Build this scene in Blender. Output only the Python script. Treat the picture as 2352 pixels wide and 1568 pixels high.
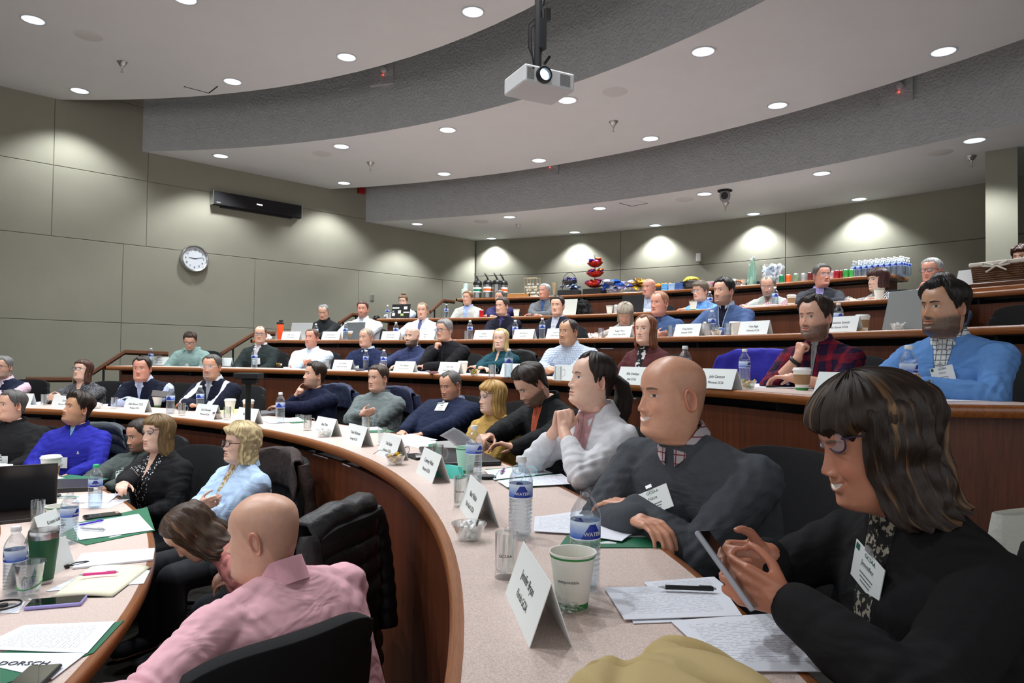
import bpy, bmesh, math, random
import numpy as np
from mathutils import Vector, Matrix, Euler, noise
from mathutils.bvhtree import BVHTree
random.seed(7); np.random.seed(7)
for o in list(bpy.data.objects): bpy.data.objects.remove(o)
S = bpy.context.scene; COL = S.collection
# ---------------------------------------------------------------- camera
F = 1590.0; CX, CY = 1176.0, 784.0
PITCH = math.atan(38.79/1590); ROLL = math.radians(.7438); CAMZ = 1.5
cp, sp, cr, sr = math.cos(PITCH), math.sin(PITCH), math.cos(ROLL), math.sin(ROLL)
Fw = Vector((0, cp, sp)); U0 = Vector((0, -sp, cp)); R0 = Vector((1, 0, 0))
Rt = R0*cr + U0*sr; Up = U0*cr - R0*sr
cam = bpy.data.cameras.new('camera'); camo = bpy.data.objects.new('camera', cam); COL.objects.link(camo)
M = Matrix((Rt, Up, -Fw)).transposed().to_4x4(); M.translation = (0, 0, CAMZ)
camo.matrix_world = M; cam.sensor_width = 36; cam.lens = F/2352*36; cam.clip_start = .02; cam.clip_end = 100
S.camera = camo
# ---------------------------------------------------------------- world and exposure
S.view_settings.view_transform = 'Standard'; S.view_settings.look = 'None'
S.view_settings.gamma = 1; S.view_settings.use_curve_mapping = False
S.view_settings.exposure = 0.2
W = bpy.data.worlds.new('world'); S.world = W; W.use_nodes = True
W.node_tree.nodes['Background'].inputs[0].default_value = (.98, .98, 1, 1)
W.node_tree.nodes['Background'].inputs[1].default_value = .95
LAMP_W = 150.0
# ---------------------------------------------------------------- geometry of the hall
CC = (-5.033, -.685)
RR = {1: 5.274, 2: 6.768, 3: 8.589, 4: 9.929, 5: 11.737, 6: 13.595}
HH = {1: .728, 2: 1.018, 3: 1.354, 4: 1.703, 5: 2.075, 6: 2.529}
FL = {k: HH[k]-.74 for k in HH}
FL[1] = 0.0
ZA, ZB, ZCc = CAMZ+3.326, CAMZ+2.862, CAMZ+2.40
def gth(t): return -.561*t-.751*t*t+.159*t**3
def rowpt(k, t, off=0):
    r = RR[k]+gth(t)+off
    return (CC[0]+r*math.sin(t), CC[1]+r*math.cos(t))
def polyc(co, t):
    return sum(c*t**i for i, c in enumerate(co))
def cpt(co, t, off=0):
    r = polyc(co, t)+off
    return (CC[0]+r*math.sin(t), CC[1]+r*math.cos(t))
CA = [9.681, -.952, -.649]; CBF = [10.404, -1.103, -.232]; CBB = [12.825, -1.251, -.009]; CCF = [13.402, -1.077, .14]; CW = [15.698, -1.026, .128]
def ray(u, v):
    x = (u-CX)/F; y = -(v-CY)/F
    return Rt*x+Up*y+Fw
def at_z(u, v, z):
    r = ray(u, v); t = (z-CAMZ)/r.z
    return Vector((0, 0, CAMZ))+r*t
def at_d(u, v, d): return Vector((0, 0, CAMZ))+ray(u, v)*d
def at_y(u, v, y):
    r = ray(u, v); return Vector((0, 0, CAMZ))+r*(y/r.y)
WN = Vector((-.6981, .7160, 0)); WOFF = WN.dot(Vector((-.78, 14.12, 0)))     # left wall plane
WD = Vector((.7160, .6981, 0))
def on_wall(u, v, off=0):
    r = ray(u, v); return Vector((0, 0, CAMZ))+r*((WOFF-off)/WN.dot(r))
# ---------------------------------------------------------------- materials
MATS = {}
def NT(m):
    m.use_nodes = True; nt = m.node_tree; return nt, nt.nodes['Principled BSDF']
def N(nt, typ, ins=None, **kw):
    n = nt.nodes.new(typ)
    for k, v in kw.items(): setattr(n, k, v)
    for k, v in (ins or {}).items():
        if hasattr(v, 'is_output'): nt.links.new(v, n.inputs[k])
        else: n.inputs[k].default_value = v
    return n
def c4(c): return (c[0], c[1], c[2], 1)
def lin(r, g, b):
    f = lambda x: ((x/255+.055)/1.055)**2.4 if x > 10 else x/255/12.92
    return (f(r), f(g), f(b))
def mix(nt, fac, a, b):
    n = nt.nodes.new('ShaderNodeMix'); n.data_type = 'RGBA'
    for i, v in ((0, fac), (6, a), (7, b)):
        if hasattr(v, 'is_output'): nt.links.new(v, n.inputs[i])
        else: n.inputs[i].default_value = v if i == 0 else c4(v)
    return n.outputs[2]
def mth(nt, op, a, b=0.0, c=0.0, clamp=False):
    n = nt.nodes.new('ShaderNodeMath'); n.operation = op; n.use_clamp = clamp
    for i, v in enumerate((a, b, c)):
        if hasattr(v, 'is_output'): nt.links.new(v, n.inputs[i])
        else: n.inputs[i].default_value = v
    return n.outputs[0]
def mat(name, col, rough=.6, metal=0, spec=.5, bump=None, var=None, trans=0, ior=1.45, emit=None, alpha=None, coat=0, sheen=0):
    """plain procedural material: colour with noise variation (scale, amount) and noise bump (scale, strength)"""
    if name in MATS: return MATS[name]
    m = bpy.data.materials.new(name); nt, p = NT(m); MATS[name] = m
    p.inputs['Base Color'].default_value = c4(col); p.inputs['Roughness'].default_value = rough
    p.inputs['Metallic'].default_value = metal; p.inputs['Specular IOR Level'].default_value = spec
    p.inputs['Transmission Weight'].default_value = trans; p.inputs['IOR'].default_value = ior
    p.inputs['Coat Weight'].default_value = coat; p.inputs['Sheen Weight'].default_value = sheen
    tc = N(nt, 'ShaderNodeTexCoord')
    if var:
        n = N(nt, 'ShaderNodeTexNoise', {'Vector': tc.outputs['Object'], 'Scale': var[0], 'Detail': 3})
        k = var[1]
        nt.links.new(mix(nt, n.outputs[0], [x*(1-k) for x in col], [min(1, x*(1+k)) for x in col]), p.inputs['Base Color'])
    if bump:
        n = N(nt, 'ShaderNodeTexNoise', {'Vector': tc.outputs['Object'], 'Scale': bump[0], 'Detail': 4})
        b = N(nt, 'ShaderNodeBump', {'Height': n.outputs[0], 'Strength': bump[1], 'Distance': bump[2] if len(bump) > 2 else .01})
        nt.links.new(b.outputs[0], p.inputs['Normal'])
    if emit:
        p.inputs['Emission Color'].default_value = c4(emit[0]); p.inputs['Emission Strength'].default_value = emit[1]
    if alpha is not None: p.inputs['Alpha'].default_value = alpha
    return m
# wall fabric, ceiling plaster
mwall = mat('fabric_wall_panel', lin(142, 140, 126), .95, spec=.1, bump=(260, .35, .004), var=(1.6, .10))
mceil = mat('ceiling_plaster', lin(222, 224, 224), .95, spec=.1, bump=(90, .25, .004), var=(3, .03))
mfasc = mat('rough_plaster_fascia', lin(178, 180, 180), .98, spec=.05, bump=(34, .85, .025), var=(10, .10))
mseam = mat('panel_seam', lin(80, 79, 72), .9)
mblack = mat('black_plastic', (.010, .010, .011), .45)
mblackm = mat('black_matte', (.008, .008, .009), .8)
mcarpet = mat('carpet', lin(62, 60, 56), 1, spec=.02, bump=(400, .8, .01), var=(140, .65))
mchrome = mat('brushed_metal', (.55, .55, .55), .28, metal=1)
msilver = mat('silver_plastic', (.45, .45, .46), .35, metal=.6)
mwhite = mat('white_plastic', (.75, .75, .74), .45)
def wood(name, a, b, rough, scale=(1.2, 1.2, 14), coat=0, ax=None):
    m = bpy.data.materials.new(name); nt, p = NT(m); MATS[name] = m
    tc = N(nt, 'ShaderNodeTexCoord'); mp = N(nt, 'ShaderNodeMapping', {'Vector': tc.outputs['UV'], 'Scale': scale})
    n = N(nt, 'ShaderNodeTexNoise', {'Vector': mp.outputs[0], 'Scale': 6, 'Detail': 6, 'Roughness': .65, 'Distortion': .6})
    w = N(nt, 'ShaderNodeTexNoise', {'Vector': mp.outputs[0], 'Scale': 1.1, 'Detail': 2})
    f = mth(nt, 'ADD', mth(nt, 'MULTIPLY', n.outputs[0], .65), mth(nt, 'MULTIPLY', w.outputs[0], .35))
    r = N(nt, 'ShaderNodeMapRange', {'Value': f, 'From Min': .35, 'From Max': .65})
    nt.links.new(mix(nt, r.outputs[0], a, b), p.inputs['Base Color'])
    p.inputs['Roughness'].default_value = rough; p.inputs['Coat Weight'].default_value = coat
    p.inputs['Coat Roughness'].default_value = .2
    return m
mnose = wood('oak_nosing', lin(108, 58, 24), lin(162, 98, 48), .33, (3, 40, 1), .4)
mpanel = wood('mahogany_panel', lin(70, 32, 13), lin(108, 54, 25), .5, (14, 1.2, 1), .05)
mrail = wood('dark_oak_rail', lin(70, 38, 20), lin(110, 64, 36), .3, (3, 20, 1), .4)
def laminate():
    m = bpy.data.materials.new('beige_laminate'); nt, p = NT(m)
    tc = N(nt, 'ShaderNodeTexCoord')
    n = N(nt, 'ShaderNodeTexNoise', {'Vector': tc.outputs['Object'], 'Scale': 420, 'Detail': 2})
    r = N(nt, 'ShaderNodeMapRange', {'Value': n.outputs[0], 'From Min': .35, 'From Max': .65})
    nt.links.new(mix(nt, r.outputs[0], lin(192, 170, 160), lin(224, 204, 195)), p.inputs['Base Color'])
    p.inputs['Roughness'].default_value = .42; return m
mlam = laminate()
# ---------------------------------------------------------------- mesh helpers
def tag(o, label=None, cat=None, group=None, kind=None):
    if label: o['label'] = label
    if cat: o['category'] = cat
    if group: o['group'] = group
    if kind: o['kind'] = kind
    return o
def empty(name, loc=(0, 0, 0), rz=0, label=None, cat=None, group=None):
    o = bpy.data.objects.new(name, None); o.empty_display_size = .05; COL.objects.link(o)
    o.location = loc; o.rotation_euler = (0, 0, rz); return tag(o, label, cat, group)
class MB:
    def __init__(s): s.v = []; s.f = []; s.m = []; s.uv = []; s.n = 0
    def add(s, v, f, mi=0, uv=None):
        s.v.extend([tuple(x) for x in v]); b = s.n; s.n += len(v)
        s.f.extend([tuple(i+b for i in q) for q in f]); s.m.extend([mi]*len(f))
        s.uv.extend(uv if uv is not None else [(x[0], x[2] if len(x) > 2 else 0) for x in v])
        return s
    def box(s, c, d, R=None, mi=0):
        v = [Vector((sx*d[0]/2, sy*d[1]/2, sz*d[2]/2)) for sx in (-1, 1) for sy in (-1, 1) for sz in (-1, 1)]
        v = [(R @ p if R else p)+Vector(c) for p in v]
        return s.add(v, [(0, 1, 3, 2), (4, 6, 7, 5), (0, 4, 5, 1), (2, 3, 7, 6), (0, 2, 6, 4), (1, 5, 7, 3)], mi)
    def tube(s, pts, r, n=8, mi=0, cap=True, closed=False):
        pts = [Vector(p) for p in pts]; rs = r if isinstance(r, (list, tuple)) else [r]*len(pts)
        v = []; L = len(pts); up = None
        for i, p in enumerate(pts):
            a = pts[(i-1) % L] if closed or i else p; b = pts[(i+1) % L] if closed or i < L-1 else p
            d = (b-a).normalized() if (b-a).length > 1e-9 else Vector((0, 0, 1))
            if up is None: up = d.orthogonal().normalized()
            up = (up-d*up.dot(d)).normalized(); w = d.cross(up)
            for j in range(n):
                t = 2*math.pi*j/n; v.append(p+(up*math.cos(t)+w*math.sin(t))*rs[i])
        f = []
        for i in range(L if closed else L-1):
            for j in range(n):
                k = (i+1) % L; f.append((i*n+j, i*n+(j+1) % n, k*n+(j+1) % n, k*n+j))
        if cap and not closed: f.append(tuple(range(n))[::-1]); f.append(tuple((L-1)*n+j for j in range(n)))
        return s.add(v, f, mi, [(i/n, i % n/n) for i in range(len(v))])
    def lathe(s, prof, n=24, c=(0, 0, 0), mi=0, R=None, mis=None):
        v = []; f = []; c = Vector(c)
        for r, z in prof:
            for j in range(n):
                t = 2*math.pi*j/n; p = Vector((r*math.cos(t), r*math.sin(t), z)); v.append((R @ p if R else p)+c)
        uv = [(j/n, i/max(1, len(prof)-1)) for i in range(len(prof)) for j in range(n)]
        b0 = len(s.f)
        for i in range(len(prof)-1):
            for j in range(n): f.append((i*n+j, i*n+(j+1) % n, (i+1)*n+(j+1) % n, (i+1)*n+j))
        s.add(v, f, mi, uv)
        if mis:
            for i, q in enumerate(mis):
                for j in range(n): s.m[b0+i*n+j] = q
        return s
    def disc(s, c, r, n=20, mi=0, R=None, z=0, flip=False):
        c = Vector(c); v = []
        for j in range(n):
            t = 2*math.pi*j/n; p = Vector((r*math.cos(t), r*math.sin(t), z)); v.append((R @ p if R else p)+c)
        return s.add(v, [tuple(range(n))[::-1] if flip else tuple(range(n))], mi)
    def prism(s, poly, h, c=(0, 0, 0), R=None, mi=0):
        n = len(poly); c = Vector(c); v = []
        for z in (0, h):
            for x, y in poly: p = Vector((x, y, z)); v.append((R @ p if R else p)+c)
        f = [tuple(range(n))[::-1], tuple(range(n, 2*n))]+[(i, (i+1) % n, n+(i+1) % n, n+i) for i in range(n)]
        return s.add(v, f, mi)
    def grid(s, P, mi=0, wrap=False):
        """P[i][j] points"""
        a, b = len(P), len(P[0]); v = [p for r in P for p in r]; f = []
        for i in range(a-1):
            for j in range(b if wrap else b-1):
                f.append((i*b+j, i*b+(j+1) % b, (i+1)*b+(j+1) % b, (i+1)*b+j))
        return s.add(v, f, mi, [(j/max(1, b-1), i/max(1, a-1)) for i in range(a) for j in range(b)])
    def build(s, name, mats, parent=None, smooth=False, bevel=0, seg=2, loc=None, uv=False):
        me = bpy.data.meshes.new(name); me.from_pydata(s.v, [], s.f)
        mats = mats if isinstance(mats, (list, tuple)) else [mats]
        for m in mats: me.materials.append(m)
        if len(mats) > 1: me.polygons.foreach_set('material_index', s.m)
        L = me.uv_layers.new(name='UVMap')
        idx = np.empty(len(me.loops), dtype=np.int32); me.loops.foreach_get('vertex_index', idx)
        L.data.foreach_set('uv', np.array(s.uv, dtype=np.float32)[idx].ravel())
        if smooth: me.polygons.foreach_set('use_smooth', [True]*len(me.polygons))
        me.update(); o = bpy.data.objects.new(name, me); COL.objects.link(o)
        if parent: o.parent = parent
        if loc is not None: o.location = loc
        if bevel:
            b = o.modifiers.new('bevel', 'BEVEL'); b.width = bevel; b.segments = seg; b.limit_method = 'ANGLE'; b.angle_limit = .6
        if smooth:
            try: me.set_sharp_from_angle(angle=math.radians(50))
            except Exception: pass
        return o
def rot(z=0, x=0, y=0): return (Matrix.Rotation(z, 3, 'Z') @ Matrix.Rotation(x, 3, 'X') @ Matrix.Rotation(y, 3, 'Y'))
def copy_tree(o, parent=None):
    c = o.copy(); COL.objects.link(c)
    if parent: c.parent = parent
    for ch in list(o.children): copy_tree(ch, c)
    return c
def text_obj(body, size, m, parent, loc, R, name='lettering', align='CENTER', ext=.0004, sx=1.0, space=1.0):
    cu = bpy.data.curves.new(name, 'FONT'); cu.body = body; cu.size = size; cu.align_x = align; cu.align_y = 'CENTER'
    cu.extrude = ext; cu.space_line = space; cu.resolution_u = 2
    o = bpy.data.objects.new(name, cu); COL.objects.link(o)
    dg = bpy.context.evaluated_depsgraph_get(); me = bpy.data.meshes.new_from_object(o.evaluated_get(dg))
    bpy.data.objects.remove(o); me.materials.clear(); me.materials.append(m)
    n = bpy.data.objects.new(name, me); COL.objects.link(n); n.parent = parent
    n.matrix_local = Matrix.Translation(loc) @ R.to_4x4() @ Matrix.Diagonal((sx, 1, 1, 1)); return n
# ================================================================= ROOM SHELL
def struct(name, mb, m, **k):
    o = mb.build(name, m, **k); o['kind'] = 'structure'; return o
# ceilings: each slab is a thick curved band
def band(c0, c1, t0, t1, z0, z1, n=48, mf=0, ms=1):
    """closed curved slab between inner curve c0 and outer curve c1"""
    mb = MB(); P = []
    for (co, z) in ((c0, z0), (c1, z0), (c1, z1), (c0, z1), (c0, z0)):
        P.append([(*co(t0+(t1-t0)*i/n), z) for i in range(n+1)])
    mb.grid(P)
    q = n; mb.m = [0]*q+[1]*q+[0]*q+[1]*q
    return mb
tA0, tA1 = -.5, 1.6
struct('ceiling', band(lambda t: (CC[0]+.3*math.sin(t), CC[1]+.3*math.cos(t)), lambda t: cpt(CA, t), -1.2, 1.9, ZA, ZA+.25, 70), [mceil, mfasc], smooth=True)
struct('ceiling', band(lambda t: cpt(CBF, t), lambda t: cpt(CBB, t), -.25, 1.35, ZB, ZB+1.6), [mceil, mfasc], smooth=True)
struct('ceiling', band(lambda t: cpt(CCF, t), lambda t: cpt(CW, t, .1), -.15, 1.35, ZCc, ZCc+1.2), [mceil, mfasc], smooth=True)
mb = MB(); mb.box((-1, 6, ZA+1.6), (26, 24, .1)); struct('ceiling', mb, mblackm)
# left wall (flat) with raised fabric panels split by grooves
def wall_pt(s, z): p = Vector((-.78, 14.12, 0))-WD*s; return Vector((p.x, p.y, z))
hz = [-.1, .93, 1.92, 3.02, 3.95, 5.0, 6.4]
def wall_s(u, v): p = on_wall(u, v); return (Vector((-.78, 14.12, 0))-p).dot(WD)
cols_ = [0, 2.05, 4.1, 6.2, 8.3, 10.4, 12.5, 15]
s588, s285 = wall_s(588, 520), wall_s(285, 500); ds = s285-s588
cols = [s588-ds*2, s588-ds, s588, s285, s285+ds, s285+2*ds, s285+3*ds, s285+4*ds]
cols = [0]+[c for c in cols if c > .3]
mb = MB(); mb.box((0, 0, 0), (.01, .01, .01)); mb = MB()
mb.add([wall_pt(-.2, -.1)+WN*.010, wall_pt(18, -.1)+WN*.010, wall_pt(18, 6.4)+WN*.010, wall_pt(-.2, 6.4)+WN*.010], [(0, 3, 2, 1)], 1)
top_cols = [0, wall_s(340, 400), wall_s(125, 300)]; top_cols.append(top_cols[2]*2-top_cols[1]); top_cols.append(18)
for r in range(len(hz)-1):
    cs = cols if r < 3 else top_cols
    if r < 3 and cs[-1] < 17: cs = cs+[18]
    for i in range(len(cs)-1):
        a, b, z0, z1 = cs[i]+.001, cs[i+1]-.001, hz[r]+.001, hz[r+1]-.001; g = .006
        if b-a < .05: continue
        v = [wall_pt(a, z0)+WN*.008, wall_pt(b, z0)+WN*.008, wall_pt(b, z1)+WN*.008, wall_pt(a, z1)+WN*.008,
             wall_pt(a+g, z0+g)-WN*.0, wall_pt(b-g, z0+g), wall_pt(b-g, z1-g), wall_pt(a+g, z1-g)]
        mb.add(v, [(4, 7, 6, 5), (0, 4, 5, 1), (1, 5, 6, 2), (2, 6, 7, 3), (3, 7, 4, 0)])
struct('wall_left', mb, [mwall, mseam])
# curved back wall with panels
mb = MB(); n = 60; t0, t1 = .281, 1.5
mb.grid([[(*cpt(CW, t0+(t1-t0)*i/n, .012), z) for i in range(n+1)] for z in (1.0, 5.5)], 1)
tse = [t0]
def th_of(p): return math.atan2(p.x-CC[0], p.y-CC[1])
def wall_theta(u, v):
    lo, hi = .25, 1.2
    for _ in range(30):
        m_ = (lo+hi)/2; x, y = cpt(CW, m_)
        r = ray(u, v)
        if x/y < r.x/r.y: lo = m_
        else: hi = m_
    return lo
ts = [t0, wall_theta(1425, 600), wall_theta(1804, 560)]; dt = ts[2]-ts[1]
ts += [ts[2]+dt, ts[2]+2*dt, 1.5]
for za, zb in ((1.0, 3.17), (3.17, 3.96)):
    for i in range(len(ts)-1):
        a, b = ts[i]+.0003, ts[i+1]-.0003; k = 12
        mb.grid([[(*cpt(CW, a+(b-a)*j/k, o_), z) for j in range(k+1)] for z, o_ in ((za+.002, .008), (za+.008, 0), (zb-.008, 0), (zb-.002, .008))])
struct('wall_back', mb, [mwall, mseam], smooth=True)
# pier at the right
pa, pb = at_z(2263, 348, ZCc), at_z(2337, 337, ZCc)
dv = Vector((pa.x, pa.y, 0)).normalized()
def pierpoly(q): return [(pa.x+q, pa.y+q), (pb.x-q, pb.y+q), (pb.x-q+dv.x*1.7, pb.y+dv.y*1.7), (pa.x+q+dv.x*1.9, pa.y+dv.y*1.9)]
mb = MB(); mb.prism(pierpoly(0), 1.78, (0, 0, 2.125)); mb.prism(pierpoly(0), 2.12, (0, 0, 0)); mb.prism(pierpoly(.006), 3.85, (0, 0, .02), mi=1)
struct('wall_right', mb, [mwall, mseam])
mb = MB(); mb.box((pb.x+3.1, pb.y+1.3, 2.0), (4.2, .1, 4.2)); struct('wall_right', mb, mwall)
# floors: stepped tiers
def polyband(z, ra, rb, ta, tb, n=50, thick=.3):
    mb = MB(); P = []
    for (fn, zz) in ((ra, z-thick), (rb, z-thick), (rb, z), (ra, z), (ra, z-thick)):
        P.append([(*fn(ta+(tb-ta)*i/n), zz) for i in range(n+1)])
    mb.grid(P); return mb
PN = .07     # front panel sits this far behind the nosing
T0, T1 = -.55, 1.62
mb = MB(); mb.box((-2, 2, -.06), (22, 16, .12)); struct('floor', mb, mcarpet)
for k in (2, 3, 4, 5, 6):
    ra = (lambda t, k=k: rowpt(k, t, PN+.03))
    rb = (lambda t, k=k: rowpt(k+1, t, PN+.03)) if k < 6 else (lambda t: cpt(CW, t, .15))
    if k == 6:
        pass
    struct('floor', polyband(FL[k], ra, rb, T0, T1, thick=FL[k]+.1), mcarpet)
# ================================================================= DESKS
def seg_pt(k, t, off, end):
    """desk outline point with the end cut leaning along x for the third row"""
    return rowpt(k, t, off)
def desk(k, ta, tb, depth, label, inner_nose=True, tb_out=None, ta_out=None, sh=1):
    z = HH[k]; root = empty('curved_desk', (*rowpt(k, (ta+tb)/2, .3), FL[k]), 0, label, 'desk')
    root.location = (0, 0, 0)
    n = 72; tb_out = tb if tb_out is None else tb_out; ta_out = ta if ta_out is None else ta_out
    def pt(i, off):
        q = off/depth; a = ta+(ta_out-ta)*q; b = tb+(tb_out-tb)*q
        return rowpt(k, a+(b-a)*i/n, off)
    def sweep(prof, name, m, smooth=True, i0=0, i1=n, ulen=True):
        mb = MB(); L = len(prof); v = []; uv = []
        acc = 0; last = None
        for i in range(i0, i1+1):
            p0 = Vector(pt(i, prof[0][0]))
            if last is not None: acc += (p0-last).length
            last = p0
            for j, (o_, zz) in enumerate(prof): v.append((*pt(i, o_), zz)); uv.append((acc, j/L*.3))
        f = []
        for i in range(i1-i0):
            for j in range(L): f.append((i*L+j, i*L+(j+1) % L, (i+1)*L+(j+1) % L, (i+1)*L+j))
        f.append(tuple(range(L))[::-1]); f.append(tuple((i1-i0)*L+j for j in range(L)))
        mb.add(v, f, 0, uv); return mb.build(name, m, root, smooth)
    nw = .028
    sweep([(nw, z-.036), (nw, z), (depth-nw, z), (depth-nw, z-.036)], 'desktop', mlam, False)
    def nose(o0, s): return [(o0+s*nw, z-.046), (o0+s*nw, z+.0005), (o0+s*.010, z), (o0+s*.002, z-.006), (o0, z-.018), (o0+s*.002, z-.036), (o0+s*.009, z-.046)]
    sweep(nose(0, 1), 'edge_trim', mnose); sweep(nose(depth, -1), 'edge_trim', mnose)
    # rounded end trims
    for i in (0, n):
        p0, p1 = Vector(pt(i, 0)), Vector(pt(i, depth)); dd = (p1-p0).normalized(); s_ = -1 if i == 0 else 1
        q = Vector(pt(1, 0))-Vector(pt(0, 0)) if i == 0 else Vector(pt(n, 0))-Vector(pt(n-1, 0)); q.normalize()
        mb = MB(); prof = [(0, -.046), (0, .0005), (.02, 0), (.027, -.006), (.03, -.018), (.028, -.036), (.02, -.046)]
        P = [[(*(p+q*s_*a), z+b) for a, b in prof] for p in (p0, p0+dd*.1, p1-dd*.1, p1)]
        mb.grid(P, wrap=True); mb.build('edge_trim', mnose, root, True)
    fl = FL[k-1] if k > 1 else 0.0
    if k == 1: fl = 0
    sweep([(PN, fl), (PN, z-.095), (PN+.02, z-.095), (PN+.02, fl)], 'front_panel', mpanel, False, 1, n-1)
    sweep([(PN+.01, z-.115), (PN+.01, z-.105), (depth*.72, z-.105), (depth*.72, z-.115)], 'under_shelf', mblackm, False, 1, n-1)
    sweep([(.34, z-.115), (.34, z-.04), (.35, z-.04), (.35, z-.115)], 'gap_shade_board', mblackm, False, 1, n-1)  # black board added so the gap under the desktop looks dark
    for i in (1, n-1):
        p0, p1 = Vector(pt(i, PN+.01)), Vector(pt(i, depth-.06)); c = (p0+p1)/2; d_ = (p1-p0); a = math.atan2(d_.y, d_.x)
        mb = MB(); mb.box((c.x, c.y, (fl+z-.046)/2), (d_.length, .03, z-.046-fl), rot(a)); mb.build('end_panel', mpanel, root)
    for q in range(1, 9):
        i = int(n*q/9); p0, p1 = Vector(pt(i, PN+.02)), Vector(pt(i, depth*.7)); c = (p0+p1)/2; d_ = (p1-p0); a = math.atan2(d_.y, d_.x)
        mb = MB(); mb.box((c.x, c.y, z-.075), (d_.length, .02, .058), rot(a)); mb.build('bracket', mblackm, root)
    return root
DW = .60
def th_px(k, u, v, off=0):
    p = at_z(u, v, HH[k]); return math.atan2(p.x-CC[0], p.y-CC[1])
desk(1, -.25, 1.32, .60, 'front curved beige laminate desk at the lower left')
desk(2, -.35, 1.50, .60, 'long curved beige laminate desk sweeping from the left edge to the bottom centre')
desk(3, .05, 1.112, .60, 'curved desk on the third tier ending beside the aisle at the right edge', tb_out=1.15)
desk(4, th_px(4, 614, 781), 1.30, .60, 'curved desk on the fourth tier, its top level with the camera')
desk(5, th_px(5, 869, 732), 1.30, .60, 'curved desk on the fifth tier in front of the snack counter')
desk(6, th_px(6, 1044, 684), th_px(6, 2046, 630), .60, 'rear curved counter desk laden with snacks and drinks along the back wall')
# ================================================================= DOWNLIGHTS
mtrim = mat('lamp_trim', (.62, .63, .64), .35)
mglow = mat('lamp_glow', (.9, .95, 1), .5, emit=((.80, .91, 1), 1.5))
mrefl = mat('lamp_reflector', (.8, .85, .9), .3, emit=((.75, .88, 1), .75))
def downlight(p, group, label, w=1.0):
    r = empty('ceiling_downlight', p, 0, label, 'ceiling light', group)
    mb = MB(); mb.lathe([(.098, .0), (.115, -.002), (.116, -.008), (.112, -.010), (.1, -.006), (.098, .0)], 28); mb.build('trim_ring', mtrim, r, True)
    mb = MB(); mb.lathe([(.099, -.005), (.085, -.0035)], 28); mb.build('reflector', mrefl, r, True)
    mb = MB(); mb.disc((0, 0, -.0035), .085, 28, flip=True); mb.build('lamp_lens', mglow, r)
    li = bpy.data.lights.new('downlight_lamp', 'SPOT'); li.energy = LAMP_W*w; li.spot_size = math.radians(116); li.spot_blend = .55
    li.shadow_soft_size = .07; li.color = (.93, .97, 1)
    lo = bpy.data.objects.new('downlight_lamp', li); COL.objects.link(lo); lo.parent = r; lo.location = (0, 0, -.03)
    return r
ORD = ('leftmost', 'second from left', 'third from left', 'fourth from left', 'fifth from left', 'rightmost')
for zz_, pn_, rows_, w_ in ((ZA, 'foremost', (('front row', [(76, 45), (425, -3)]), ('rear row', [(183, 208), (534, 187), (796, 131), (1086, 27)])), 1),
    (ZB, 'middle', (('front row', [(507, 358), (784, 336), (1028, 298), (1303, 230), (1615, 118)]), ('rear row', [(790, 420), (1020, 399), (1238, 368), (1494, 318), (1786, 242), (2167, 118)])), 1),
    (ZCc, 'rearmost', (('front row', [(958, 514), (1170, 498), (1377, 478), (1618, 445), (1887, 398), (2238, 322)]), ('row by the back wall', [(1129, 547), (1320, 533), (1505, 517), (1731, 491), (1973, 457)])), .9)):
    for rn_, qs_ in rows_:
        for i_, q in enumerate(qs_): downlight(at_z(*q, zz_), 'downlights in the %s ceiling panel' % pn_, 'round downlight, %s in the %s of the %s panel' % (ORD[i_] if i_ < len(qs_)-1 else 'rightmost', rn_, pn_), w_)
for rr_, tt in ((8.40, .76), (7.05, .52), (6.85, .80), (5.6, .1), (5.5, .42), (5.35, .74), (3.6, .3), (3.5, .8), (2, .6)):  # unseen lamps added to throw light on the foreground
    downlight((CC[0]+rr_*math.sin(tt), CC[1]+rr_*math.cos(tt), ZA), 'added fill downlights out of view over the stage', 'added unseen fill downlight over the front of the room')
# ================================================================= PEOPLE
def attr_mat(name, rough=.5, sss=0.0, spec=.4, bump=(300, .1, .001), var=None):
    if name in MATS: return MATS[name]
    m = bpy.data.materials.new(name); nt, p = NT(m); MATS[name] = m
    a = N(nt, 'ShaderNodeVertexColor', layer_name='Col'); tc = N(nt, 'ShaderNodeTexCoord')
    src = a.outputs[0]
    if var:
        n = N(nt, 'ShaderNodeTexNoise', {'Vector': tc.outputs['Object'], 'Scale': var[0], 'Detail': 3})
        f = N(nt, 'ShaderNodeMapRange', {'Value': n.outputs[0], 'From Min': .3, 'From Max': .7, 'To Min': 1-var[1], 'To Max': 1+var[1]})
        g = N(nt, 'ShaderNodeVectorMath', {0: src, 3: f.outputs[0]}, operation='SCALE'); src = g.outputs[0]
    nt.links.new(src, p.inputs['Base Color'])
    p.inputs['Roughness'].default_value = rough; p.inputs['Specular IOR Level'].default_value = spec
    if sss: p.inputs['Subsurface Weight'].default_value = sss; p.inputs['Subsurface Radius'].default_value = (.012, .005, .003); p.inputs['Subsurface Scale'].default_value = 1.0
    n = N(nt, 'ShaderNodeTexNoise', {'Vector': tc.outputs['Object'], 'Scale': bump[0], 'Detail': 4})
    b = N(nt, 'ShaderNodeBump', {'Height': n.outputs[0], 'Strength': bump[1], 'Distance': bump[2]})
    nt.links.new(b.outputs[0], p.inputs['Normal']); return m
mskin = attr_mat('skin', .40, .0, .5, (220, .25, .001), (60, .05))
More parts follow.
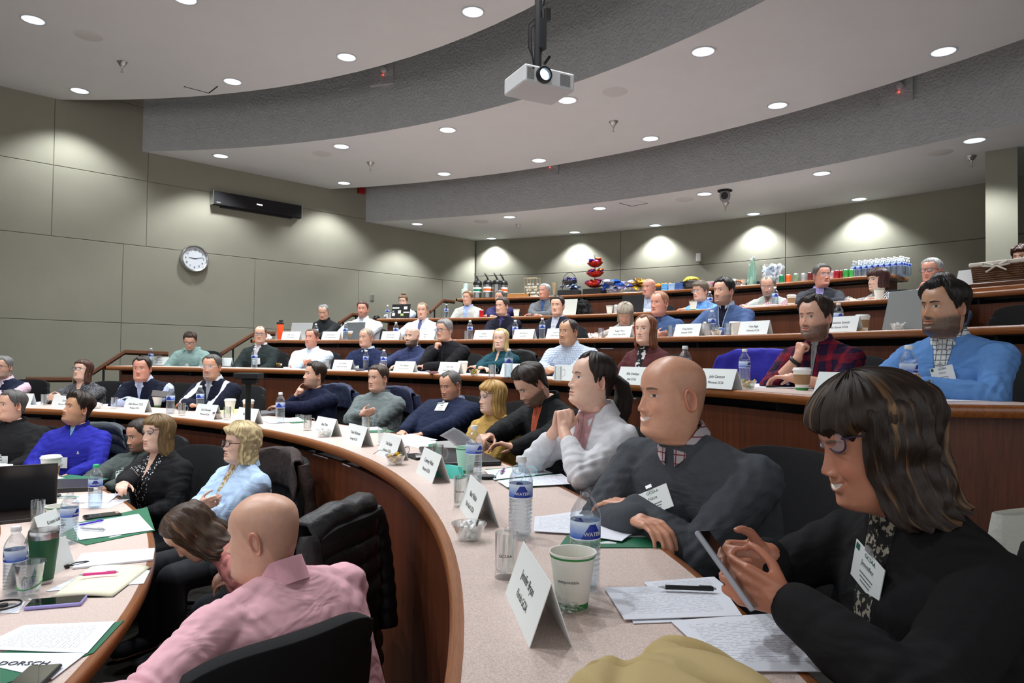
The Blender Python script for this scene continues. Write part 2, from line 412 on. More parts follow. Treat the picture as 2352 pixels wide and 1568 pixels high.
def hairmat(name, col, k=.45, scale=(1, 1, .10), rough=.42, hi=None):
    if name in MATS: return MATS[name]
    m = bpy.data.materials.new(name); nt, p = NT(m); MATS[name] = m
    uv = N(nt, 'ShaderNodeTexCoord')
    mp = N(nt, 'ShaderNodeMapping', {'Vector': uv.outputs['UV'], 'Scale': (90, 4, 1)})
    n = N(nt, 'ShaderNodeTexNoise', {'Vector': mp.outputs[0], 'Scale': 1.0, 'Detail': 5, 'Roughness': .7})
    mp2 = N(nt, 'ShaderNodeMapping', {'Vector': uv.outputs['UV'], 'Scale': (22, 1.3, 1)})
    n2 = N(nt, 'ShaderNodeTexNoise', {'Vector': mp2.outputs[0], 'Scale': 1.0, 'Detail': 3})
    r = N(nt, 'ShaderNodeMapRange', {'Value': n.outputs[0], 'From Min': .3, 'From Max': .7})
    cc = mix(nt, r.outputs[0], [x*(1-k) for x in col], [min(1, x*(1+k)) for x in col])
    if hi:
        r2 = N(nt, 'ShaderNodeMapRange', {'Value': n2.outputs[0], 'From Min': .55, 'From Max': .68})
        cc = mix(nt, r2.outputs[0], cc, hi)
    nt.links.new(cc, p.inputs['Base Color']); p.inputs['Roughness'].default_value = rough; p.inputs['Specular IOR Level'].default_value = .35
    b = N(nt, 'ShaderNodeBump', {'Height': n.outputs[0], 'Strength': .7, 'Distance': .004})
    nt.links.new(b.outputs[0], p.inputs['Normal']); return m
def pat_sock(nt, tc, kind, c1, c2, sc=1.0):
    """cloth pattern from torso-space coordinates -> colour socket"""
    sp_ = N(nt, 'ShaderNodeSeparateXYZ', {0: tc}); x, y, z = sp_.outputs
    def line(s_, per, w):
        q = mth(nt, 'FRACT', mth(nt, 'MULTIPLY', s_, 1/per)); return mth(nt, 'LESS_THAN', q, w)
    if kind == 'check':
        f = mth(nt, 'MAXIMUM', line(x, .013*sc, .22), line(z, .013*sc, .22)); return mix(nt, mth(nt, 'MULTIPLY', f, .8), c1, c2)
    if kind == 'grid':
        f = mth(nt, 'MAXIMUM', line(x, .022*sc, .14), line(z, .022*sc, .14)); return mix(nt, f, c1, c2)
    if kind == 'stripe': return mix(nt, line(x, .012*sc, .35), c1, c2)
    if kind == 'plaid':
        wn = N(nt, 'ShaderNodeTexNoise', {'Vector': tc, 'Scale': 9}); xx = mth(nt, 'ADD', x, mth(nt, 'MULTIPLY', wn.outputs[0], .05)); zz = mth(nt, 'ADD', z, mth(nt, 'MULTIPLY', wn.outputs[0], .04))
        a = mth(nt, 'MULTIPLY', line(xx, .085*sc, .38), .5); b = mth(nt, 'MULTIPLY', line(zz, .085*sc, .38), .5)
        return mix(nt, mth(nt, 'ADD', a, b), c1, c2)
    if kind in ('spots', 'zebra', 'mottle'):
        if kind == 'spots':
            mp = N(nt, 'ShaderNodeMapping', {'Vector': tc, 'Scale': (95/sc, 95/sc, 62/sc)})
            v = N(nt, 'ShaderNodeTexVoronoi', {'Vector': mp.outputs[0], 'Scale': 1.0}); f = mth(nt, 'LESS_THAN', v.outputs[0], .30)
        elif kind == 'zebra':
            v = N(nt, 'ShaderNodeTexWave', {'Vector': tc, 'Scale': 16/sc, 'Distortion': 7, 'Detail': 1, 'Detail Scale': 1.0}); f = mth(nt, 'GREATER_THAN', v.outputs[1], .62)
        else:
            v = N(nt, 'ShaderNodeTexNoise', {'Vector': tc, 'Scale': 110/sc, 'Detail': 2}); f = mth(nt, 'GREATER_THAN', v.outputs[0], .53)
        return mix(nt, f, c1, c2)
    return None
def cloth(name, col, pat=None, v=None, inner=None, ipat=None, line=None, v2=None, fuzz=(500, .25), yoke=None, stripe=None, rough=.85, wr=.28):
    """garment material in torso coordinates.  v=(z_bottom, z_top, halfwidth_top): opening showing `inner`;
    v2 the same for bare skin; line: colour of placket or zip line"""
    m = bpy.data.materials.new(name); nt, p = NT(m)
    tco = N(nt, 'ShaderNodeTexCoord'); tc = tco.outputs['Object']
    sp_ = N(nt, 'ShaderNodeSeparateXYZ', {0: tc}); x, y, z = sp_.outputs; ax = mth(nt, 'ABSOLUTE', x)
    base = pat_sock(nt, tc, pat[0], col, pat[1], pat[2] if len(pat) > 2 else 1) if pat else None
    if base is None:
        rgb = N(nt, 'ShaderNodeTexNoise', {'Vector': tc, 'Scale': 45, 'Detail': 3})
        base = mix(nt, rgb.outputs[0], [q*.88 for q in col], [min(1, q*1.12) for q in col])
    front = mth(nt, 'MULTIPLY', mth(nt, 'GREATER_THAN', y, .0), mth(nt, 'LESS_THAN', y, .168))
    def vmask(v_, ext=0):
        w = mth(nt, 'MULTIPLY', mth(nt, 'SUBTRACT', z, v_[0]-ext*1.2), v_[2]/(v_[1]-v_[0])); return mth(nt, 'MULTIPLY', mth(nt, 'LESS_THAN', ax, mth(nt, 'ADD', w, ext)), front)
    if yoke: base = mix(nt, mth(nt, 'GREATER_THAN', z, yoke[0]), base, yoke[1])
    if stripe:   # shoulder to sleeve band
        base = mix(nt, mth(nt, 'MULTIPLY', mth(nt, 'GREATER_THAN', ax, stripe[0]), mth(nt, 'LESS_THAN', ax, stripe[1])), base, stripe[2])
    if line: base = mix(nt, mth(nt, 'MULTIPLY', mth(nt, 'LESS_THAN', ax, .005), front), base, line)
    if v:
        edge = [max(0, q*.6) for q in col] if not line else line
        base = mix(nt, vmask(v, .004), base, edge)
        ins = pat_sock(nt, tc, ipat[0], inner, ipat[1], ipat[2] if len(ipat) > 2 else 1) if ipat else None
        if ins is None: rgb = N(nt, 'ShaderNodeRGB'); rgb.outputs[0].default_value = c4(inner); ins = rgb.outputs[0]
        if v2: ins = mix(nt, vmask(v2), ins, v2[3])
        else: ins = mix(nt, mth(nt, 'LESS_THAN', ax, .0015), ins, [q*.5 for q in inner])
        base = mix(nt, vmask(v), base, ins)
    elif v2: base = mix(nt, vmask(v2), base, v2[3])
    nt.links.new(base, p.inputs['Base Color']); p.inputs['Roughness'].default_value = rough; p.inputs['Specular IOR Level'].default_value = .15
    n = N(nt, 'ShaderNodeTexNoise', {'Vector': tc, 'Scale': fuzz[0], 'Detail': 3})
    b = N(nt, 'ShaderNodeBump', {'Height': n.outputs[0], 'Strength': fuzz[1], 'Distance': .002})
    mp = N(nt, 'ShaderNodeMapping', {'Vector': tc, 'Scale': (3.5, 3.5, 6), 'Rotation': (.5, .4, .3)})
    n2 = N(nt, 'ShaderNodeTexNoise', {'Vector': mp.outputs[0], 'Scale': 1.6, 'Detail': 2, 'Distortion': 1.5})
    b2 = N(nt, 'ShaderNodeBump', {'Height': n2.outputs[0], 'Strength': wr, 'Distance': .05, 'Normal': b.outputs[0]})
    nt.links.new(b2.outputs[0], p.inputs['Normal']); return m
# --------------------------------------------------------------- head surface
HP = np.array([  # z, front, back, halfwidth
 [-.14, .060, .085, .092], [-.11, .050, .074, .070], [-.08, .043, .066, .056], [-.05, .038, .063, .0525], [-.028, .038, .062, .0515], [-.013, .050, .062, .0535],
 [-.003, .073, .063, .0575], [.010, .088, .067, .0620], [.025, .0905, .072, .0650], [.045, .089, .079, .067], [.06, .088, .085, .069],
 [.08, .087, .092, .0715], [.10, .086, .097, .0735], [.12, .087, .101, .0755], [.135, .089, .103, .0765], [.155, .089, .104, .077], [.175, .084, .101, .0755],
 [.192, .074, .093, .070], [.206, .060, .079, .060], [.217, .045, .062, .047], [.225, .028, .040, .031], [.2295, .012, .018, .014], [.231, 0, 0, 0]])
def smooth_interp(x, xp, fp):
    # monotone-ish cubic (Catmull) through the table
    x = np.asarray(x, float); i = np.clip(np.searchsorted(xp, x)-1, 0, len(xp)-2)
    h = xp[i+1]-xp[i]; t = (x-xp[i])/h
    m = np.gradient(fp, xp); a, b = fp[i], fp[i+1]; ma, mb_ = m[i]*h, m[i+1]*h
    return (2*t**3-3*t**2+1)*a+(t**3-2*t**2+t)*ma+(-2*t**3+3*t**2)*b+(t**3-t**2)*mb_
def G(x, s): return np.exp(-(x/s)**2)
ZR = np.concatenate([np.linspace(-.14, -.02, 16), np.linspace(-.014, .142, 92), np.linspace(.146, .205, 22), [.210, .215, .219, .2225, .2255, .228, .2298, .231]])
_a = np.linspace(-1, 1, 140, endpoint=False)
AA = np.pi*(np.sign(_a)*(.38*np.abs(_a)+.62*np.abs(_a)**2.2))      # dense at the front
def head_grid(P):
    z = ZR[:, None]; a = AA[None, :]
    f = smooth_interp(ZR, HP[:, 0], HP[:, 1])[:, None]; b = smooth_interp(ZR, HP[:, 0], HP[:, 2])[:, None]; w = smooth_interp(ZR, HP[:, 0], HP[:, 3])[:, None]
    f = np.maximum(f, 0); b = np.maximum(b, 0); w = np.maximum(w, 0)
    fat = P.get('fat', 0); jaw = P.get('jaw', 0)
    w = w*(1-P.get('slim', 0)*.10*sstep(.02, -.03, z)); w = w*(1+fat*.10*G(z-.04, .06)+jaw*.10*G(z-.02, .05)); w = w+fat*.012*G(z+.05, .06)
    f = f+fat*.012*G(z+.03, .035)
    f = f*(1+P.get('chin', 0)*.08*G(z-.012, .02))
    ca, sa = np.cos(a), np.sin(a)
    pf = 2/2.25; x = w*np.sign(sa)*np.abs(sa)**pf
    cf = np.abs(ca)**pf
    y = np.where(ca > 0, f*cf, -b*cf)
    front = np.clip(ca*1.6, 0, 1)**.7
    X = np.abs(x)
    zn = P.get('nose', 1.0)
    bridge = np.interp(z, [.060, .066, .071, .077, .083, .092, .104, .115, .124, .135], [0, .004, .016, .0225, .0225, .017, .0105, .006, .005, .001])
    nw = np.interp(z, [.06, .075, .09, .115, .13], [.014, .0125, .0095, .007, .010])*P.get('nosew', 1)
    D = bridge*zn*G(X, nw)
    D += .010*zn*G(X-.0135, .006)*G(z-.0735, .0065)                 # nostril wings
    D -= .0115*G(X-.031, .017)*G(z-.118, .0125)                     # eye sockets
    D += .0055*G(X-.031, .0135)*G(z-.1165, .0075)                   # eyeball
    D += .0045*G(X-.026, .022)*G(z-.1365, .0075)*P.get('brow', 1)   # brow ridge
    D -= .003*G(X, .012)*G(z-.128, .009)
    D += .004*G(X-.043, .018)*G(z-.088, .018)                       # cheekbones
    sm = P.get('smile', 0)
    D += sm*.005*G(X-.040, .014)*G(z-.075, .014)
    mw = .024+.006*sm; zm = .047+sm*.010*(X/.028)**2*(X < .035)       # mouth line curve
    lip = (X < mw*1.3)*1.0*np.clip(1-(X/(mw*1.25))**3, 0, 1)
    fl = P.get('lips', 1)
    D += lip*(.0042*G(z-zm-.0065, .005)+.0050*G(z-zm+.0068, .0055))*fl - lip*.0042*G(z-zm, .0022)
    D -= .0025*G(X-.034-.25*(.06-z), .005)*G(z-.06, .02)*(.5+sm)*P.get('fold', .6)      # nasolabial fold
    D -= .0035*G(X, .022)*G(z-.030, .006)
    D += .0055*G(X, .020)*G(z-.012, .012)
    D -= .0015*G(X, .004)*G(z-.063, .008)
    D += .0012*G(X-.031, .016)*G(z-.106, .004)*P.get('bags', .6)
    if P.get('beardvol', 0):
        D += P['beardvol']*G(X, .06)*(G(z-.01, .022))
    y = y+D*front
    # side features: temple, cheek hollow
    x = x*(1-.035*G(z-.14, .03)*np.clip(ca+.2, 0, 1))
    return np.stack([x, y, np.broadcast_to(z, x.shape)], -1), X, front
def head_paint(P, V, X, front):
    z = V[..., 2]; x = V[..., 0]; y = V[..., 1]
    sk = np.array(P.get('skin', lin(205, 160, 138))); C = np.broadcast_to(sk, V.shape).copy()
    def blend(mask, col, k=1.0):
        nonlocal C
        mm = np.clip(mask, 0, 1)[..., None]*k; C = C*(1-mm)+np.array(col)*mm
    rosy = sk*np.array([1.06, .78, .76])
    fr = front*(y > 0)
    blend(G(X-.042, .02)*G(z-.082, .02)*fr, rosy, .38*P.get('rosy', 1)); blend(G(X, .013)*G(z-.078, .012)*fr, rosy, .38*P.get('rosy', 1))
    blend(G(X-.031, .018)*G(z-.112, .010)*fr, sk*np.array([.72, .62, .62]), .5)
    hc = np.array(P.get('hair', (.02, .012, .008)))
    # beard and stubble
    bd = P.get('beard', 0); bc = np.array(P.get('beardcol', hc))
    if bd or P.get('stubble', 0) or P.get('goatee', 0):
        rnd = np.random.RandomState(3).uniform(-.5, .5, z.shape)
        jawl = 1/(1+np.exp((z-(.052+.55*np.clip(X-.03, 0, .06)+.0*X))/.004))*(1/(1+np.exp(-(z+.030)/.006)))*(y > -.018)
        upl = G(X, .034)*G(z-.060, .0065)*1.2*(y > 0)
        lipm = ((X < .024)*G(z-.047, .009))*(y > 0)
        m_ = np.clip(jawl+upl, 0, 1)*(1-.85*np.clip(lipm, 0, 1))
        if bd: blend(np.clip(m_*(1+rnd*.5), 0, 1), bc, min(1, bd))
        if P.get('stubble', 0): blend(m_, sk*.35+bc*.3, P['stubble'])
        if P.get('goatee', 0):
            g_ = np.clip(G(X, .024)*(z < .034)*(z > -.012)+upl*.9+G(X-.027, .007)*G(z-.045, .02), 0, 1)*(1-.8*np.clip(lipm, 0, 1))*(y > .03); blend(g_, bc, P['goatee'])
    # lips
    sm = P.get('smile', 0); mw = .024+.006*sm; zm = .047+sm*.010*(X/.028)**2*(X < .035)
    inside = np.clip((mw-X)/.003, 0, 1)*(y > .03)
    lc = np.array(P.get('lipcol', tuple(sk*np.array([.82, .50, .50]))))
    th = .0075*np.sqrt(np.clip(1-(X/mw)**2, 0, 1))+.0005
    blend(inside*np.clip((th-np.abs(z-zm))/.0015, 0, 1), lc, .8)
    if P.get('teeth', 0):
        g_ = .0055*np.sqrt(np.clip(1-(X/(mw*.86))**2, 0, 1)); blend(inside*np.clip((g_-np.abs(z-zm-.0005))/.001, 0, 1), (.80, .77, .70), 1)
        blend(inside*np.clip((.0008-np.abs(np.mod(X, .006)-.003))/.0006, 0, 1)*(np.abs(z-zm) < g_), (.5, .42, .38), .4)
    else:
        blend(inside*np.clip((.0013-np.abs(z-zm))/.0008, 0, 1), sk*.18, .85)
    # nostrils
    blend(G(X-.0075, .0038)*G(z-.0672, .0028)*(y > .07), sk*.10, .9)
    # eyes
    if not P.get('closed', 0):
        gx = P.get('gaze', 0.0)*.0045; gz = P.get('gazez', 0)*.002
        ex = X-.031; ez = z-.1165; op = P.get('eyeopen', .0052)
        al = np.sqrt(np.clip(1-(ex/.0145)**2, 0, 1)); eye = (np.abs(ez) < op*al)*(y > 0)
        blend(eye*1.0, (.62, .60, .57), 1)
        ix = (x-np.sign(x)*.031-gx); rr = np.hypot(ix, ez-gz)
        blend(eye*(rr < .0062), P.get('iris', (.06, .035, .02)), 1); blend(eye*(rr < .0028), (.004, .004, .004), 1)
        lash = np.clip(1-np.abs(ez-op*al)/.0016, 0, 1)*(np.abs(ex) < .0155)*(y > 0); blend(lash, hc*.5+.004, .9 if P.get('makeup', 0) else .75)
        low = np.clip(1-np.abs(ez+op*al)/.0010, 0, 1)*(np.abs(ex) < .014)*(y > 0); blend(low, sk*.3, .5)
        crease = np.clip(1-np.abs(ez-.0095-.002*al)/.0014, 0, 1)*(np.abs(ex) < .014)*(y > 0); blend(crease, sk*.45, .45)
    else:
        ex = X-.031; ez = z-.1150; lash = np.clip(1-np.abs(ez+.003*np.sqrt(np.clip(1-(ex/.015)**2, 0, 1)))/.0016, 0, 1)*(np.abs(ex) < .0155)*(y > 0)
        blend(lash, hc*.4+.003, .9)
    # eyebrows
    bz = .1345+.003*np.sin(np.clip((X-.014)/.032, 0, 1)*np.pi*.8)-.10*np.clip(X-.040, 0, 1)
    bt = P.get('browt', .0042)*(1-.5*np.clip((X-.03)/.02, 0, 1))
    bm = np.clip((bt-np.abs(z-bz))/.0018+.3, 0, 1)*(X > .0125)*(X < .049)*(y > 0)
    blend(bm, np.array(P.get('browcol', tuple(hc*.8+sk*.03))), P.get('browk', .8))
    # bald scalp stubble
    if P.get('scalp', 0):
        hz_ = hairline_z(dict(P, hairline=.19, recede=.4), AA)[None, :]; ss = np.clip((z-hz_)/.012, 0, 1)*np.clip(1-(z-.125)/.06, 0, 1); blend(ss, sk*.4+hc*.3, P['scalp'])
    return C
def hairline_z(P, a, style=None):
    """height above which the scalp carries hair, as a function of angle from the front"""
    A = np.abs(a)*180/np.pi; hl = P.get('hairline', .192)
    xs = [0, 20, 38, 52, 64, 74, 84, 92, 102, 112, 125, 145, 180]
    rec = P.get('recede', 0)
    zs = [hl, hl-.002+rec*.02, hl+rec*.03, hl-.018+rec*.015, .150, .135, P.get('burn', .098), .104, .135, .085, .052, .036, .030]
    return np.interp(A, xs, zs)
def ear_mesh(mb_add, P, side):
    """outer rim, inner bowl and lobe of one ear"""
    n, m = 20, 7; v = []
    for i in range(n):
        t = 2*math.pi*i/n; ry, rz = .0165, .0305
        sh = 1+.10*math.sin(t)
        for j in range(m):
            q = j/(m-1); r = 1-q; hgt = [.000, .009, .0125, .0105, .0045, .003, .004][j]
            rr = [1.0, 1.04, .93, .80, .60, .3, .0][j]
            yy = -math.cos(t)*ry*rr*sh; zz = math.sin(t)*rz*rr-(.004 if math.sin(t) < -.5 else 0)
            v.append((side*(.001+hgt+.35*max(0, -(yy))+.0), yy, zz))
    f = []
    for i in range(n):
        for j in range(m-1):
            a, b, c, d = i*m+j, i*m+j+1, ((i+1) % n)*m+j+1, ((i+1) % n)*m+j; f.append((a, b, c, d) if side > 0 else (d, c, b, a))
    return v, f
# --------------------------------------------------------------- capsules to remesh
class Blob:
    def __init__(s): s.mb = MB()
    def cap(s, a, b, ra, rb, n=12):
        a, b = Vector(a), Vector(b); d = b-a; L = d.length
        if L < 1e-6: d = Vector((0, 0, 1)); L = 1e-6
        d = d/L; u = d.orthogonal().normalized(); w = d.cross(u); v = []; K = 4
        rows = [(-math.cos(math.pi/2*k/K)*ra, math.sin(math.pi/2*k/K)*ra) for k in range(1, K+1)]+[(L+math.sin(math.pi/2*k/K)*rb, math.cos(math.pi/2*k/K)*rb) for k in range(0, K)]
        for h, r in rows:
            for j in range(n):
                t = 2*math.pi*j/n; v.append(a+d*h+(u*math.cos(t)+w*math.sin(t))*r)
        f = [(i*n+j, i*n+(j+1) % n, (i+1)*n+(j+1) % n, (i+1)*n+j) for i in range(len(rows)-1) for j in range(n)]
        v += [a-d*ra, b+d*rb]; q = len(rows)*n
        f += [(q, (j+1) % n, j) for j in range(n)]+[(q+1, (len(rows)-1)*n+j, (len(rows)-1)*n+(j+1) % n) for j in range(n)]
        s.mb.add(v, f)
    def chain(s, pts, rs):
        for i in range(len(pts)-1): s.cap(pts[i], pts[i+1], rs[i], rs[i+1])
    def loft(s, rows, T, n=32, e=2.4):
        """rows: z, halfwidth, front, back, (ycentre)"""
        P = []
        for r in rows:
            z, w, f, b = r[:4]; yc = r[4] if len(r) > 4 else 0; ring = []
            for j in range(n):
                t = 2*math.pi*j/n; c, s_ = math.cos(t), math.sin(t); q = 2/e
                x = w*math.copysign(abs(s_)**q, s_); y = (f if c > 0 else b)*math.copysign(abs(c)**q, c)+yc
                ring.append(T @ Vector((x, y, z)))
            P.append(ring)
        b0 = s.mb.n; s.mb.grid(P, wrap=True); L = len(P)
        s.mb.f.append(tuple(b0+j for j in range(n))[::-1]); s.mb.m.append(0)
        s.mb.f.append(tuple(b0+(L-1)*n+j for j in range(n))); s.mb.m.append(0)
    def remesh(s, vox, smooth=3, k=.5):
        me = bpy.data.meshes.new('tmp'); me.from_pydata(s.mb.v, [], s.mb.f)
        o = bpy.data.objects.new('tmp', me); COL.objects.link(o)
        m = o.modifiers.new('r', 'REMESH'); m.mode = 'VOXEL'; m.voxel_size = vox; m.use_smooth_shade = True
        m2 = o.modifiers.new('s', 'SMOOTH'); m2.factor = k; m2.iterations = smooth
        dg = bpy.context.evaluated_depsgraph_get(); out = bpy.data.meshes.new_from_object(o.evaluated_get(dg))
        bpy.data.objects.remove(o); bpy.data.meshes.remove(me); return out
def mesh_np(me):
    v = np.empty(len(me.vertices)*3); me.vertices.foreach_get('co', v); return v.reshape(-1, 3), [tuple(p.vertices) for p in me.polygons]
# --------------------------------------------------------------- hands
def hand(bl, Wp, d, nrm, thumb, curl=(.25, .35, .25), spread=.0, sc=1.0, point=None, tc=.35, rad=1.0):
    """Wp wrist, d pointing direction, nrm palm normal (fingers curl toward it), thumb: unit direction of thumb side"""
    d = d.normalized(); t = (thumb-d*thumb.dot(d)).normalized(); nrm = (nrm-d*nrm.dot(d)); nrm = (nrm-t*nrm.dot(t)).normalized()
    offs = [.031, .010, -.011, -.030]; lens = [.95, 1.05, .98, .80]
    for i, o_ in enumerate(offs):
        o_ *= sc; kn = Wp+d*(.088-.004*abs(i-1))*sc+t*o_-nrm*.002*(abs(i-1.5))
        bl.cap(Wp+d*.012*sc+t*o_*.55, kn, .0150*sc*rad, .0112*sc*rad)
        cu = curl if point != i else (.05, .06, .05)
        if isinstance(curl[0], (list, tuple)): cu = curl[i]
        dd = (d+t*spread*(1.5-i)*.5).normalized(); p = kn; nn = nrm; r0 = [.0092, .0095, .0090, .0080][i]*sc*rad
        for j, (L, c_) in enumerate(zip((.044, .027, .022), cu)):
            ang = c_*1.6; dd, nn = (dd*math.cos(ang)+nn*math.sin(ang)), (nn*math.cos(ang)-dd*math.sin(ang))
            q = p+dd*L*lens[i]*sc; bl.cap(p, q, r0*(1-.07*j), r0*(.93-.09*j)); p = q
    # thumb
    a = Wp+d*.022*sc+t*.022*sc+nrm*.006*sc; dd = (d*.62+t*.72+nrm*tc).normalized()
    b = a+dd*.040*sc; bl.cap(a, b, .0145*sc*rad, .0115*sc*rad); dd = (d*.85+t*.35+nrm*tc*1.1).normalized(); c = b+dd*.030*sc; bl.cap(b, c, .0112*sc*rad, .0100*sc*rad)
    dd = (d*.9+t*.1+nrm*tc*1.5).normalized(); bl.cap(c, c+dd*.022*sc, .0100*sc*rad, .0080*sc*rad)
    bl.cap(Wp-d*.02*sc, Wp+d*.03*sc, .022*sc*rad, .024*sc*rad)
def ik(S_, Wt, hint, l1, l2):
    d = Wt-S_; L = d.length
    if L > (l1+l2)*.985: Wt = S_+d*((l1+l2)*.985/L); d = Wt-S_; L = d.length
    a = (l1*l1-l2*l2+L*L)/(2*L); h = math.sqrt(max(0, l1*l1-a*a)); dn = d/L
    hn = (hint-dn*hint.dot(dn)).normalized(); return S_+dn*a+hn*h, Wt
mlens = mat('glasses_lens', (.55, .6, .68), .05, alpha=.22, spec=.9)
mgreen = mat('badge_green', lin(30, 92, 78), .5); mcard = mat('white_card', lin(228, 232, 230), .6)
mink = mat('dark_ink', (.02, .02, .022), .7); mgrayink = mat('grey_ink', (.16, .17, .17), .7); mgold = mat('gold', (.8, .55, .2), .3, metal=1)
MAT_FRAME = {'black': mat('glasses_black', (.012, .012, .014), .3), 'brown': mat('glasses_brown', (.05, .02, .012), .3), 'metal': mat('glasses_metal', (.35, .34, .33), .3, metal=1), 'violet': mat('glasses_violet', (.03, .02, .05), .3), 'clear': mat('glasses_clear', (.5, .5, .5), .2), 'red': mat('glasses_red', (.16, .02, .015), .3)}
def sstep(a, b, x): t = np.clip((x-a)/(b-a), 0, 1); return t*t*(3-2*t)
POSES = {  # right wrist, left wrist, elbow hints; x right, y forward, z up from the floor (desk top at .74)
 'table': dict(w=[(-.02, .42, .785), (.05, .36, .80)], h=[(1, -.1, -.5), (-1, -.1, -.5)], d=[(-1, .1, 0), (1, .25, 0)], n=[(0, 0, -1), (0, 0, -1)], t=[(0, -1, 0), (0, -1, 0)]),
 'rest': dict(w=[(.13, .46, .785), (-.13, .46, .785)], h=[(1, -.2, -.6), (-1, -.2, -.6)], d=[(-.7, .7, 0), (.7, .7, 0)], n=[(0, 0, -1), (0, 0, -1)], t=[(-1, 0, 0), (1, 0, 0)]),
 'clasp': dict(w=[(.07, .44, .80), (-.07, .44, .80)], h=[(1, -.2, -.6), (-1, -.2, -.6)], d=[(-.9, .5, .1), (.9, .5, .1)], n=[(-.4, -.6, 0), (.4, -.6, 0)], t=[(0, 0, 1), (0, 0, 1)]),
 'crossed': dict(torso=1, curl=[(.4, .5, .35)]*2, w=[(-.045, .225, .335), (.065, .205, .265)], h=[(1, -.1, -.7), (-1, -.1, -.7)], d=[(-1, -.45, .25), (1, -.4, .15)], n=[(.3, -1, 0), (-.3, -1, 0)], t=[(0, .2, 1), (0, .2, 1)]),
 'lap': dict(w=[(.09, .30, .66), (-.09, .30, .66)], h=[(1, -.4, -.3), (-1, -.4, -.3)], d=[(-.5, .8, -.1), (.5, .8, -.1)], n=[(0, 0, -1), (0, 0, -1)], t=[(-1, 0, 0), (1, 0, 0)]),
}
PEOPLE = {}; PLOG = []; WHO = {}
def person(name, u, v, row, off, psi, label, P, g, pitch=0, tilt=0, bpsi=None, lean=.10, slean=0, pose='table', arms=None, sex='m', wide=1.0, hs=None, glasses=None, badge=None, hat=None, sleeve=1.0, belly=0.0, hipz=.52, legs=True, extra=None, pants=(.012, .013, .018), dist=None, chair=True, collar=None, sw=1.0, watch=None, mark=None):
    """u,v: image point of the middle of the head, used once to find where this person sits on the tier"""
    k_h = float(np.interp(u, [1180, 1450], [.885, 1.0])) if not (dist and dist < 2.5) else 1.0
    hs = hs or k_h*(1.0 if sex == 'm' else .95); wide *= 1+.6*(1-k_h)
    r = ray(u, v)
    if dist is None:
        lo, hi = .3, 25.0
        for _ in range(60):
            m_ = (lo+hi)/2; p = r*m_; q = (p.x-CC[0], p.y-CC[1]); th = math.atan2(*q)
            if math.hypot(*q) < RR[row]+gth(th)+off: lo = m_
            else: hi = m_
        dist = lo
    Hc = Vector((0, 0, CAMZ))+r*dist; depth = dist
    th = math.atan2(Hc.x-CC[0], Hc.y-CC[1]); fl = FL[row]
    base = math.atan2(-Hc.y, -Hc.x)              # direction towards the lens side of the room
    hy = base-math.radians(psi)
    by = math.atan2(CC[1]-Hc.y, CC[0]-Hc.x) if bpsi is None else base-math.radians(bpsi)
    Rh = rot(hy-math.pi/2) @ Matrix.Rotation(-math.radians(pitch), 3, 'X') @ Matrix.Rotation(math.radians(tilt), 3, 'Y')
    O = Hc-Rh @ Vector((0, .0, .115))*hs
    Nw = O+(Rh @ Vector((0, -.030, -.006))+Vector((0, 0, -.012)))*hs
    Nw.z += .018*P.get('fat', 0)
    Rz = rot(by-math.pi/2); Rl = Matrix.Rotation(-lean, 3, 'X') @ Matrix.Rotation(slean, 3, 'Y')
    zu = (Rl @ Vector((0, 0, 1))).z
    s = (Nw.z-fl-hipz)/(.57*zu); s0 = s; s = min(max(s, .82), 1.22)
    hipw = Nw-Rz @ (Rl @ Vector((0, 0, .57*s)))
    root = empty('person', (hipw.x, hipw.y, fl), by-math.pi/2, label, 'person')
    iR = Rz.transposed()
    def L(w): return iR @ (w-Vector((hipw.x, hipw.y, fl)))
    Rhl = iR @ Rh; Ol = L(O); Nl = L(Nw); hip = L(hipw); T = Matrix.Translation(hip) @ Rl.to_4x4(); Ti = T.inverted()
    # ---- head surface
    if sex == 'f': P = dict(P, slim=P.get('slim', 1), brow=.4, nose=.9, nosew=.9, chin=-.3)
    V, X, fr = head_grid(P); C = head_paint(P, V, X, fr)
    if P.get('makeup'): pass
    Vh = V.reshape(-1, 3)*hs; z = V[..., 2].reshape(-1)
    A_ = np.array(Rhl); hp = Vh @ A_.T+np.array(Ol)
    tl = Vh.copy(); tl[:, 2] += .060*hs; tl[:, 1] -= .004
    tp = tl @ np.array(Rl).T+np.array(Nl); w = sstep(-.012, -.075, z)[:, None]
    VH = hp*(1-w)+tp*w; ng, na = V.shape[:2]
    mb = MB(); mb.add(VH, [(i*na+j, i*na+(j+1) % na, (i+1)*na+(j+1) % na, (i+1)*na+j) for i in range(ng-1) for j in range(na)])
    cols = [tuple(c) for c in C.reshape(-1, 3)]
    sk = tuple(P.get('skin', lin(205, 160, 138)))
    ear = Rhl
    if not P.get('noears'):
        for sd in (-1, 1):
            v_, f_ = ear_mesh(None, P, sd); b0 = mb.n
            pts = []
            for q in v_:
                p = Vector((q[0]+sd*.0705, q[1]*1-.012+.18*(q[2]), q[2]+.108)); pts.append(Ol+Rhl @ (p*hs))
            mb.add(pts, f_); k = 7
            cols += [tuple(np.array(sk)*np.array([1.0, .82, .80])*(.75 if (i % k) in (4, 5, 6) else 1)) for i in range(len(v_))]
    # ---- arms
    ws = (1.0 if sex == 'm' else .88)*wide; SW = .168*ws*sw*s**.3
    A = dict(POSES[pose]); 
    if arms: A.update(arms)
    bl = Blob(); gb = Blob(); elb = []
    arm_r = (1.0 if sex == 'm' else .86)*(.6+.4*wide)
    ar = A.get('frame', 'root')
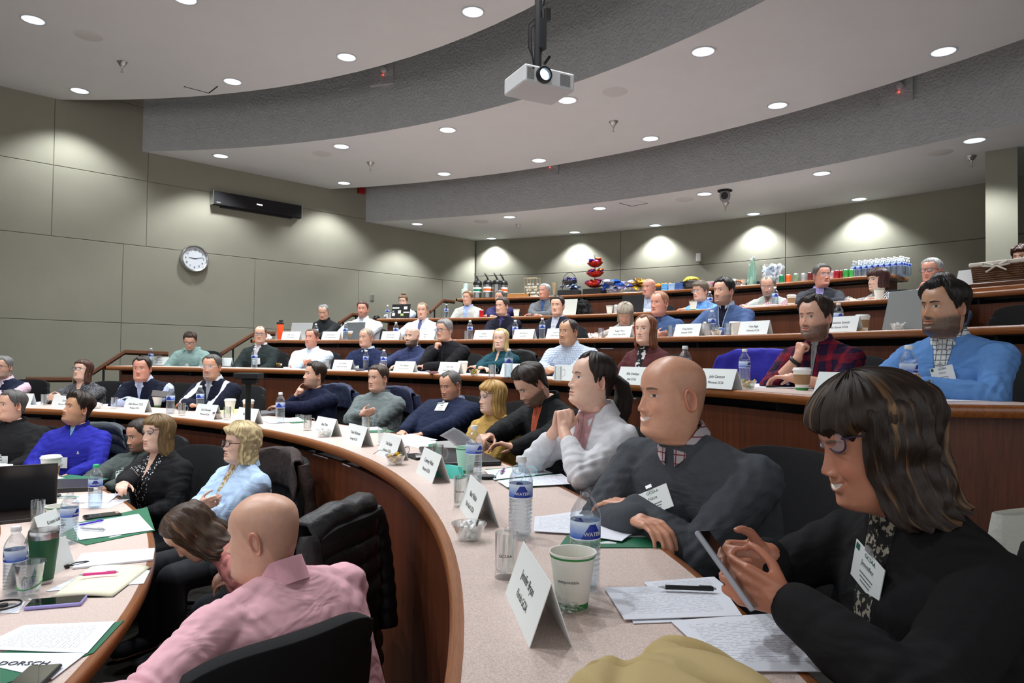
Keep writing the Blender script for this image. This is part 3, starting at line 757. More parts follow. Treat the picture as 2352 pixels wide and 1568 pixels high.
    for i, sd in enumerate((1, -1)):
        Sh = T @ Vector((sd*SW, -.005, .452*s))
        Wt = L(Vector(A['world'][i])) if A.get('world') and A['world'][i] else (T @ Vector((A['w'][i][0], A['w'][i][1]+belly, A['w'][i][2]*s)) if A.get('torso') and not A.get('head') else Vector(A['w'][i]))
        if A.get('head') and A['head'][i]: Wt = Ol+Rhl @ (Wt*hs)
        E_, Wt = ik(Sh, Wt, Vector(A['h'][i]), .285*s**.5*hs, .255*s**.5*hs)
        elb.append((Sh.copy(), E_.copy(), Wt.copy()))
        k = arm_r
        bl.chain([Sh, E_, Wt], [.042*k, .036*k, .027*k])
        bl.cap(E_.lerp(Wt, .25), E_.lerp(Wt, .3), .040*k, .039*k)
        dd = Vector(A['d'][i]); nn = Vector(A['n'][i]); tt = Vector(A['t'][i])
        if A.get('wd'): dd, nn, tt = iR @ dd, iR @ nn, iR @ tt
        if A.get('head') and A['head'][i]: dd, nn, tt = Rhl @ dd, Rhl @ nn, Rhl @ tt
        hand(bl, Wt, dd, nn, tt, A.get('curl', [(.25, .35, .25)]*2)[i], sc=hs*.97, point=(A.get('point') or [None, None])[i], rad=(.96 if sex == 'm' else .86))
        # sleeve
        gi = .012
        gb.cap(Sh-(Sh-T @ Vector((0, 0, .44*s))).normalized()*.04, Sh, .056*k+gi, .054*k+gi); gb.chain([Sh, Sh.lerp(E_, .5), E_], [.054*k+gi, .050*k+gi, .045*k+gi]); gb.cap(T @ Vector((sd*.055, -.014, .530*s)), Sh+Vector((0, 0, .004)), .044, .040*k+gi)
        if sleeve > .0:
            endp = E_.lerp(Wt, min(sleeve, 1.0)*.93); gb.chain([E_, E_.lerp(endp, .45), endp], [.046*k+gi, .044*k+gi, (.047-.015*sleeve)*k+gi*.8])
    # ---- body trunk hidden inside clothing but continuous with neck and arms
    def trunk(rows, e=2.4, tgt=None, T_=T): tgt.loft(rows, T_, 36, e)
    bf = belly; W_ = ws
    bust = .0 if sex == 'm' else .022
    core = [(-.06, .14*W_, .11, .11), (.12*s, .13*W_, .10+bf*.7, .10), (.34*s, .145*W_, .095, .10), (.45*s, .15*W_, .075, .08), (.50*s, .10*W_, .055, .07), (.545*s, .062, .048, .062), (.60*s, .05, .04, .055)]
    core2 = [tuple(r) for r in core]; trunk(core2, 2.2, bl)
    for sd in (1, -1):
        bl.cap(T @ Vector((0, -.01, .43*s)), T @ Vector((sd*SW, -.005, .448*s)), .06, .045)
        if legs: bl.chain([hip+Vector((sd*.09, 0, -.01)), hip+Vector((sd*.12, .40, -.03)), Vector((sd*.12, .40, .10))], [.07, .05, .04]); bl.cap((sd*.12, .38, .045), (sd*.12, .54, .035), .038, .032)
    vox = .0036+.00075*depth if depth < 5 else .0045+.0008*depth
    me = bl.remesh(vox, 2, .45); bv, bf_ = mesh_np(me); bpy.data.meshes.remove(me)
    mb.add(bv, bf_); nb = np.array(sk)*np.array([1, .93, .92]); cols += [tuple(nb)]*len(bv)
    body = mb.build('body', mskin, root, True)
    body.data.shade_smooth() if hasattr(body.data, 'shade_smooth') else None
    ca = body.data.color_attributes.new('Col', 'FLOAT_COLOR', 'POINT')
    ca.data.foreach_set('color', np.concatenate([np.array(cols), np.ones((len(cols), 1))], 1).astype(np.float32).ravel())
    # ---- garment
    gi = .012
    sh = .95 if sex == 'm' else .9
    rows = [(-.13, .172*W_, .13+bf*.6, .135), (-.02, .178*W_, .142+bf*.9, .135), (.10*s, .168*W_, .135+bf, .128), (.22*s, .168*W_, .128+bf*.8+bust*.3, .125), (.32*s, .180*W_, .125+bf*.35+bust, .125),
            (.40*s, .188*W_, .116+bf*.1+bust*.5, .118), (.455*s, .178*W_, .098, .105), (.495*s, .138*W_, .078, .092), (.525*s, .102*W_, .064, .082), (.552*s, .078, .056, .076), (.572*s, .069, .052, .072)]
    trunk(rows, 2.5, gb); gv = max(.0065, vox*1.35)
    gm = gb.remesh(gv, 4, .5); gv_, gf = mesh_np(gm); bpy.data.meshes.remove(gm)
    gnp = gv_.copy()
    # cloth folds: displacement along normals, stronger round elbows and armpits
    tm = bpy.data.meshes.new('t'); tm.from_pydata(gnp, [], gf); nrmv = np.empty(len(gnp)*3); tm.vertices.foreach_get('normal', nrmv); nrmv = nrmv.reshape(-1, 3); bpy.data.meshes.remove(tm)
    seed = Vector((u*.13, v*.07, 0)); amp = g.get('fold', 1.0)
    disp = np.zeros(len(gnp))
    kk = 4.2
    for i, p in enumerate(gnp):
        q = Vector(p)*kk+seed; a = noise.noise(Vector((q.x, q.y, q.z*1.3))); b = noise.noise(Vector((q.x*2.1+a*1.5, q.y*2.1, q.z*2.6)))
        disp[i] = .006*a+.004*(.3-abs(b)**1.3)
    for (Sh, E_, Wt) in elb:
        for c, d_, rr in ((E_, (Wt-E_).normalized(), .12), (E_, (E_-Sh).normalized(), .12), (Sh, (E_-Sh).normalized(), .11)):
            rel = gnp-np.array(c); dst = np.linalg.norm(rel, axis=1); al = rel @ np.array(d_)
            disp += np.exp(-(dst/rr)**2)*.0030*np.sin(al*120+2.5*np.sin(rel[:, 0]*40+rel[:, 2]*25))
    gnp = gnp+nrmv*(disp*amp)[:, None]
    # rest on the desk instead of sinking into it
    mt = np.array(Ti); gl = gnp @ mt[:3, :3].T+mt[:3, 3]
    mb = MB(); mb.add(gl, gf); gm_ = cloth(g.get('name', 'sweater')+'_cloth', g['col'], **{k: g[k] for k in ('pat', 'v', 'inner', 'ipat', 'line', 'v2', 'fuzz', 'yoke', 'stripe', 'rough', 'wr') if k in g})
    go = mb.build(g.get('name', 'sweater'), gm_, root, True); go.matrix_local = T
    if g.get('arm'):      # vest: sleeves of another colour
        msl = cloth('sleeve_cloth', g['arm'], pat=g.get('armpat')); go.data.materials.append(msl)
        idx = []
        vv = gl
        for p in go.data.polygons:
            c = np.mean(vv[list(p.vertices)], axis=0); w = gnp[list(p.vertices)].mean(axis=0)
            far = abs(c[0]) > .178*W_+.012 or (c[2] < .5*s and any((np.linalg.norm(np.cross(w-np.array(a), np.array((b-a).normalized()))) < .058 and 0 < (w-np.array(a)) @ np.array((b-a).normalized()) < (b-a).length+.05) for a, b in ((E_, Wt) for _, E_, Wt in elb)))
            idx.append(1 if far else 0)
        go.data.polygons.foreach_set('material_index', idx)
    bvh = BVHTree.FromPolygons([Vector(p) for p in gl], gf)
    def on_chest(x, z_):
        h = bvh.ray_cast(Vector((x, .235, z_)), Vector((0, -1, 0)))
        return (h[0], h[1]) if h[0] is not None else (Vector((x, .14, z_)), Vector((0, 1, 0)))
    # ---- trousers
    if legs:
        lb = Blob()
        for sd in (1, -1):
            lb.chain([hip+Vector((sd*.085, -.04, -.03)), hip+Vector((sd*.12, .40, -.03)), Vector((sd*.12, .39, .14))], [.092*W_, .072, .058])
        lb.cap(hip+Vector((-.07, -.02, 0)), hip+Vector((.07, -.02, 0)), .12, .12)
        for sd in (1, -1): lb.cap((sd*.12, .38, .06), (sd*.12, .54, .045), .048, .04)
        me = lb.remesh(.014 if depth > 3 else .010, 3, .5); v_, f_ = mesh_np(me); bpy.data.meshes.remove(me)
        mb = MB(); mb.add(v_, f_); mb.build('trousers', cloth('trouser_cloth', pants) if depth < 3.2 else mat('trousers_%d' % (len(PEOPLE) % 4), pants, .85), root, True)
    # ---- collar
    if collar:
        cc, ck = collar[0], (collar[1] if len(collar) > 1 else 'shirt'); mb = MB()
        n = 40; Pg = []; gap = math.radians({'shirt': 14, 'stand': 16, 'turtle': 0, 'shawl': 26, 'hood': 30}[ck]); zt = .560*s
        for i in range(n+1):
            a = gap+(2*math.pi-2*gap)*i/n; c, sn = math.cos(a), math.sin(a); fz = max(0, c)
            def rp(rx, rf, rb, zz): return T @ Vector((rx*sn, (rf if c > 0 else rb)*c-.006, zz))
            if ck == 'shirt': q = [(.060, .050, .070, zt-.02-.020*fz), (.0625, .052, .072, zt+.030-.030*fz), (.066, .056, .076, zt+.033-.030*fz), (.078, .075+.006*fz, .086, zt-.004-.042*fz**3), (.074, .070+.006*fz, .082, zt-.006-.042*fz**3)]
            elif ck == 'stand': q = [(.062, .054, .074, zt-.03-.03*fz), (.065, .058, .078, zt+.036-.022*fz), (.070, .063, .082, zt+.037-.022*fz), (.078, .072, .088, zt-.03-.035*fz)]
            elif ck == 'turtle': q = [(.060, .052, .070, zt-.02), (.061, .053, .071, zt+.05-.02*fz), (.066, .058, .076, zt+.05-.02*fz), (.075, .065, .084, zt-.02)]
            elif ck == 'shawl': q = [(.064, .060, .074, zt-.02-.02*fz), (.068, .066, .078, zt+.030-.05*fz), (.074, .074, .084, zt+.030-.05*fz), (.098, .098, .10, zt-.022-.11*fz**2), (.09, .09, .095, zt-.03-.11*fz**2)]
            else: q = [(.075, .06, .085, zt-.02-.02*fz), (.088, .075, .115, zt+.02-.03*fz), (.105, .09, .135, zt+.01-.04*fz), (.11, .09, .14, zt-.04-.05*fz), (.09, .07, .10, zt-.06-.04*fz)]
            Pg.append([rp(*t_) for t_ in q]+[rp(*q[-1])*1.0])
        mb.grid(Pg); co = mb.build('collar', cloth('collar_cloth', cc, pat=collar[2] if len(collar) > 2 else None, wr=.1), root, True)
        m_ = co.modifiers.new('s', 'SOLIDIFY'); m_.thickness = .0015
    # ---- hair
    hm = P.get('hairmat'); st = P.get('style', 'short')
    if st != 'bald':
        hc = P.get('hair', (.02, .012, .008)); hmm = hairmat('hair_%s' % name, hc, hi=P.get('hi'), k=P.get('hk', .45))
        hl = hairline_z(P, AA)[None, :]; th_t = P.get('thick', .014); th_s = P.get('thside', .006)
        zz = V[..., 2]; A2 = np.broadcast_to(AA[None, :], zz.shape)
        nz = np.array([[noise.noise(Vector((math.sin(a)*9+u, math.cos(a)*9, zi*16))) for a in AA[::2]] for zi in ZR]); nz = np.repeat(nz, 2, axis=1)
        m_ = sstep(-.004, P.get('taper', .016), zz-hl-nz*.008); top = sstep(.11, .19, zz)
        t_ = th_s+(th_t-th_s)*top; t_ = t_*(1+.35*nz)+P.get('quiff', 0)*top*np.clip(np.cos(A2), 0, 1)
        if P.get('crown', 0): t_ = t_*(1-P['crown']*G(np.hypot(V[..., 0], V[..., 1]+.03), .055)); m_ = m_*(1-P['crown']*sstep(.16, .2, zz)*(V[..., 1] > -.07))
        if P.get('curl', 0):
            cz = np.array([[noise.noise(Vector(tuple(V[i, j]*38))) for j in range(0, na, 2)] for i in range(ng)]); cz = np.repeat(cz, 2, axis=1); t_ = t_+P['curl']*(cz+.3)
        offv = np.where(m_ > 0, m_*t_, 0)-.004*(1-m_)
        ctr = np.stack([0*zz, 0*zz-.01, np.minimum(zz, .135)], -1); dr = V-ctr; dr /= np.maximum(np.linalg.norm(dr, axis=-1, keepdims=True), 1e-6)
        base = V.copy(); fz = fr*(zz < .15); HV = (base+dr*offv[..., None])
        i0 = int(np.searchsorted(ZR, .018)); HV = HV[i0:].reshape(-1, 3)*hs @ A_.T+np.array(Ol); nr = ng-i0
        mb = MB(); mb.add(HV, [(i*na+j, i*na+(j+1) % na, (i+1)*na+(j+1) % na, (i+1)*na+j) for i in range(nr-1) for j in range(na)], 0, [(j/na, i/nr) for i in range(nr) for j in range(na)])
        def toL(p, zq):
            p = Vector(p)*hs; w_ = float(sstep(0.0, -.12, zq/hs if False else zq)); a_ = Ol+Rhl @ p; b_ = Nl+Rl @ (p+Vector((0, -.004, .060*hs))); return a_.lerp(b_, w_)
        if st in ('long', 'bob', 'tail', 'bun', 'curly'):
            LL = P.get('len', .16); af = math.radians(P.get('open', 58)); nA = 72; nR = 34; rings = []
            if st in ('long', 'bob', 'curly'):
                zs = np.linspace(.205, -LL, nR); vol = P.get('vol', 1.0)
                for zi in zs:
                    q = max(zi, .07); wx = float(smooth_interp(q, HP[:, 0], HP[:, 3]))+.016*vol; yb = float(smooth_interp(q, HP[:, 0], HP[:, 2]))+.016*vol; yf = .075
                    d_ = max(0, .07-zi); wx += min(d_, .16)*P.get('flare', .12); yb += min(d_, .2)*.02-max(0, d_-.12)*.1; yf = .075-min(d_, .1)*.15
                    endt = 1-.55*sstep(-LL+.05, -LL, zi); out = []; inn = []
                    for j in range(nA+1):
                        a = af*(1+.15*math.sin(zi*14+1))+(2*math.pi-2*af)*j/nA; nq = noise.noise(Vector((math.sin(a)*7+u, math.cos(a)*7, zi*5)))
                        wv = P.get('wave', .004)*noise.noise(Vector((math.sin(a)*5, math.cos(a)*5+v, zi*22))); st_ = .0035*noise.noise(Vector((a*14, zi*3, u)))
                        k_ = 1+nq*.07*vol; c, sn = math.cos(a), math.sin(a); dlt = wv+st_
                        if P.get('curl'): dlt += P['curl']*noise.noise(Vector((sn*4, c*4, zi*38)))
                        xx, yy = (wx*k_+dlt)*sn, ((yf if c > 0 else yb)*k_+dlt)*c-.004
                        z2 = zi+.012*noise.noise(Vector((a*6, u, 3)))*(1-endt)*2
                        th_ = .020*endt+.002; out.append(toL((xx, yy, z2), zi)); inn.append(toL((xx*(1-th_/max(wx, .02)), yy*(1-th_/.09), z2), zi))
                    rings.append(out+inn[::-1])
                b0 = mb.n; Lr = len(rings[0]); mb.grid(rings, wrap=True)
                mb.uv[b0:] = [((j if j <= nA else 2*nA+1-j)/nA, i/nR*1.3) for i in range(nR) for j in range(Lr)]
                mb.f.append(tuple(b0+j for j in range(Lr))[::-1]); mb.m.append(0); mb.f.append(tuple(b0+(nR-1)*Lr+j for j in range(Lr))); mb.m.append(0)
            if st == 'tail':
                pts = [(0, -.10, .135), (0, -.125, .135), (.0, -.155, .11), (.002, -.172, .06), (0, -.168, 0), (.004, -.155, -.06), (.006, -.14, -.12), (.008, -.13, -.15)]
                mb.tube([Ol+Rhl @ (Vector(p)*hs) for p in pts], [.018, .020, .032, .040, .042, .036, .024, .006], 20)
            if st == 'bun': mb.tube([Ol+Rhl @ (Vector(p)*hs) for p in ((0, -.03, .225), (0, -.032, .235), (0, -.034, .25), (0, -.035, .268), (0, -.035, .282), (0, -.035, .288))], [.012, .030, .038, .034, .018, .004], 16)
        ho = mb.build('hair', hmm, root, True)
    # ---- glasses
    if glasses:
        gm_ = MAT_FRAME[glasses[0]]; gw, gh, up = (glasses[1:]+(.0245, .0185, 0))[:3] if len(glasses) > 1 else (.0245, .0185, 0)
        if len(glasses) == 2: gh, up = .0185, 0
        mb = MB(); lb = MB(); th_ = .0018 if glasses[0] != 'metal' else .0009
        zc, yc = .1145+up, .103-(.0 if not up else .02)
        for sd in (-1, 1):
            ring = []
            for i in range(24):
                t = 2*math.pi*i/24; x = gw*math.copysign(abs(math.cos(t))**.72, math.cos(t)); z_ = gh*math.copysign(abs(math.sin(t))**.72, math.sin(t))
                xx = sd*.0325+x; ring.append(Ol+Rhl @ (Vector((xx, yc-6*max(0, abs(xx)-.03)**2*2-.0, zc+z_))*hs))
            mb.tube(ring, th_, 6, closed=True); lb.add(ring, [tuple(range(24))])
            pts = [(sd*(.0325+gw), yc-.006, zc+.006), (sd*.074, yc-.018, zc+.007), (sd*.0785, .03, zc+.006), (sd*.078, -.01, zc+.002), (sd*.075, -.025, zc-.02)]
            mb.tube([Ol+Rhl @ (Vector(p)*hs) for p in pts], th_, 6)
        mb.tube([Ol+Rhl @ (Vector(p)*hs) for p in ((-.0325+gw-.001, yc, zc+.004), (0, yc+.003, zc+.007), (.0325-gw+.001, yc, zc+.004))], th_, 6)
        gl_ = mb.build('glasses', gm_, root, True); lb.build('lens', mlens, gl_)
    # ---- badge
    if badge:
        bx, bz, tl_, txt = (tuple(badge)+(0, None))[:4] if len(badge) < 4 else badge
        c, nrm = on_chest(bx, bz*s); R_ = Matrix.Rotation(tl_, 3, 'Y')
        e = empty('name_badge'); e.parent = root; bpy.data.objects.remove(e)
        up_ = Vector((0, 0, 1)); yv = Vector((0, 1, 0)); yv = (nrm*.5+yv*.5).normalized(); xv = up_.cross(yv).normalized()*-1; zv = yv.cross(xv)*-1
        B = Matrix((xv, yv, zv)).transposed() @ R_; c = c+yv*.010
        mb = MB(); mb.box((0, 0, 0), (.100, .0015, .074), None, 0); mb.box((0, .004, .045), (.018, .005, .010), None, 3)
        mb.box((.040, .0012, .028), (.012, .0006, .012), None, 1)
        if not txt: mb.box((.010, .0012, .027), (.040, .0006, .006), None, 1); mb.box((0, .0012, .010), (.026, .0006, .007), None, 2)
        for q in range(3): mb.box((0, .0012, -.010-q*.008), (.044-.006*q, .0005, .0025), None, 2)
        bo = mb.build('name_badge', [mcard, mgreen, mgrayink, msilver], root); bo.matrix_local = T @ (Matrix.Translation(c) @ B.to_4x4())
        if txt:
            RT = rot(math.pi, math.pi/2)
            text_obj('GCSAA', .0115, mgreen, bo, Vector((-.004, .0014, .0265)), RT, ext=.0001); text_obj(txt, .014, mgrayink, bo, Vector((0, .0014, .009)), RT, ext=.0001)
    PEOPLE[name] = dict(root=root, T=T, Ol=Ol, Rhl=Rhl, elb=elb, by=by, hip=hipw, fl=fl, hs=hs, on_chest=on_chest, s=s, loc=root.location.copy())
    if watch is not None:
        S_, E_, W_q = elb[watch]; dd = (W_q-E_).normalized(); mb = MB(); c = W_q-dd*.022; u_ = dd.orthogonal().normalized(); w2 = dd.cross(u_); kq = .031*arm_r
        mb.grid([[c+dd*q+(u_*math.cos(t*.2618)+w2*math.sin(t*.2618))*kq for t in range(24)] for q in (-.010, .010)], wrap=True); o_ = mb.build('watch_band', mblack, root, True); m_ = o_.modifiers.new('s', 'SOLIDIFY'); m_.thickness = .005; m_.offset = 1
    if mark:
        c, nr = on_chest(mark[1], mark[2]*s); t_ = text_obj(mark[0], mark[3], mwhite, root, Vector((0, 0, 0)), Matrix.Identity(3), name='chest_lettering'); t_.matrix_local = T @ (Matrix.Translation(c+Vector((0, .006, 0))) @ rot(math.pi, math.pi/2).to_4x4())
    PLOG.append((name, depth, s0, .231*hs*F/depth))
    return root
SK = dict(fair=lin(208, 162, 138), pink=lin(206, 152, 124), tan=lin(188, 140, 108), light=lin(222, 182, 160), olive=lin(184, 140, 110), red=lin(204, 144, 122))
HC = dict(black=(.010, .008, .007), dark=(.022, .013, .009), brown=(.055, .030, .017), mid=(.10, .058, .032), grey=(.20, .195, .19), dgrey=(.085, .078, .072), white=(.42, .42, .41), blond=(.42, .30, .15), dblond=(.25, .16, .075), red=(.13, .050, .022), ginger=(.18, .09, .045))
# ================================================================= CHAIRS
mseat = mat('chair_fabric', (.006, .006, .007), .9, bump=(300, .3, .003))
def chair_proto():
    r = empty('conference_chair', (0, 0, 0))
    mb = MB(); n = 16; P = []
    for i in range(n+1):
        q = i/n; a = (q-.5)*2; wv = .235+.0*q; row = []
        for j in range(15):
            p = j/14; z = .50+p*.43; x = a*(.215+.03*math.sin(p*math.pi)); cv = -.235-.055*(1-a*a)-.07*p*p+.0
            row.append((x, cv, z-(.035*abs(a)**4 if p > .8 else 0)))
        P.append(row)
    mb.grid(P); o = mb.build('backrest', mseat, r, True); m = o.modifiers.new('s', 'SOLIDIFY'); m.thickness = .035; m.offset = 0
    b = o.modifiers.new('b', 'BEVEL'); b.width = .012; b.segments = 3; b.limit_method = 'ANGLE'
    mb = MB(); mb.box((0, .0, .43), (.46, .46, .07)); mb.build('seat', mseat, r, bevel=.03, seg=4)
    mb = MB(); mb.tube([(0, -.12, .40), (0, -.27, .40), (0, -.325, .50), (0, -.345, .70)], .022, 8); mb.build('back_bracket', mblack, r, True)
    mb = MB(); mb.tube([(0, 0, .40), (0, 0, .06)], .03, 12); mb.tube([(-.2, 0, .39), (.2, 0, .39)], .02); mb.build('pedestal', mchrome, r, True)
    for k in range(4):
        a = math.pi/4+k*math.pi/2; mb = MB(); mb.tube([(0, 0, .07), (.28*math.cos(a), .28*math.sin(a), .03)], [.022, .014]); mb.lathe([(0, 0), (.022, .0), (.022, .03), (0, .03)], 10, (.28*math.cos(a), .28*math.sin(a), 0)); mb.build('leg', mblack, r, True)
    return r
CH0 = chair_proto(); CH_used = [False]
def chair(x, y, z, rz, label, group='black conference chairs along the curved desks'):
    c = CH0 if not CH_used[0] else copy_tree(CH0); CH_used[0] = True
    c.location = (x, y, z); c.rotation_euler = (0, 0, rz); return tag(c, label, 'chair', group)
def hp_(w, head, d, n, t, curl, **k): return dict(w=w, head=head, d=d, n=n, t=t, curl=curl, **k)
TBL = (.05, .38, .795)
LOOSE = (.25, .35, .25); FIST = (.95, 1.0, .6)
CHIN_R = hp_([(.035, .120, -.115), (.08, .36, .795)], [1, 0], [(-.25, -.10, 1), (1, .1, 0)], [(-.3, -1, 0), (0, 0, -1)], [(1, -.3, 0), (0, -1, 0)], [(.8, .8, .5), LOOSE], h=[(.6, .5, -1), (-1, -.1, -.5)])
LIPS_R = hp_([(.035, .150, -.125), (.08, .34, .795)], [1, 0], [(-.15, -.22, 1), (1, .1, 0)], [(-.3, -1, 0), (0, 0, -1)], [(1, -.3, 0), (0, -1, 0)], [[(.12, .15, .1), (.7, .8, .5), (.9, .9, .6), (.95, .9, .6)], LOOSE], h=[(.6, .5, -1), (-1, -.1, -.5)])
BOTH = hp_([(.045, .115, -.125), (-.045, .115, -.125)], [1, 1], [(-.32, -.05, 1), (.32, -.05, 1)], [(-1, -.35, 0), (1, -.35, 0)], [(.2, -1, .3), (-.2, -1, .3)], [(.6, .75, .5), (.7, .75, .5)], h=[(.7, .7, -1), (-.7, .7, -1)])
def P_(skin, hair, **k):
    d = dict(skin=SK[skin] if isinstance(skin, str) else skin, hair=HC[hair] if isinstance(hair, str) else hair); d.update(k); return d
def man(name, u, v, row, off, psi, who, P, g, label, **k):
    r = person(name, u, v, row, off, psi, label, P, g, **k); WHO[name] = who
    q = PEOPLE[name]
    if k.get('chair', True):
        dist_ = .02; f = Vector((math.cos(q['by']), math.sin(q['by']))); chair(q['hip'].x+f.x*dist_, q['hip'].y+f.y*dist_, q['fl'], q['by']-math.pi/2, 'black conference chair under the '+who)
    return r
navy = lin(28, 34, 54); dnavy = lin(20, 24, 40)
# ---- front row
chair(-.70, 1.66, 0, math.atan2(.64, -.77)-math.pi/2, 'black conference chair under the bald man in pink')
man('pink', 603, 1226, 1, 0, 112, 'man in the pink pullover', P_('fair', 'brown', style='bald', fat=.9, scalp=.35, jaw=.6), dict(name='pullover', col=lin(226, 176, 186), fuzz=(700, .15), fold=1.2), 'bald heavy-set man in a pale pink pullover seen from behind at lower left', dist=1.98, bpsi=142, lean=.42, pitch=6, wide=1.40, chair=False, belly=.05, pose='rest', arms=dict(world=[None, at_z(110, 1640, .80)], w=[(.05, .30, .62), (0, 0, 0)]), collar=(lin(226, 172, 184), 'stand'))
man('bend', 436, 1222, 1, 0, 100, 'woman bending over in salmon pink', P_('fair', 'brown', style='long', len=.20, open=50, vol=1.25, flare=.16, wave=.012, hi=lin(120, 84, 60)), dict(name='blouse', col=lin(206, 132, 128), fold=1.2), 'woman in a salmon pink top bent far forward, dark brown hair hiding her face', dist=2.6, bpsi=88, lean=.98, pitch=52, sex='f', wide=1.15, pose='lap', hipz=.56, chair=False)
man('blonde', 552, 1018, 1, 0, 66, 'woman with curly blonde hair', P_('light', (.56, .44, .24), style='curly', len=.01, open=58, vol=1.5, flare=.1, curl=.013, thick=.026, thside=.014, hk=.3, hairline=.172, lips=1.1, fat=.4), dict(name='shirt', col=lin(176, 200, 228), v=(.28, .56, .055), inner=lin(214, 196, 160), ipat=('mottle', lin(150, 120, 90), 1.5)), 'woman with curly blonde hair and tinted glasses in a light blue shirt', dist=3.75, bpsi=60, lean=-.05, pitch=-5, sex='f', wide=1.12, belly=.03, pose='crossed', glasses=('brown',), collar=(lin(176, 200, 228),))
man('dots', 362, 994, 1, 0, 55, 'woman in black cardigan and spotted blouse', P_('light', lin(108, 84, 52), style='long', len=.15, open=56, thick=.016, hi=lin(150, 122, 80), hairline=.175), dict(name='cardigan', col=(.012, .012, .014), v=(-.1, .54, .085), inner=(.015, .015, .018), ipat=('spots', lin(225, 225, 225)), v2=(.34, .56, .050, SK['light'])), 'woman with glasses, long light brown hair, black cardigan and spotted blouse', dist=4.0, bpsi=50, lean=.05, sex='f', wide=1.05, pose='rest', glasses=('brown', .025, .019), arms=dict(world=[at_z(270, 1122, .80), None], w=[(0, 0, 0), (-.05, .22, .60)]))
man('beard', 322, 998, 1, 0, 62, 'bearded man reclining in grey', P_('pink', 'dark', style='short', thick=.008, thside=.004, beard=.75), dict(name='jacket', col=lin(74, 82, 80), yoke=(.40, lin(60, 68, 66)), line=lin(30, 34, 34)), 'bearded man in a grey and dark green jacket leaning back behind the spotted blouse', dist=4.7, bpsi=40, lean=-.35, pitch=12, wide=1.0, pose='lap', badge=(.02, .33, .3))
man('royal', 178, 938, 1, 0, 62, 'young man in royal blue', P_('tan', lin(38, 26, 18), style='short', thick=.026, thside=.007, quiff=.012, stubble=.35), dict(name='pullover', col=lin(42, 44, 150), v=(.40, .56, .04), inner=lin(120, 160, 190), fold=1.3), 'young man with swept dark hair in a royal blue quarter-zip, chin raised', dist=4.9, bpsi=30, lean=.02, pitch=-14, pose='lap', sleeve=.75, mark=('&', -.08, .36, .03), badge=(.03, .28), collar=(lin(30, 32, 110), 'stand'))
man('fleece', 26, 930, 1, 0, 62, 'smiling man in black fleece', P_('fair', 'dgrey', style='short', thick=.012, smile=.6), dict(name='fleece', col=(.012, .012, .013)), 'smiling grey-haired man in a black fleece at the left edge of the photo', dist=5.0, bpsi=30, lean=.0, pitch=-5, pose='lap', wide=1.1, badge=(.0, .25), collar=((.012, .012, .013), 'stand'))
# ---- second row
man('vestl', 6, 842, 2, .86, 35, 'grey-haired man in navy vest at the left edge', P_('fair', 'grey', style='short', thick=.013, beard=.5, beardcol=HC['grey']), dict(name='vest', col=navy, arm=lin(222, 190, 205), v=(.30, .56, .05), inner=lin(190, 180, 190)), 'grey-haired man with glasses in a navy vest over pink sleeves at the left edge', lean=.15, pose='clasp', glasses=('brown',), badge=(.03, .36, .2), collar=(lin(220, 200, 215),), wide=1.05)
man('patt', 190, 850, 2, .80, 42, 'woman in dark patterned blouse', P_('light', lin(70, 42, 30), style='long', len=.14, open=60, hairline=.178), dict(name='blouse', col=lin(44, 44, 48), pat=('mottle', lin(120, 120, 124), .7), v2=(.36, .56, .06, SK['light'])), 'woman with reddish brown shoulder hair and glasses in a dark patterned blouse', lean=.2, pitch=-10, sex='f', pose='clasp', glasses=('black',), badge=(.02, .30), wide=1.08)
man('check', 326, 846, 2, .66, 22, 'man in navy vest over checked sleeves', P_('red', 'dark', style='short', thick=.013, fat=.8, recede=.4), dict(name='vest', col=dnavy, arm=lin(196, 206, 228), armpat=('check', lin(120, 145, 200)), v=(.34, .56, .05), inner=lin(190, 200, 220), ipat=('check', lin(120, 145, 200))), 'dark-haired man in a navy vest over blue checked sleeves, arms folded on the desk', lean=.45, wide=1.2, pose='table', belly=.04, collar=(lin(190, 200, 220),))
man('stripe', 486, 842, 2, .74, 28, 'goateed man in navy and white jacket', P_('pink', 'dgrey', style='short', thick=.012, goatee=.8, beardcol=HC['grey'], stubble=.25, fat=.4, recede=.3), dict(name='jacket', col=dnavy, stripe=(.125, .165, lin(210, 214, 222)), v=(.34, .56, .05), inner=lin(150, 155, 165)), 'man with greying goatee and glasses in a navy jacket with white shoulder bands', lean=.3, wide=1.15, belly=.03, pose='table', glasses=('clear',), badge=(-.01, .36, .1), collar=(lin(200, 205, 210), 'shirt'))
man('finger', 722, 860, 2, 1.10, 68, 'man with a finger on his lips', P_('fair', lin(40, 26, 18), style='short', thick=.020, thside=.009, stubble=.75), dict(name='shirt', col=lin(22, 26, 48), line=lin(14, 16, 30)), 'dark-haired stubbled man in a dark blue shirt with a finger on his lips', lean=.02, pitch=-6, pose='crossed', arms=LIPS_R, badge=(.05, .26, .1), collar=(lin(22, 26, 48),))
man('crossg', 868, 868, 2, 1.22, 45, 'man with folded arms in grey fleece', P_('fair', lin(60, 45, 36), style='short', thick=.012, thside=.004), dict(name='fleece', col=lin(104, 112, 112), yoke=(.52, lin(80, 88, 88)), fold=1.4), 'short-haired man in a grey fleece with folded arms on the second tier', lean=-.12, pose='crossed', wide=1.15, belly=.02, collar=(lin(90, 98, 98), 'stand'))
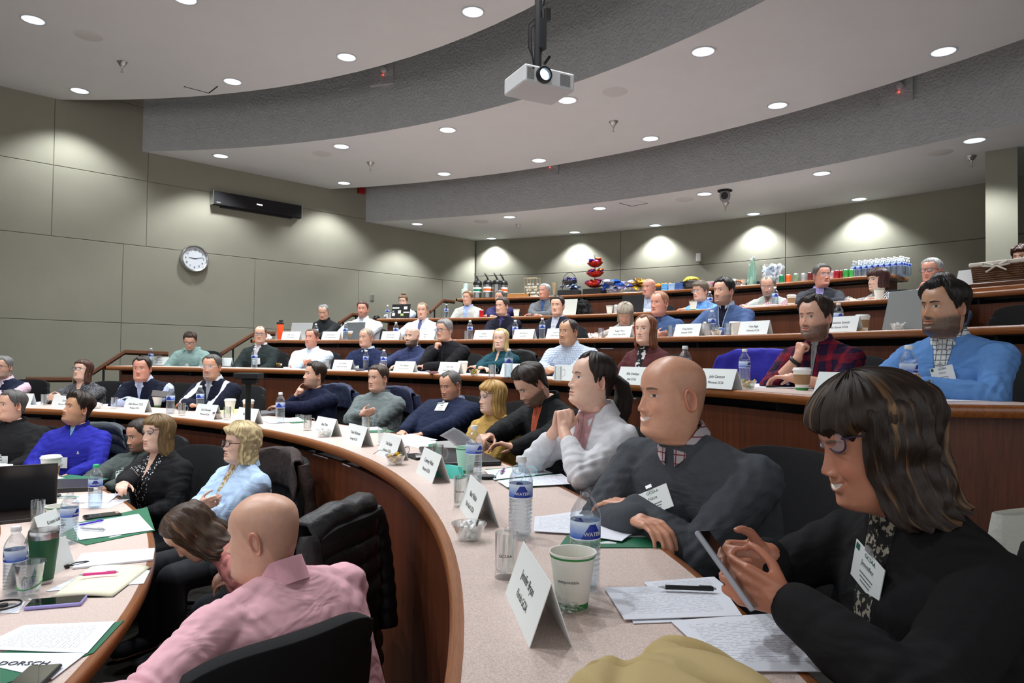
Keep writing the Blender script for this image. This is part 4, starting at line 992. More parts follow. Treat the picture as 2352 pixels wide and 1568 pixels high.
man('slump', 1034, 884, 2, 1.35, 42, 'reclining man in navy pullover', P_('pink', 'dgrey', style='short', thick=.007, thside=.005, recede=.6, stubble=.6, fat=.6), dict(name='pullover', col=lin(26, 34, 58), v=(.45, .56, .03), inner=lin(150, 155, 175)), 'stocky man slouched back in a navy pullover with a name badge', lean=-.42, pitch=14, wide=1.22, belly=.07, pose='lap', badge=(-.02, .42, .05), collar=(lin(150, 155, 180),))
man('yellow', 1130, 912, 2, 1.12, 62, 'woman in mustard cardigan', P_('light', lin(176, 138, 78), style='long', len=.16, open=58, hairline=.165, thick=.02, hi=lin(220, 190, 130), vol=1.15), dict(name='cardigan', col=lin(176, 142, 78), fuzz=(300, .6), fold=1.2), 'woman with blonde hair and black glasses in a mustard yellow cardigan', lean=.0, sex='f', pose='crossed', glasses=('black', .026, .020))
man('paper', 1220, 882, 2, .95, 62, 'bearded man reading a sheet', P_('fair', 'dark', style='short', thick=.020, thside=.006, quiff=.006, beard=.85, hi=HC['dgrey']), dict(name='zip_jacket', col=(.012, .013, .014), v=(.20, .57, .05), inner=lin(196, 96, 70)), 'dark-haired bearded man in a black zip jacket reading the sheet in his hands', lean=.25, pitch=34, pose='rest', arms=dict(world=[at_z(1096, 1020, 1.075), at_z(1180, 1030, 1.07)], d=[(-.5, .9, .1), (.9, .6, .2)]), bpsi=52, wide=1.05, collar=((.012, .013, .014), 'stand'))
man('greyw', 1358, 872, 2, .78, 66, 'woman in light grey cardigan', P_('light', lin(34, 24, 18), style='tail', makeup=1, recede=.5, hairline=.197, thick=.013, thside=.008, gazez=1), dict(name='cardigan', col=lin(206, 206, 210), fold=1.2, fuzz=(700, .12), v=(-.1, .56, .060), inner=lin(176, 134, 136)), 'dark-haired woman with ponytail and light grey cardigan, hands clasped under her chin', lean=.24, pitch=-8, sex='f', bpsi=52, pose='clasp', arms=BOTH, sleeve=.72, wide=1.06, collar=(lin(206, 206, 210), 'shawl'))
man('charc', 1542, 908, 2, .70, 58, 'bald man in charcoal sweater', P_('pink', 'brown', style='bald', smile=1, teeth=1, scalp=.38, fat=.5, eyeopen=.0036), dict(name='sweater', col=lin(70, 73, 78), fuzz=(260, .5), fold=1.25), 'smiling bald man in a charcoal sweater leaning on crossed forearms', lean=.44, pose='table', wide=1.40, belly=.06, bpsi=44, badge=(-.02, .455, .3, 'Nate'), collar=(lin(176, 168, 172), 'shirt', ('grid', lin(120, 60, 66), 1.2)))
man('phone', 2003, 1012, 2, 0, 66, 'smiling woman holding a phone', P_(lin(176, 118, 92), lin(38, 26, 18), style='long', len=.05, open=50, hairline=.148, thick=.024, thside=.012, smile=1, teeth=1, hi=lin(128, 96, 62), vol=1.45, flare=.26, wave=.014, closed=1), dict(name='blazer', col=(.010, .010, .011), v=(-.05, .54, .05), inner=(.02, .02, .02), ipat=('mottle', lin(150, 145, 130), 1.2), fold=1.0, wr=.25), 'smiling woman with glasses in a black blazer looking down at the phone in her hands', dist=1.26, lean=.30, pitch=15, sex='f', bpsi=62, wide=1.30, pose='clasp', glasses=('violet', .028, .022), arms=dict(world=[at_d(1765, 1275, 1.27), at_d(1815, 1385, 1.13)], wd=1, d=[(-.9, -.25, -.05), (-.85, .30, .28)], n=[(-.1, -.9, .1), (.15, .9, .1)], t=[(-.2, .1, 1), (-.2, .1, 1)], curl=[(.55, .6, .4), (.42, .5, .35)]), badge=(-.01, .455, -.3, 'Jennifer'))
# ---- third row
man('teal', 437, 782, 3, .82, 8, 'man in sage green hoodie', P_('fair', lin(52, 36, 28), style='short', thick=.016, stubble=.4, closed=1), dict(name='hoodie', col=lin(128, 154, 150)), 'man with dark glasses in a sage green hoodie looking down', lean=.1, pitch=26, wide=1.05, pose='lap', glasses=('black',), badge=(.0, .30, .3), collar=(lin(128, 154, 150), 'hood'))
man('glasd', 598, 768, 3, .90, 12, 'man in dark green cardigan and glasses', P_('fair', lin(80, 60, 46), style='short', thick=.007, recede=1, crown=.6), dict(name='cardigan', col=lin(38, 46, 46), v=(.25, .57, .05), inner=lin(196, 192, 198)), 'balding man with dark glasses in a dark green cardigan over a pale shirt', lean=.0, pose='lap', glasses=('black',), badge=(-.03, .33, .1), collar=(lin(205, 200, 205),), wide=1.05)
man('whites', 716, 776, 3, .88, 34, 'man in white shirt with folded arms', P_('red', lin(90, 62, 46), style='short', thick=.010, thside=.005, recede=.5, stubble=.3), dict(name='shirt', col=lin(206, 218, 232), line=lin(170, 185, 205)), 'stocky man in a white shirt with folded arms on the third tier', lean=-.04, pitch=-6, wide=1.22, belly=.05, pose='crossed', collar=(lin(206, 218, 232),))
man('navyv', 841, 775, 3, .90, 44, 'man in navy V-neck sweater', P_('fair', lin(150, 136, 120), style='short', thick=.005, thside=.004, recede=.6), dict(name='sweater', col=lin(28, 36, 66), v=(.42, .57, .06), inner=lin(172, 196, 214)), 'close-cropped man in a navy V-neck sweater over a pale blue shirt', lean=-.02, pose='lap', badge=(.06, .27, .2), collar=(lin(180, 200, 215),), wide=1.08)
man('sung', 947, 772, 3, .94, 40, 'bald bearded man with sunglasses on his head', P_('light', 'dark', style='bald', beard=.95, beardvol=.010, smile=.5), dict(name='shirt', col=lin(44, 52, 84), line=lin(30, 36, 60)), 'bald man with a dark beard and sunglasses pushed up on his head, blue shirt', lean=.0, pose='rest', glasses=('clear', .026, .018, .075), collar=(lin(44, 52, 84),))
man('blaz', 1020, 757, 3, .80, 42, 'grey-haired man in black blazer', P_('fair', 'grey', style='short', thick=.015, thside=.009, k=.2), dict(name='blazer', col=(.010, .010, .012), v=(.20, .56, .02), inner=(.02, .02, .03)), 'grey-haired man in a black blazer holding his chin in his hand', lean=.2, pitch=6, pose='crossed', arms=CHIN_R, glasses=('violet',), badge=(-.03, .28, 0), wide=1.12)
man('tealw', 1150, 778, 3, .92, 22, 'woman with long blonde hair in teal', P_('light', lin(188, 164, 112), style='long', len=.20, open=56, hairline=.199, recede=.6, thick=.010, k=.3, makeup=1), dict(name='jacket', col=lin(20, 62, 72), v=(.20, .56, .02), inner=SK['light']), 'woman with long straight blonde hair in a dark teal jacket', lean=.02, sex='f', pose='table', badge=(-.02, .24, .1))
man('plaidb', 1305, 762, 3, .86, 40, 'heavy man in checked shirt', P_('olive', lin(48, 40, 36), style='short', thick=.008, thside=.005, recede=1, fat=1, goatee=.5), dict(name='shirt', col=lin(186, 196, 210), pat=('check', lin(110, 125, 150), 1.3), line=lin(150, 160, 180)), 'heavy-set man with a goatee in a pale checked shirt', lean=.18, wide=1.25, belly=.06, pose='table', badge=(.0, .22, 0), collar=(lin(190, 200, 212),), sleeve=.6)
man('redh', 1482, 756, 3, .90, 30, 'red-haired woman in maroon blazer', P_('light', lin(112, 66, 40), style='long', len=.21, open=54, hairline=.199, recede=.6, thick=.012, makeup=1, hi=lin(150, 96, 60), vol=1.15), dict(name='blazer', col=lin(78, 40, 42), v=(.10, .56, .055), inner=(.015, .015, .016), ipat=('mottle', lin(190, 190, 190), 4)), 'woman with long auburn hair in a maroon blazer', lean=.05, sex='f', pose='lap')
man('flan', 1872, 728, 3, .74, 36, 'bearded man in plaid flannel', P_('fair', 'dark', style='short', thick=.016, thside=.008, beard=.8, smile=.5, recede=.5, quiff=.006), dict(name='flannel_shirt', col=lin(36, 22, 48), pat=('plaid', lin(122, 26, 42)), fold=1.2, v=(.30, .56, .03), inner=lin(150, 150, 150)), 'dark-haired bearded man in a red and navy plaid shirt, chin on his fist', lean=.22, pitch=2, pose='table', arms=dict(CHIN_R, w=[(.045, .100, -.120), (.0, .40, .80)], curl=[FIST, LOOSE]), bpsi=28, wide=1.1, watch=0, collar=(lin(56, 24, 50),), sleeve=.3)
man('sky', 2167, 706, 3, .62, 42, 'bearded man in sky blue pullover', P_('olive', lin(22, 16, 13), style='short', thick=.020, thside=.008, quiff=.008, recede=.5, beard=.85, smile=.25, fat=.5, browk=1), dict(name='pullover', col=lin(94, 138, 196), v=(.27, .57, .060), inner=lin(206, 208, 204), ipat=('grid', lin(70, 84, 104), 1.0), line=None, fold=1.4, fuzz=(800, .1)), 'dark-haired bearded man in a sky blue quarter-zip pullover with a badge', lean=.26, bpsi=30, wide=1.2, belly=.02, pose='clasp', arms=dict(curl=[(.5, .55, .4), (.4, .5, .3)]), badge=(-.02, .40, .22, 'Chris'), collar=(lin(206, 208, 204), 'shirt', ('grid', lin(70, 84, 104), 1.0)))
# ---- fourth row
man('blk', 743, 716, 4, .95, 15, 'man in black looking down', P_('fair', 'grey', style='short', thick=.006, recede=.6, closed=1), dict(name='pullover', col=(.014, .016, .018)), 'grey-haired man in black looking down at the fourth tier desk', lean=.05, pitch=18, pose='rest', collar=((.014, .016, .018), 'stand'))
man('wht', 833, 710, 4, .88, 14, 'bearded man in white pullover', P_('red', lin(70, 44, 34), style='short', thick=.014, beard=.6), dict(name='pullover', col=lin(226, 230, 236), v=(.40, .57, .04), inner=lin(200, 210, 225)), 'bearded man in a bright white pullover on the fourth tier', lean=.1, wide=1.2, belly=.03, pose='rest', collar=(lin(226, 230, 236), 'stand'))
man('wcheck', 970, 713, 4, .90, 14, 'man in white checked jacket', P_('fair', lin(130, 104, 82), style='short', thick=.006, recede=.3), dict(name='jacket', col=lin(208, 212, 222), pat=('grid', lin(176, 182, 204), .7), v=(.30, .57, .045), inner=lin(88, 92, 140)), 'short-haired man in a white patterned jacket over a violet shirt', lean=.05, wide=1.12, pose='rest', collar=(lin(210, 214, 222),))
man('nvy', 1153, 703, 4, .90, 40, 'greying man in dark navy pullover', P_('fair', lin(62, 50, 44), style='short', thick=.015, goatee=.4, beardcol=HC['grey']), dict(name='pullover', col=lin(20, 20, 34), v=(.40, .57, .035), inner=lin(72, 62, 110)), 'man with greying curls in a dark navy pullover on the fourth tier', lean=.15, pose='table', collar=(lin(70, 62, 108),))
man('nblz', 1280, 702, 4, .90, 20, 'dark-haired man in navy blazer', P_('fair', lin(44, 28, 20), style='short', thick=.016), dict(name='blazer', col=lin(22, 26, 42), v=(.16, .57, .06), inner=lin(200, 204, 214), ipat=('check', lin(50, 60, 90), 1.2)), 'dark-haired man in a navy blazer over a checked shirt', lean=.02, wide=1.08, pose='lap', badge=(.03, .26, 0), collar=(lin(200, 204, 214), 'shirt', ('check', lin(50, 60, 90), 1.2)))
man('greyl', 1436, 720, 4, .86, 4, 'grey-haired woman looking down', P_('fair', lin(150, 140, 124), style='bob', len=-.015, open=46, hairline=.155, thick=.018, closed=1), dict(name='sweater', col=lin(158, 150, 144)), 'woman with a grey bob in a light grey top looking down', lean=.12, pitch=34, sex='f', pose='rest')
man('steel', 1514, 696, 4, .84, 38, 'ruddy man in steel blue sweater', P_('red', lin(150, 104, 78), style='short', thick=.005, thside=.004, recede=.6), dict(name='sweater', col=lin(62, 84, 122)), 'ruddy close-cropped man in a steel blue sweater with folded arms', lean=.08, wide=1.15, pose='crossed', collar=(lin(40, 40, 66), 'shirt'))
man('bluez', 1662, 668, 4, .86, 40, 'dark-haired man in slate blue zip pullover', P_('fair', 'black', style='short', thick=.017, stubble=.7, fat=.4), dict(name='pullover', col=lin(70, 90, 130), v=(.30, .57, .055), inner=lin(26, 28, 44), line=lin(186, 200, 220)), 'dark-haired stubbled man in a slate blue zip pullover with a badge', lean=.15, wide=1.2, mark=('Columbia', -.13, .33, .028), pose='rest', badge=(.03, .33, -.05), collar=(lin(180, 196, 220), 'stand'))
man('hidw', 2165, 660, 4, .80, 30, 'dark-haired woman behind the sky blue pullover', P_('fair', 'dark', style='bob', len=.02, open=52, hairline=.165, thick=.018), dict(name='sweater', col=lin(70, 78, 96)), 'dark-haired woman mostly hidden behind the man in sky blue', lean=.05, sex='f', pose='rest', dist=5.6)
# ---- fifth row
man('bun', 926, 692, 5, .80, 18, 'woman with hair in a bun', P_('light', lin(112, 84, 62), style='bun', hairline=.183), dict(name='blouse', col=lin(196, 206, 226)), 'woman with her hair in a bun behind a sticker-covered laptop', lean=.05, pitch=6, sex='f', pose='rest')
man('beige', 1074, 684, 5, .86, 30, 'man in light grey sport coat', P_('fair', lin(132, 96, 66), style='short', thick=.014, smile=.4), dict(name='sport_coat', col=lin(176, 176, 172), v=(.12, .57, .065), inner=lin(150, 170, 214)), 'sandy-haired man in a light grey sport coat over a blue shirt', lean=-.03, pose='lap', collar=(lin(150, 170, 214),))
man('purp', 1148, 683, 5, .92, 25, 'man in purple-navy polo', P_('fair', 'dgrey', style='short', thick=.010), dict(name='polo', col=lin(46, 42, 84)), 'grey-haired man in a dark purple polo half hidden on the fifth tier', lean=.05, pose='table', badge=(.05, .3, 0), collar=(lin(46, 42, 84),))
man('greyj', 1250, 669, 5, .84, 38, 'silver-haired man in grey jacket', P_('red', 'white', style='short', thick=.014, smile=.3), dict(name='jacket', col=lin(96, 100, 104), v=(.15, .57, .03), inner=lin(60, 84, 140)), 'silver-haired man in a grey jacket leaning on folded forearms', lean=.1, pitch=-6, pose='table', badge=(-.06, .28, 0), wide=1.08, collar=(lin(96, 100, 104), 'stand'))
man('baldl', 1490, 660, 5, .92, 34, 'bald man in pale blue pullover', P_('red', lin(150, 110, 90), style='bald', scalp=.2), dict(name='pullover', col=lin(170, 180, 196), v=(.42, .57, .04), inner=lin(190, 200, 220)), 'bald man in a pale blue pullover behind an open laptop', lean=.05, pose='table', collar=(lin(170, 180, 196), 'stand'))
man('handf', 1608, 668, 5, .80, 40, 'man in bright blue shirt touching his face', P_('fair', lin(96, 82, 70), style='short', thick=.020, thside=.014, hairline=.172), dict(name='shirt', col=lin(110, 160, 222), line=lin(80, 130, 190)), 'glasses-wearing man in a bright blue shirt touching his face', lean=.12, pitch=4, pose='table', arms=LIPS_R, glasses=('metal',), collar=(lin(110, 160, 222),))
man('vesto', 1764, 655, 5, .84, 12, 'white-bearded man in grey vest', P_('fair', 'grey', style='short', thick=.010, thside=.012, recede=1, crown=.5, beard=.8, beardcol=HC['grey'], closed=1), dict(name='vest', col=lin(170, 176, 170), arm=lin(170, 140, 144), armpat=('stripe', lin(120, 84, 92), 1.5), v=(.25, .57, .04), inner=lin(150, 110, 110)), 'white-bearded balding man in a pale grey vest looking down at a book', lean=.12, pitch=20, pose='rest', glasses=('metal',), wide=1.05)
man('suit', 1888, 632, 5, .84, -30, 'man in charcoal suit jacket', P_('red', 'dgrey', style='short', thick=.014, smile=.4), dict(name='suit_jacket', col=lin(50, 52, 58), v=(.18, .57, .06), inner=lin(150, 140, 190)), 'grey-haired man in a charcoal suit jacket turned to talk to the woman beside him', lean=.05, wide=1.1, pose='rest', glasses=('metal',), badge=(.0, .24, 0), collar=(lin(150, 140, 190),), bpsi=5)
man('zebra', 2016, 643, 5, .82, 52, 'woman in zebra blouse', P_('light', lin(60, 34, 28), style='bob', len=-.03, open=50, hairline=.152, thick=.024, vol=1.2, smile=.8, teeth=1), dict(name='blouse', col=(.012, .012, .013), pat=('zebra', lin(215, 215, 215), .55)), 'short-haired woman with glasses smiling in a black and white zebra blouse', lean=.05, sex='f', pose='rest', glasses=('metal', .025, .020))
man('handm', 2140, 622, 5, .80, 26, 'grey-haired man with hands at his mouth', P_('red', 'white', style='short', thick=.012, hi=HC['dgrey']), dict(name='shirt', col=lin(168, 180, 220)), 'grey-haired man with dark glasses holding both hands to his mouth', lean=.15, pose='clasp', arms=dict(BOTH, w=[(.04, .135, -.085), (-.04, .135, -.085)], curl=[FIST, FIST]), glasses=('black',), collar=(lin(168, 180, 220),))
man('curly', 2350, 592, 5, 1.5, 30, 'woman with curly brown hair at the right edge', P_('fair', lin(72, 44, 34), style='curly', len=.02, open=55, curl=.012, thick=.024, vol=1.3, hairline=.165), dict(name='jacket', col=(.015, .015, .016)), 'woman with curly dark brown hair behind the wicker basket at the right edge', dist=6.6, lean=.05, sex='f', pose='clasp', arms=BOTH, chair=False, legs=False, hipz=.75)
# ================================================================= TABLEWARE AND PAPERS
def clear(name, tint=(1, 1, 1), k=.10, edge=.75, rough=.03, alpha_body=0.0):
    m = bpy.data.materials.new(name); m.use_nodes = True; nt = m.node_tree; nt.nodes.clear()
    out = N(nt, 'ShaderNodeOutputMaterial'); tr = N(nt, 'ShaderNodeBsdfTransparent', {'Color': c4(tint)}); gl = N(nt, 'ShaderNodeBsdfGlossy', {'Roughness': rough, 'Color': (1, 1, 1, 1)})
    lw = N(nt, 'ShaderNodeLayerWeight', {'Blend': .35}); f = N(nt, 'ShaderNodeMapRange', {'Value': lw.outputs['Facing'], 'To Min': k, 'To Max': edge})
    mx = N(nt, 'ShaderNodeMixShader', {0: f.outputs[0], 1: tr.outputs[0], 2: gl.outputs[0]}); last = mx
    if alpha_body:
        df = N(nt, 'ShaderNodeBsdfDiffuse', {'Color': c4([min(1, t) for t in tint])}); last = N(nt, 'ShaderNodeMixShader', {0: alpha_body, 1: mx.outputs[0], 2: df.outputs[0]})
    nt.links.new(last.outputs[0], out.inputs[0]); MATS[name] = m; return m
mpet = clear('clear_plastic', (.90, .93, .95), .06, .6); mwater = clear('water', (.84, .89, .92), .03, .35, .06); mglass = clear('clear_glass', (.93, .95, .95), .10, .8)
mggl = clear('green_glass', (.62, .86, .76), .15, .8, alpha_body=.12); mcand = mat('mint_white', (.80, .80, .78), .3)
mcap = mat('white_cap', (.72, .73, .73), .4); mcapg = mat('green_cap', lin(40, 170, 110), .4)
mpaper = mat('white_paper', lin(226, 229, 238), .8); mcup = mat('paper_cup', lin(228, 226, 216), .6); mlid = mat('cup_lid', lin(232, 232, 232), .35)
msleeve = mat('cardboard_sleeve', lin(150, 118, 84), .85, bump=(300, .3, .001), var=(60, .12)); mgr = mat('folder_green', lin(28, 104, 72), .5)
mcgreen = mat('cup_green', lin(50, 130, 60), .5); mcdark = mat('card_back', lin(196, 188, 164), .8); mblue = mat('label_blue', lin(30, 60, 160), .4)
mlabel = None
def label_mat():
    m = bpy.data.materials.new('bottle_label'); nt, p = NT(m); tc = N(nt, 'ShaderNodeTexCoord'); s_ = N(nt, 'ShaderNodeSeparateXYZ', {0: tc.outputs['UV']}); u, v = s_.outputs[0], s_.outputs[1]
    n = N(nt, 'ShaderNodeTexNoise', {'Vector': tc.outputs['UV'], 'Scale': 5, 'Detail': 4})
    g = mth(nt, 'ADD', mth(nt, 'MULTIPLY', v, .75), mth(nt, 'MULTIPLY', n.outputs[0], .35)); r = N(nt, 'ShaderNodeMapRange', {'Value': g, 'From Min': .25, 'From Max': .85})
    base = mix(nt, r.outputs[0], lin(40, 90, 190), lin(205, 222, 240))
    uu = mth(nt, 'FRACT', mth(nt, 'MULTIPLY', u, 2)); du = mth(nt, 'ABSOLUTE', mth(nt, 'SUBTRACT', uu, .5))
    tri = mth(nt, 'MULTIPLY', mth(nt, 'LESS_THAN', mth(nt, 'ADD', mth(nt, 'MULTIPLY', du, 1.9), mth(nt, 'MULTIPLY', v, .45)), .52), mth(nt, 'LESS_THAN', v, .88))
    base = mix(nt, tri, base, lin(24, 52, 150)); base = mix(nt, mth(nt, 'LESS_THAN', v, .07), base, lin(230, 235, 240))
    nt.links.new(base, p.inputs['Base Color']); p.inputs['Roughness'].default_value = .35; return m
mlabel = label_mat()
def uvfix(o): return o
def bottle(p, label, cap=True, full=.0, near=False, capm=None, rz=0, h=1.0, group='half-litre water bottles on the desks', lz=(.108, .146)):
    r = empty('water_bottle', p, rz, label, 'bottle', group); R = .0325; prof = [(0, .004), (.012, .006), (.022, .001), (.029, .003), (R, .012)]
    z = .016
    while z < lz[0]-.006:
        prof += [(R, z), (R-.0016, z+.004), (R, z+.008)]; z += .011 if not near else .010
    prof += [(R-.001, lz[0]-.002), (R-.001, lz[1]+.002), (R, lz[1]+.006), (R*.93, lz[1]+.018), (R*.72, lz[1]+.032), (.0155, lz[1]+.044), (.0118, lz[1]+.049), (.0118, lz[1]+.060)]
    prof = [(a, b*h) for a, b in prof]; n = 28 if near else 16
    mb = MB(); mb.lathe(prof, n); mb.build('shell', mpet, r, True)
    mb = MB(); mb.lathe([(R-.0002, lz[0]*h), (R-.0002, lz[1]*h)], n); mb.build('label', mlabel, r, True)
    if full > 0:
        mb = MB(); zt = full*.2*h; mb.lathe([(0, .008), (.026, .008), (R-.003, .018), (R-.003, min(zt, (lz[1]+.01)*h)), (0, min(zt, (lz[1]+.01)*h))], n); mb.build('water', mwater, r, True)
    if cap:
        mb = MB(); zc = (lz[1]+.056)*h; mb.lathe([(0, zc+.0), (.0145, zc), (.0148, zc+.003), (.0142, zc+.014), (.012, zc+.016), (0, zc+.016)], n); mb.build('cap', capm or mcap, r, True)
    if near:
        for k in (0, math.pi):
            t = text_obj('WATER', .0115, mwhite, r, Vector((0, 0, 0)), Matrix.Identity(3), sx=1.0)
            for vv in t.data.vertices:
                a = vv.co.x/R+k+math.pi*.5; y = vv.co.y; q = R+.0004+vv.co.z; vv.co = Vector((q*math.cos(-a+math.pi), q*math.sin(-a+math.pi), (lz[0]+.013)*h+y)) if False else Vector((q*math.cos(a), q*math.sin(a), (lz[0]+.013)*h+y))
    return r
def cup(p, label, kind='paper', near=False, s=1.0, group='paper cups on the desks', rz=0):
    r = empty('paper_cup', p, rz, label, 'cup', group); H_ = .105*s; n = 36 if near else 18; a, b = .030*s, .0445*s
    def rr(z): return a+(b-a)*z/H_
    if kind in ('paper', 'mint'):
        cm = mcup if kind == 'paper' else mat('mint_cup', lin(190, 222, 204), .6)
        mb = MB(); mb.lathe([(0, .006), (a-.002, .006), (a-.001, 0), (a, 0), (rr(.0)+.0002, .001)], n); mb.build('base', cm, r, True)
        mb = MB(); mb.lathe([(a, .001), (rr(.014), .014), (rr(.0141), .0141), (b, H_), (b+.0022, H_+.001), (b+.002, H_+.0035), (b-.001, H_+.003), (b-.0015, H_-.001), (a-.001, .008), (0, .008)], n, mis=[1, 0, 0, 0, 0, 0, 0, 0, 0]); mb.build('wall', [cm, mcgreen], r, True)
        mb = MB(); mb.lathe([(rr(H_-.006)+.0004, H_-.006), (b+.0004, H_-.002)], n); mb.build('rim_band', mcgreen, r, True)
        if near:
            R_ = rr(.055)+.0004; mb = MB()
            for sx, sz, an in ((0, 0, .35), (.005, -.001, -.35)):
                pts = [(0, 0), (.004, .006), (.0045, .012), (.001, .018), (-.003, .011), (-.003, .005)]; v = []
                for x, z in pts: x2 = x*math.cos(an)-z*math.sin(an)+sx; z2 = x*math.sin(an)+z*math.cos(an)+sz; v.append((R_*math.sin(x2/R_)+.0, -R_*math.cos(x2/R_), .062+z2))
                mb.add(v, [tuple(range(6))])
            mb.build('leaf_mark', mcgreen, r)
            t = text_obj('compostable', .0085, mgrayink, r, Vector((0, 0, 0)), Matrix.Identity(3))
            for vv in t.data.vertices: aa = (vv.co.x-.018)/R_; q = R_+.0002+vv.co.z; vv.co = Vector((q*math.sin(aa), -q*math.cos(aa), .058+vv.co.y))
    else:
        mb = MB(); mb.lathe([(0, 0), (a, 0), (rr(.014), .014), (rr(.0141), .0141), (b, H_)], n, mis=[0, 1 if kind == 'greenband' else 0, 0, 0]); mb.build('wall', [mcup, mcgreen], r, True)
        mb = MB(); mb.lathe([(b+.001, H_-.004), (b+.003, H_-.003), (b+.003, H_+.003), (b-.002, H_+.006), (b-.003, H_+.012), (b-.008, H_+.013), (b-.010, H_+.009), (0, H_+.008)], n); mb.build('lid', mlid, r, True)
        if kind != 'plain':
            mb = MB(); mb.lathe([(rr(.030)+.0015, .030), (rr(.082)+.0015, .082), (rr(.082), .082)], n); mb.build('sleeve', msleeve, r, True)
    return r
def mug(p, label, rz=0, near=False, group='small glass mugs on the desks', s=1.0):
    r = empty('glass_mug', p, rz, label, 'mug', group); n = 28 if near else 14; R = .026*s; H_ = .098*s
    mb = MB(); mb.lathe([(0, .0), (R, 0), (R+.001, .004), (R, .012), (R, H_), (R-.002, H_), (R-.0025, .014), (0, .012)], n); mb.build('bowl', mglass, r, True)
    mb = MB(); mb.tube([(R-.001, 0, H_*.8), (R+.016, 0, H_*.78), (R+.021, 0, H_*.55), (R+.014, 0, H_*.36), (R-.001, 0, H_*.34)], .0032, 8); mb.build('handle', mglass, r, True)
    if near:
        t = text_obj('GCSAA', .009, mink, r, Vector((0, 0, 0)), Matrix.Identity(3))
        for vv in t.data.vertices: aa = vv.co.x/R-.5; q = R+.0006+vv.co.z; vv.co = Vector((q*math.sin(aa), -q*math.cos(aa), .052+vv.co.y))
    return r
def bowl(p, label, kind='mint', s=1.0, group='small glass candy bowls on the desks'):
    r = empty('glass_bowl', p, 0, label, 'bowl', group); mb = MB(); mb.lathe([(0, 0), (.027*s, 0), (.030*s, .003), (.044*s, .040*s), (.047*s, .043*s), (.047*s, .046*s), (.043*s, .045*s), (.028*s, .005), (0, .004)], 24); mb.build('dish', mglass, r, True)
    rd = random.Random(int(p[0]*997)); bl = MB(); mi = {'mint': [0], 'choc': [1, 2, 3, 1], 'mix': [1, 4, 5, 4]}[kind]
    for i in range(20):
        z = .010+.034*s*(i/20)+.004; q = (.018+.020*(i/20))*s*math.sqrt(rd.random()); a = rd.random()*6.28; c = (q*math.cos(a), q*math.sin(a), z); rr_ = .0095*s
        R_ = Matrix.Rotation(rd.random()*3, 3, 'X') @ Matrix.Rotation(rd.random()*3, 3, 'Y'); prof = [(0, -rr_*.7), (rr_*.8, -rr_*.5), (rr_, 0), (rr_*.8, rr_*.5), (0, rr_*.7)]; bl.lathe(prof, 8, c, rd.choice(mi), R_)
        if kind != 'mint': bl.add([Vector(c)+R_ @ Vector(q_) for q_ in ((rr_, 0, 0), (rr_*1.9, rr_*.6, 0), (rr_*1.9, -rr_*.6, 0))], [(0, 1, 2)], rd.choice(mi))
    o = bl.build('wrapped_sweets' if kind != 'mint' else 'white_mints', [mcand, mat('wrapper_yellow', lin(214, 170, 40), .35), mat('wrapper_brown', lin(74, 52, 36), .4), mat('wrapper_silver', (.4, .4, .4), .3, metal=.7), mat('wrapper_gold', lin(190, 140, 50), .35), mat('wrapper_green', lin(130, 170, 90), .4)], r, True)
    o['kind'] = 'stuff'; return r
def can(p, label, col, group='drink cans', s=1.0):
    r = empty('drink_can', p, 0, label, 'can', group); mb = MB(); mb.lathe([(0, .004), (.022, .0), (.026, .002), (.033, .010), (.033, .108), (.0265, .118), (.0275, .121), (.025, .119), (0, .117)], 20, mis=[1, 1, 1, 0, 1, 1, 1, 1]); mb.build('can_body', [mat('can_%02x%02x%02x' % tuple(int(255*min(1, c)) for c in col), col, .3, metal=.35), mchrome], r, True)
    mb = MB(); mb.box((.006, 0, .1195), (.022, .014, .0012)); mb.build('pull_tab', mchrome, r); return r
def tangent(row, p):
    t = math.atan2(p[0]-CC[0], p[1]-CC[1]); a = Vector(rowpt(row, t-.01)); b = Vector(rowpt(row, t+.01)); d = b-a; return math.atan2(d.y, d.x)
def card(p, rz, l1, l2, label, s=1.0, group='folded name cards on the desks', near=False):
    r = empty('name_card', p, rz, label, 'name card', group); w, h, dp_ = .27*s, .105*s, .036*s; mb = MB(); t = .0007
    # front panel faces -y
    f0, f1 = [(-w/2, -dp_, 0), (w/2, -dp_, 0), (w/2, 0, h), (-w/2, 0, h)], [(-w/2, dp_, 0), (w/2, dp_, 0), (w/2, 0, h), (-w/2, 0, h)]
    n0 = Vector((0, -h, dp_)).normalized()*t; n1 = Vector((0, h, dp_)).normalized()*t
    for q, nn_, nm in ((f0, n0, 'front_panel'), (f1, n1, 'back_panel')):
        mb = MB(); q = [Vector(x) for x in q]; mb.add([x+nn_ for x in q]+[x-nn_ for x in q], [(0, 1, 2, 3), (7, 6, 5, 4), (0, 4, 5, 1), (1, 5, 6, 2), (3, 2, 6, 7), (0, 3, 7, 4)]); mb.build(nm, mcard, r)
    a = math.atan2(h, dp_); R_ = Matrix.Rotation(a, 3, 'X')
    for i, (tx, sz) in enumerate(((l1, .0235), (l2, .020))):
        if not tx: continue
        c = Vector((0, -dp_*(1-(.60-.30*i)), h*(.60-.30*i)))+n0*2.2; text_obj(tx, sz*s, mink, r, c, R_, ext=.0001, sx=.88)
    return r
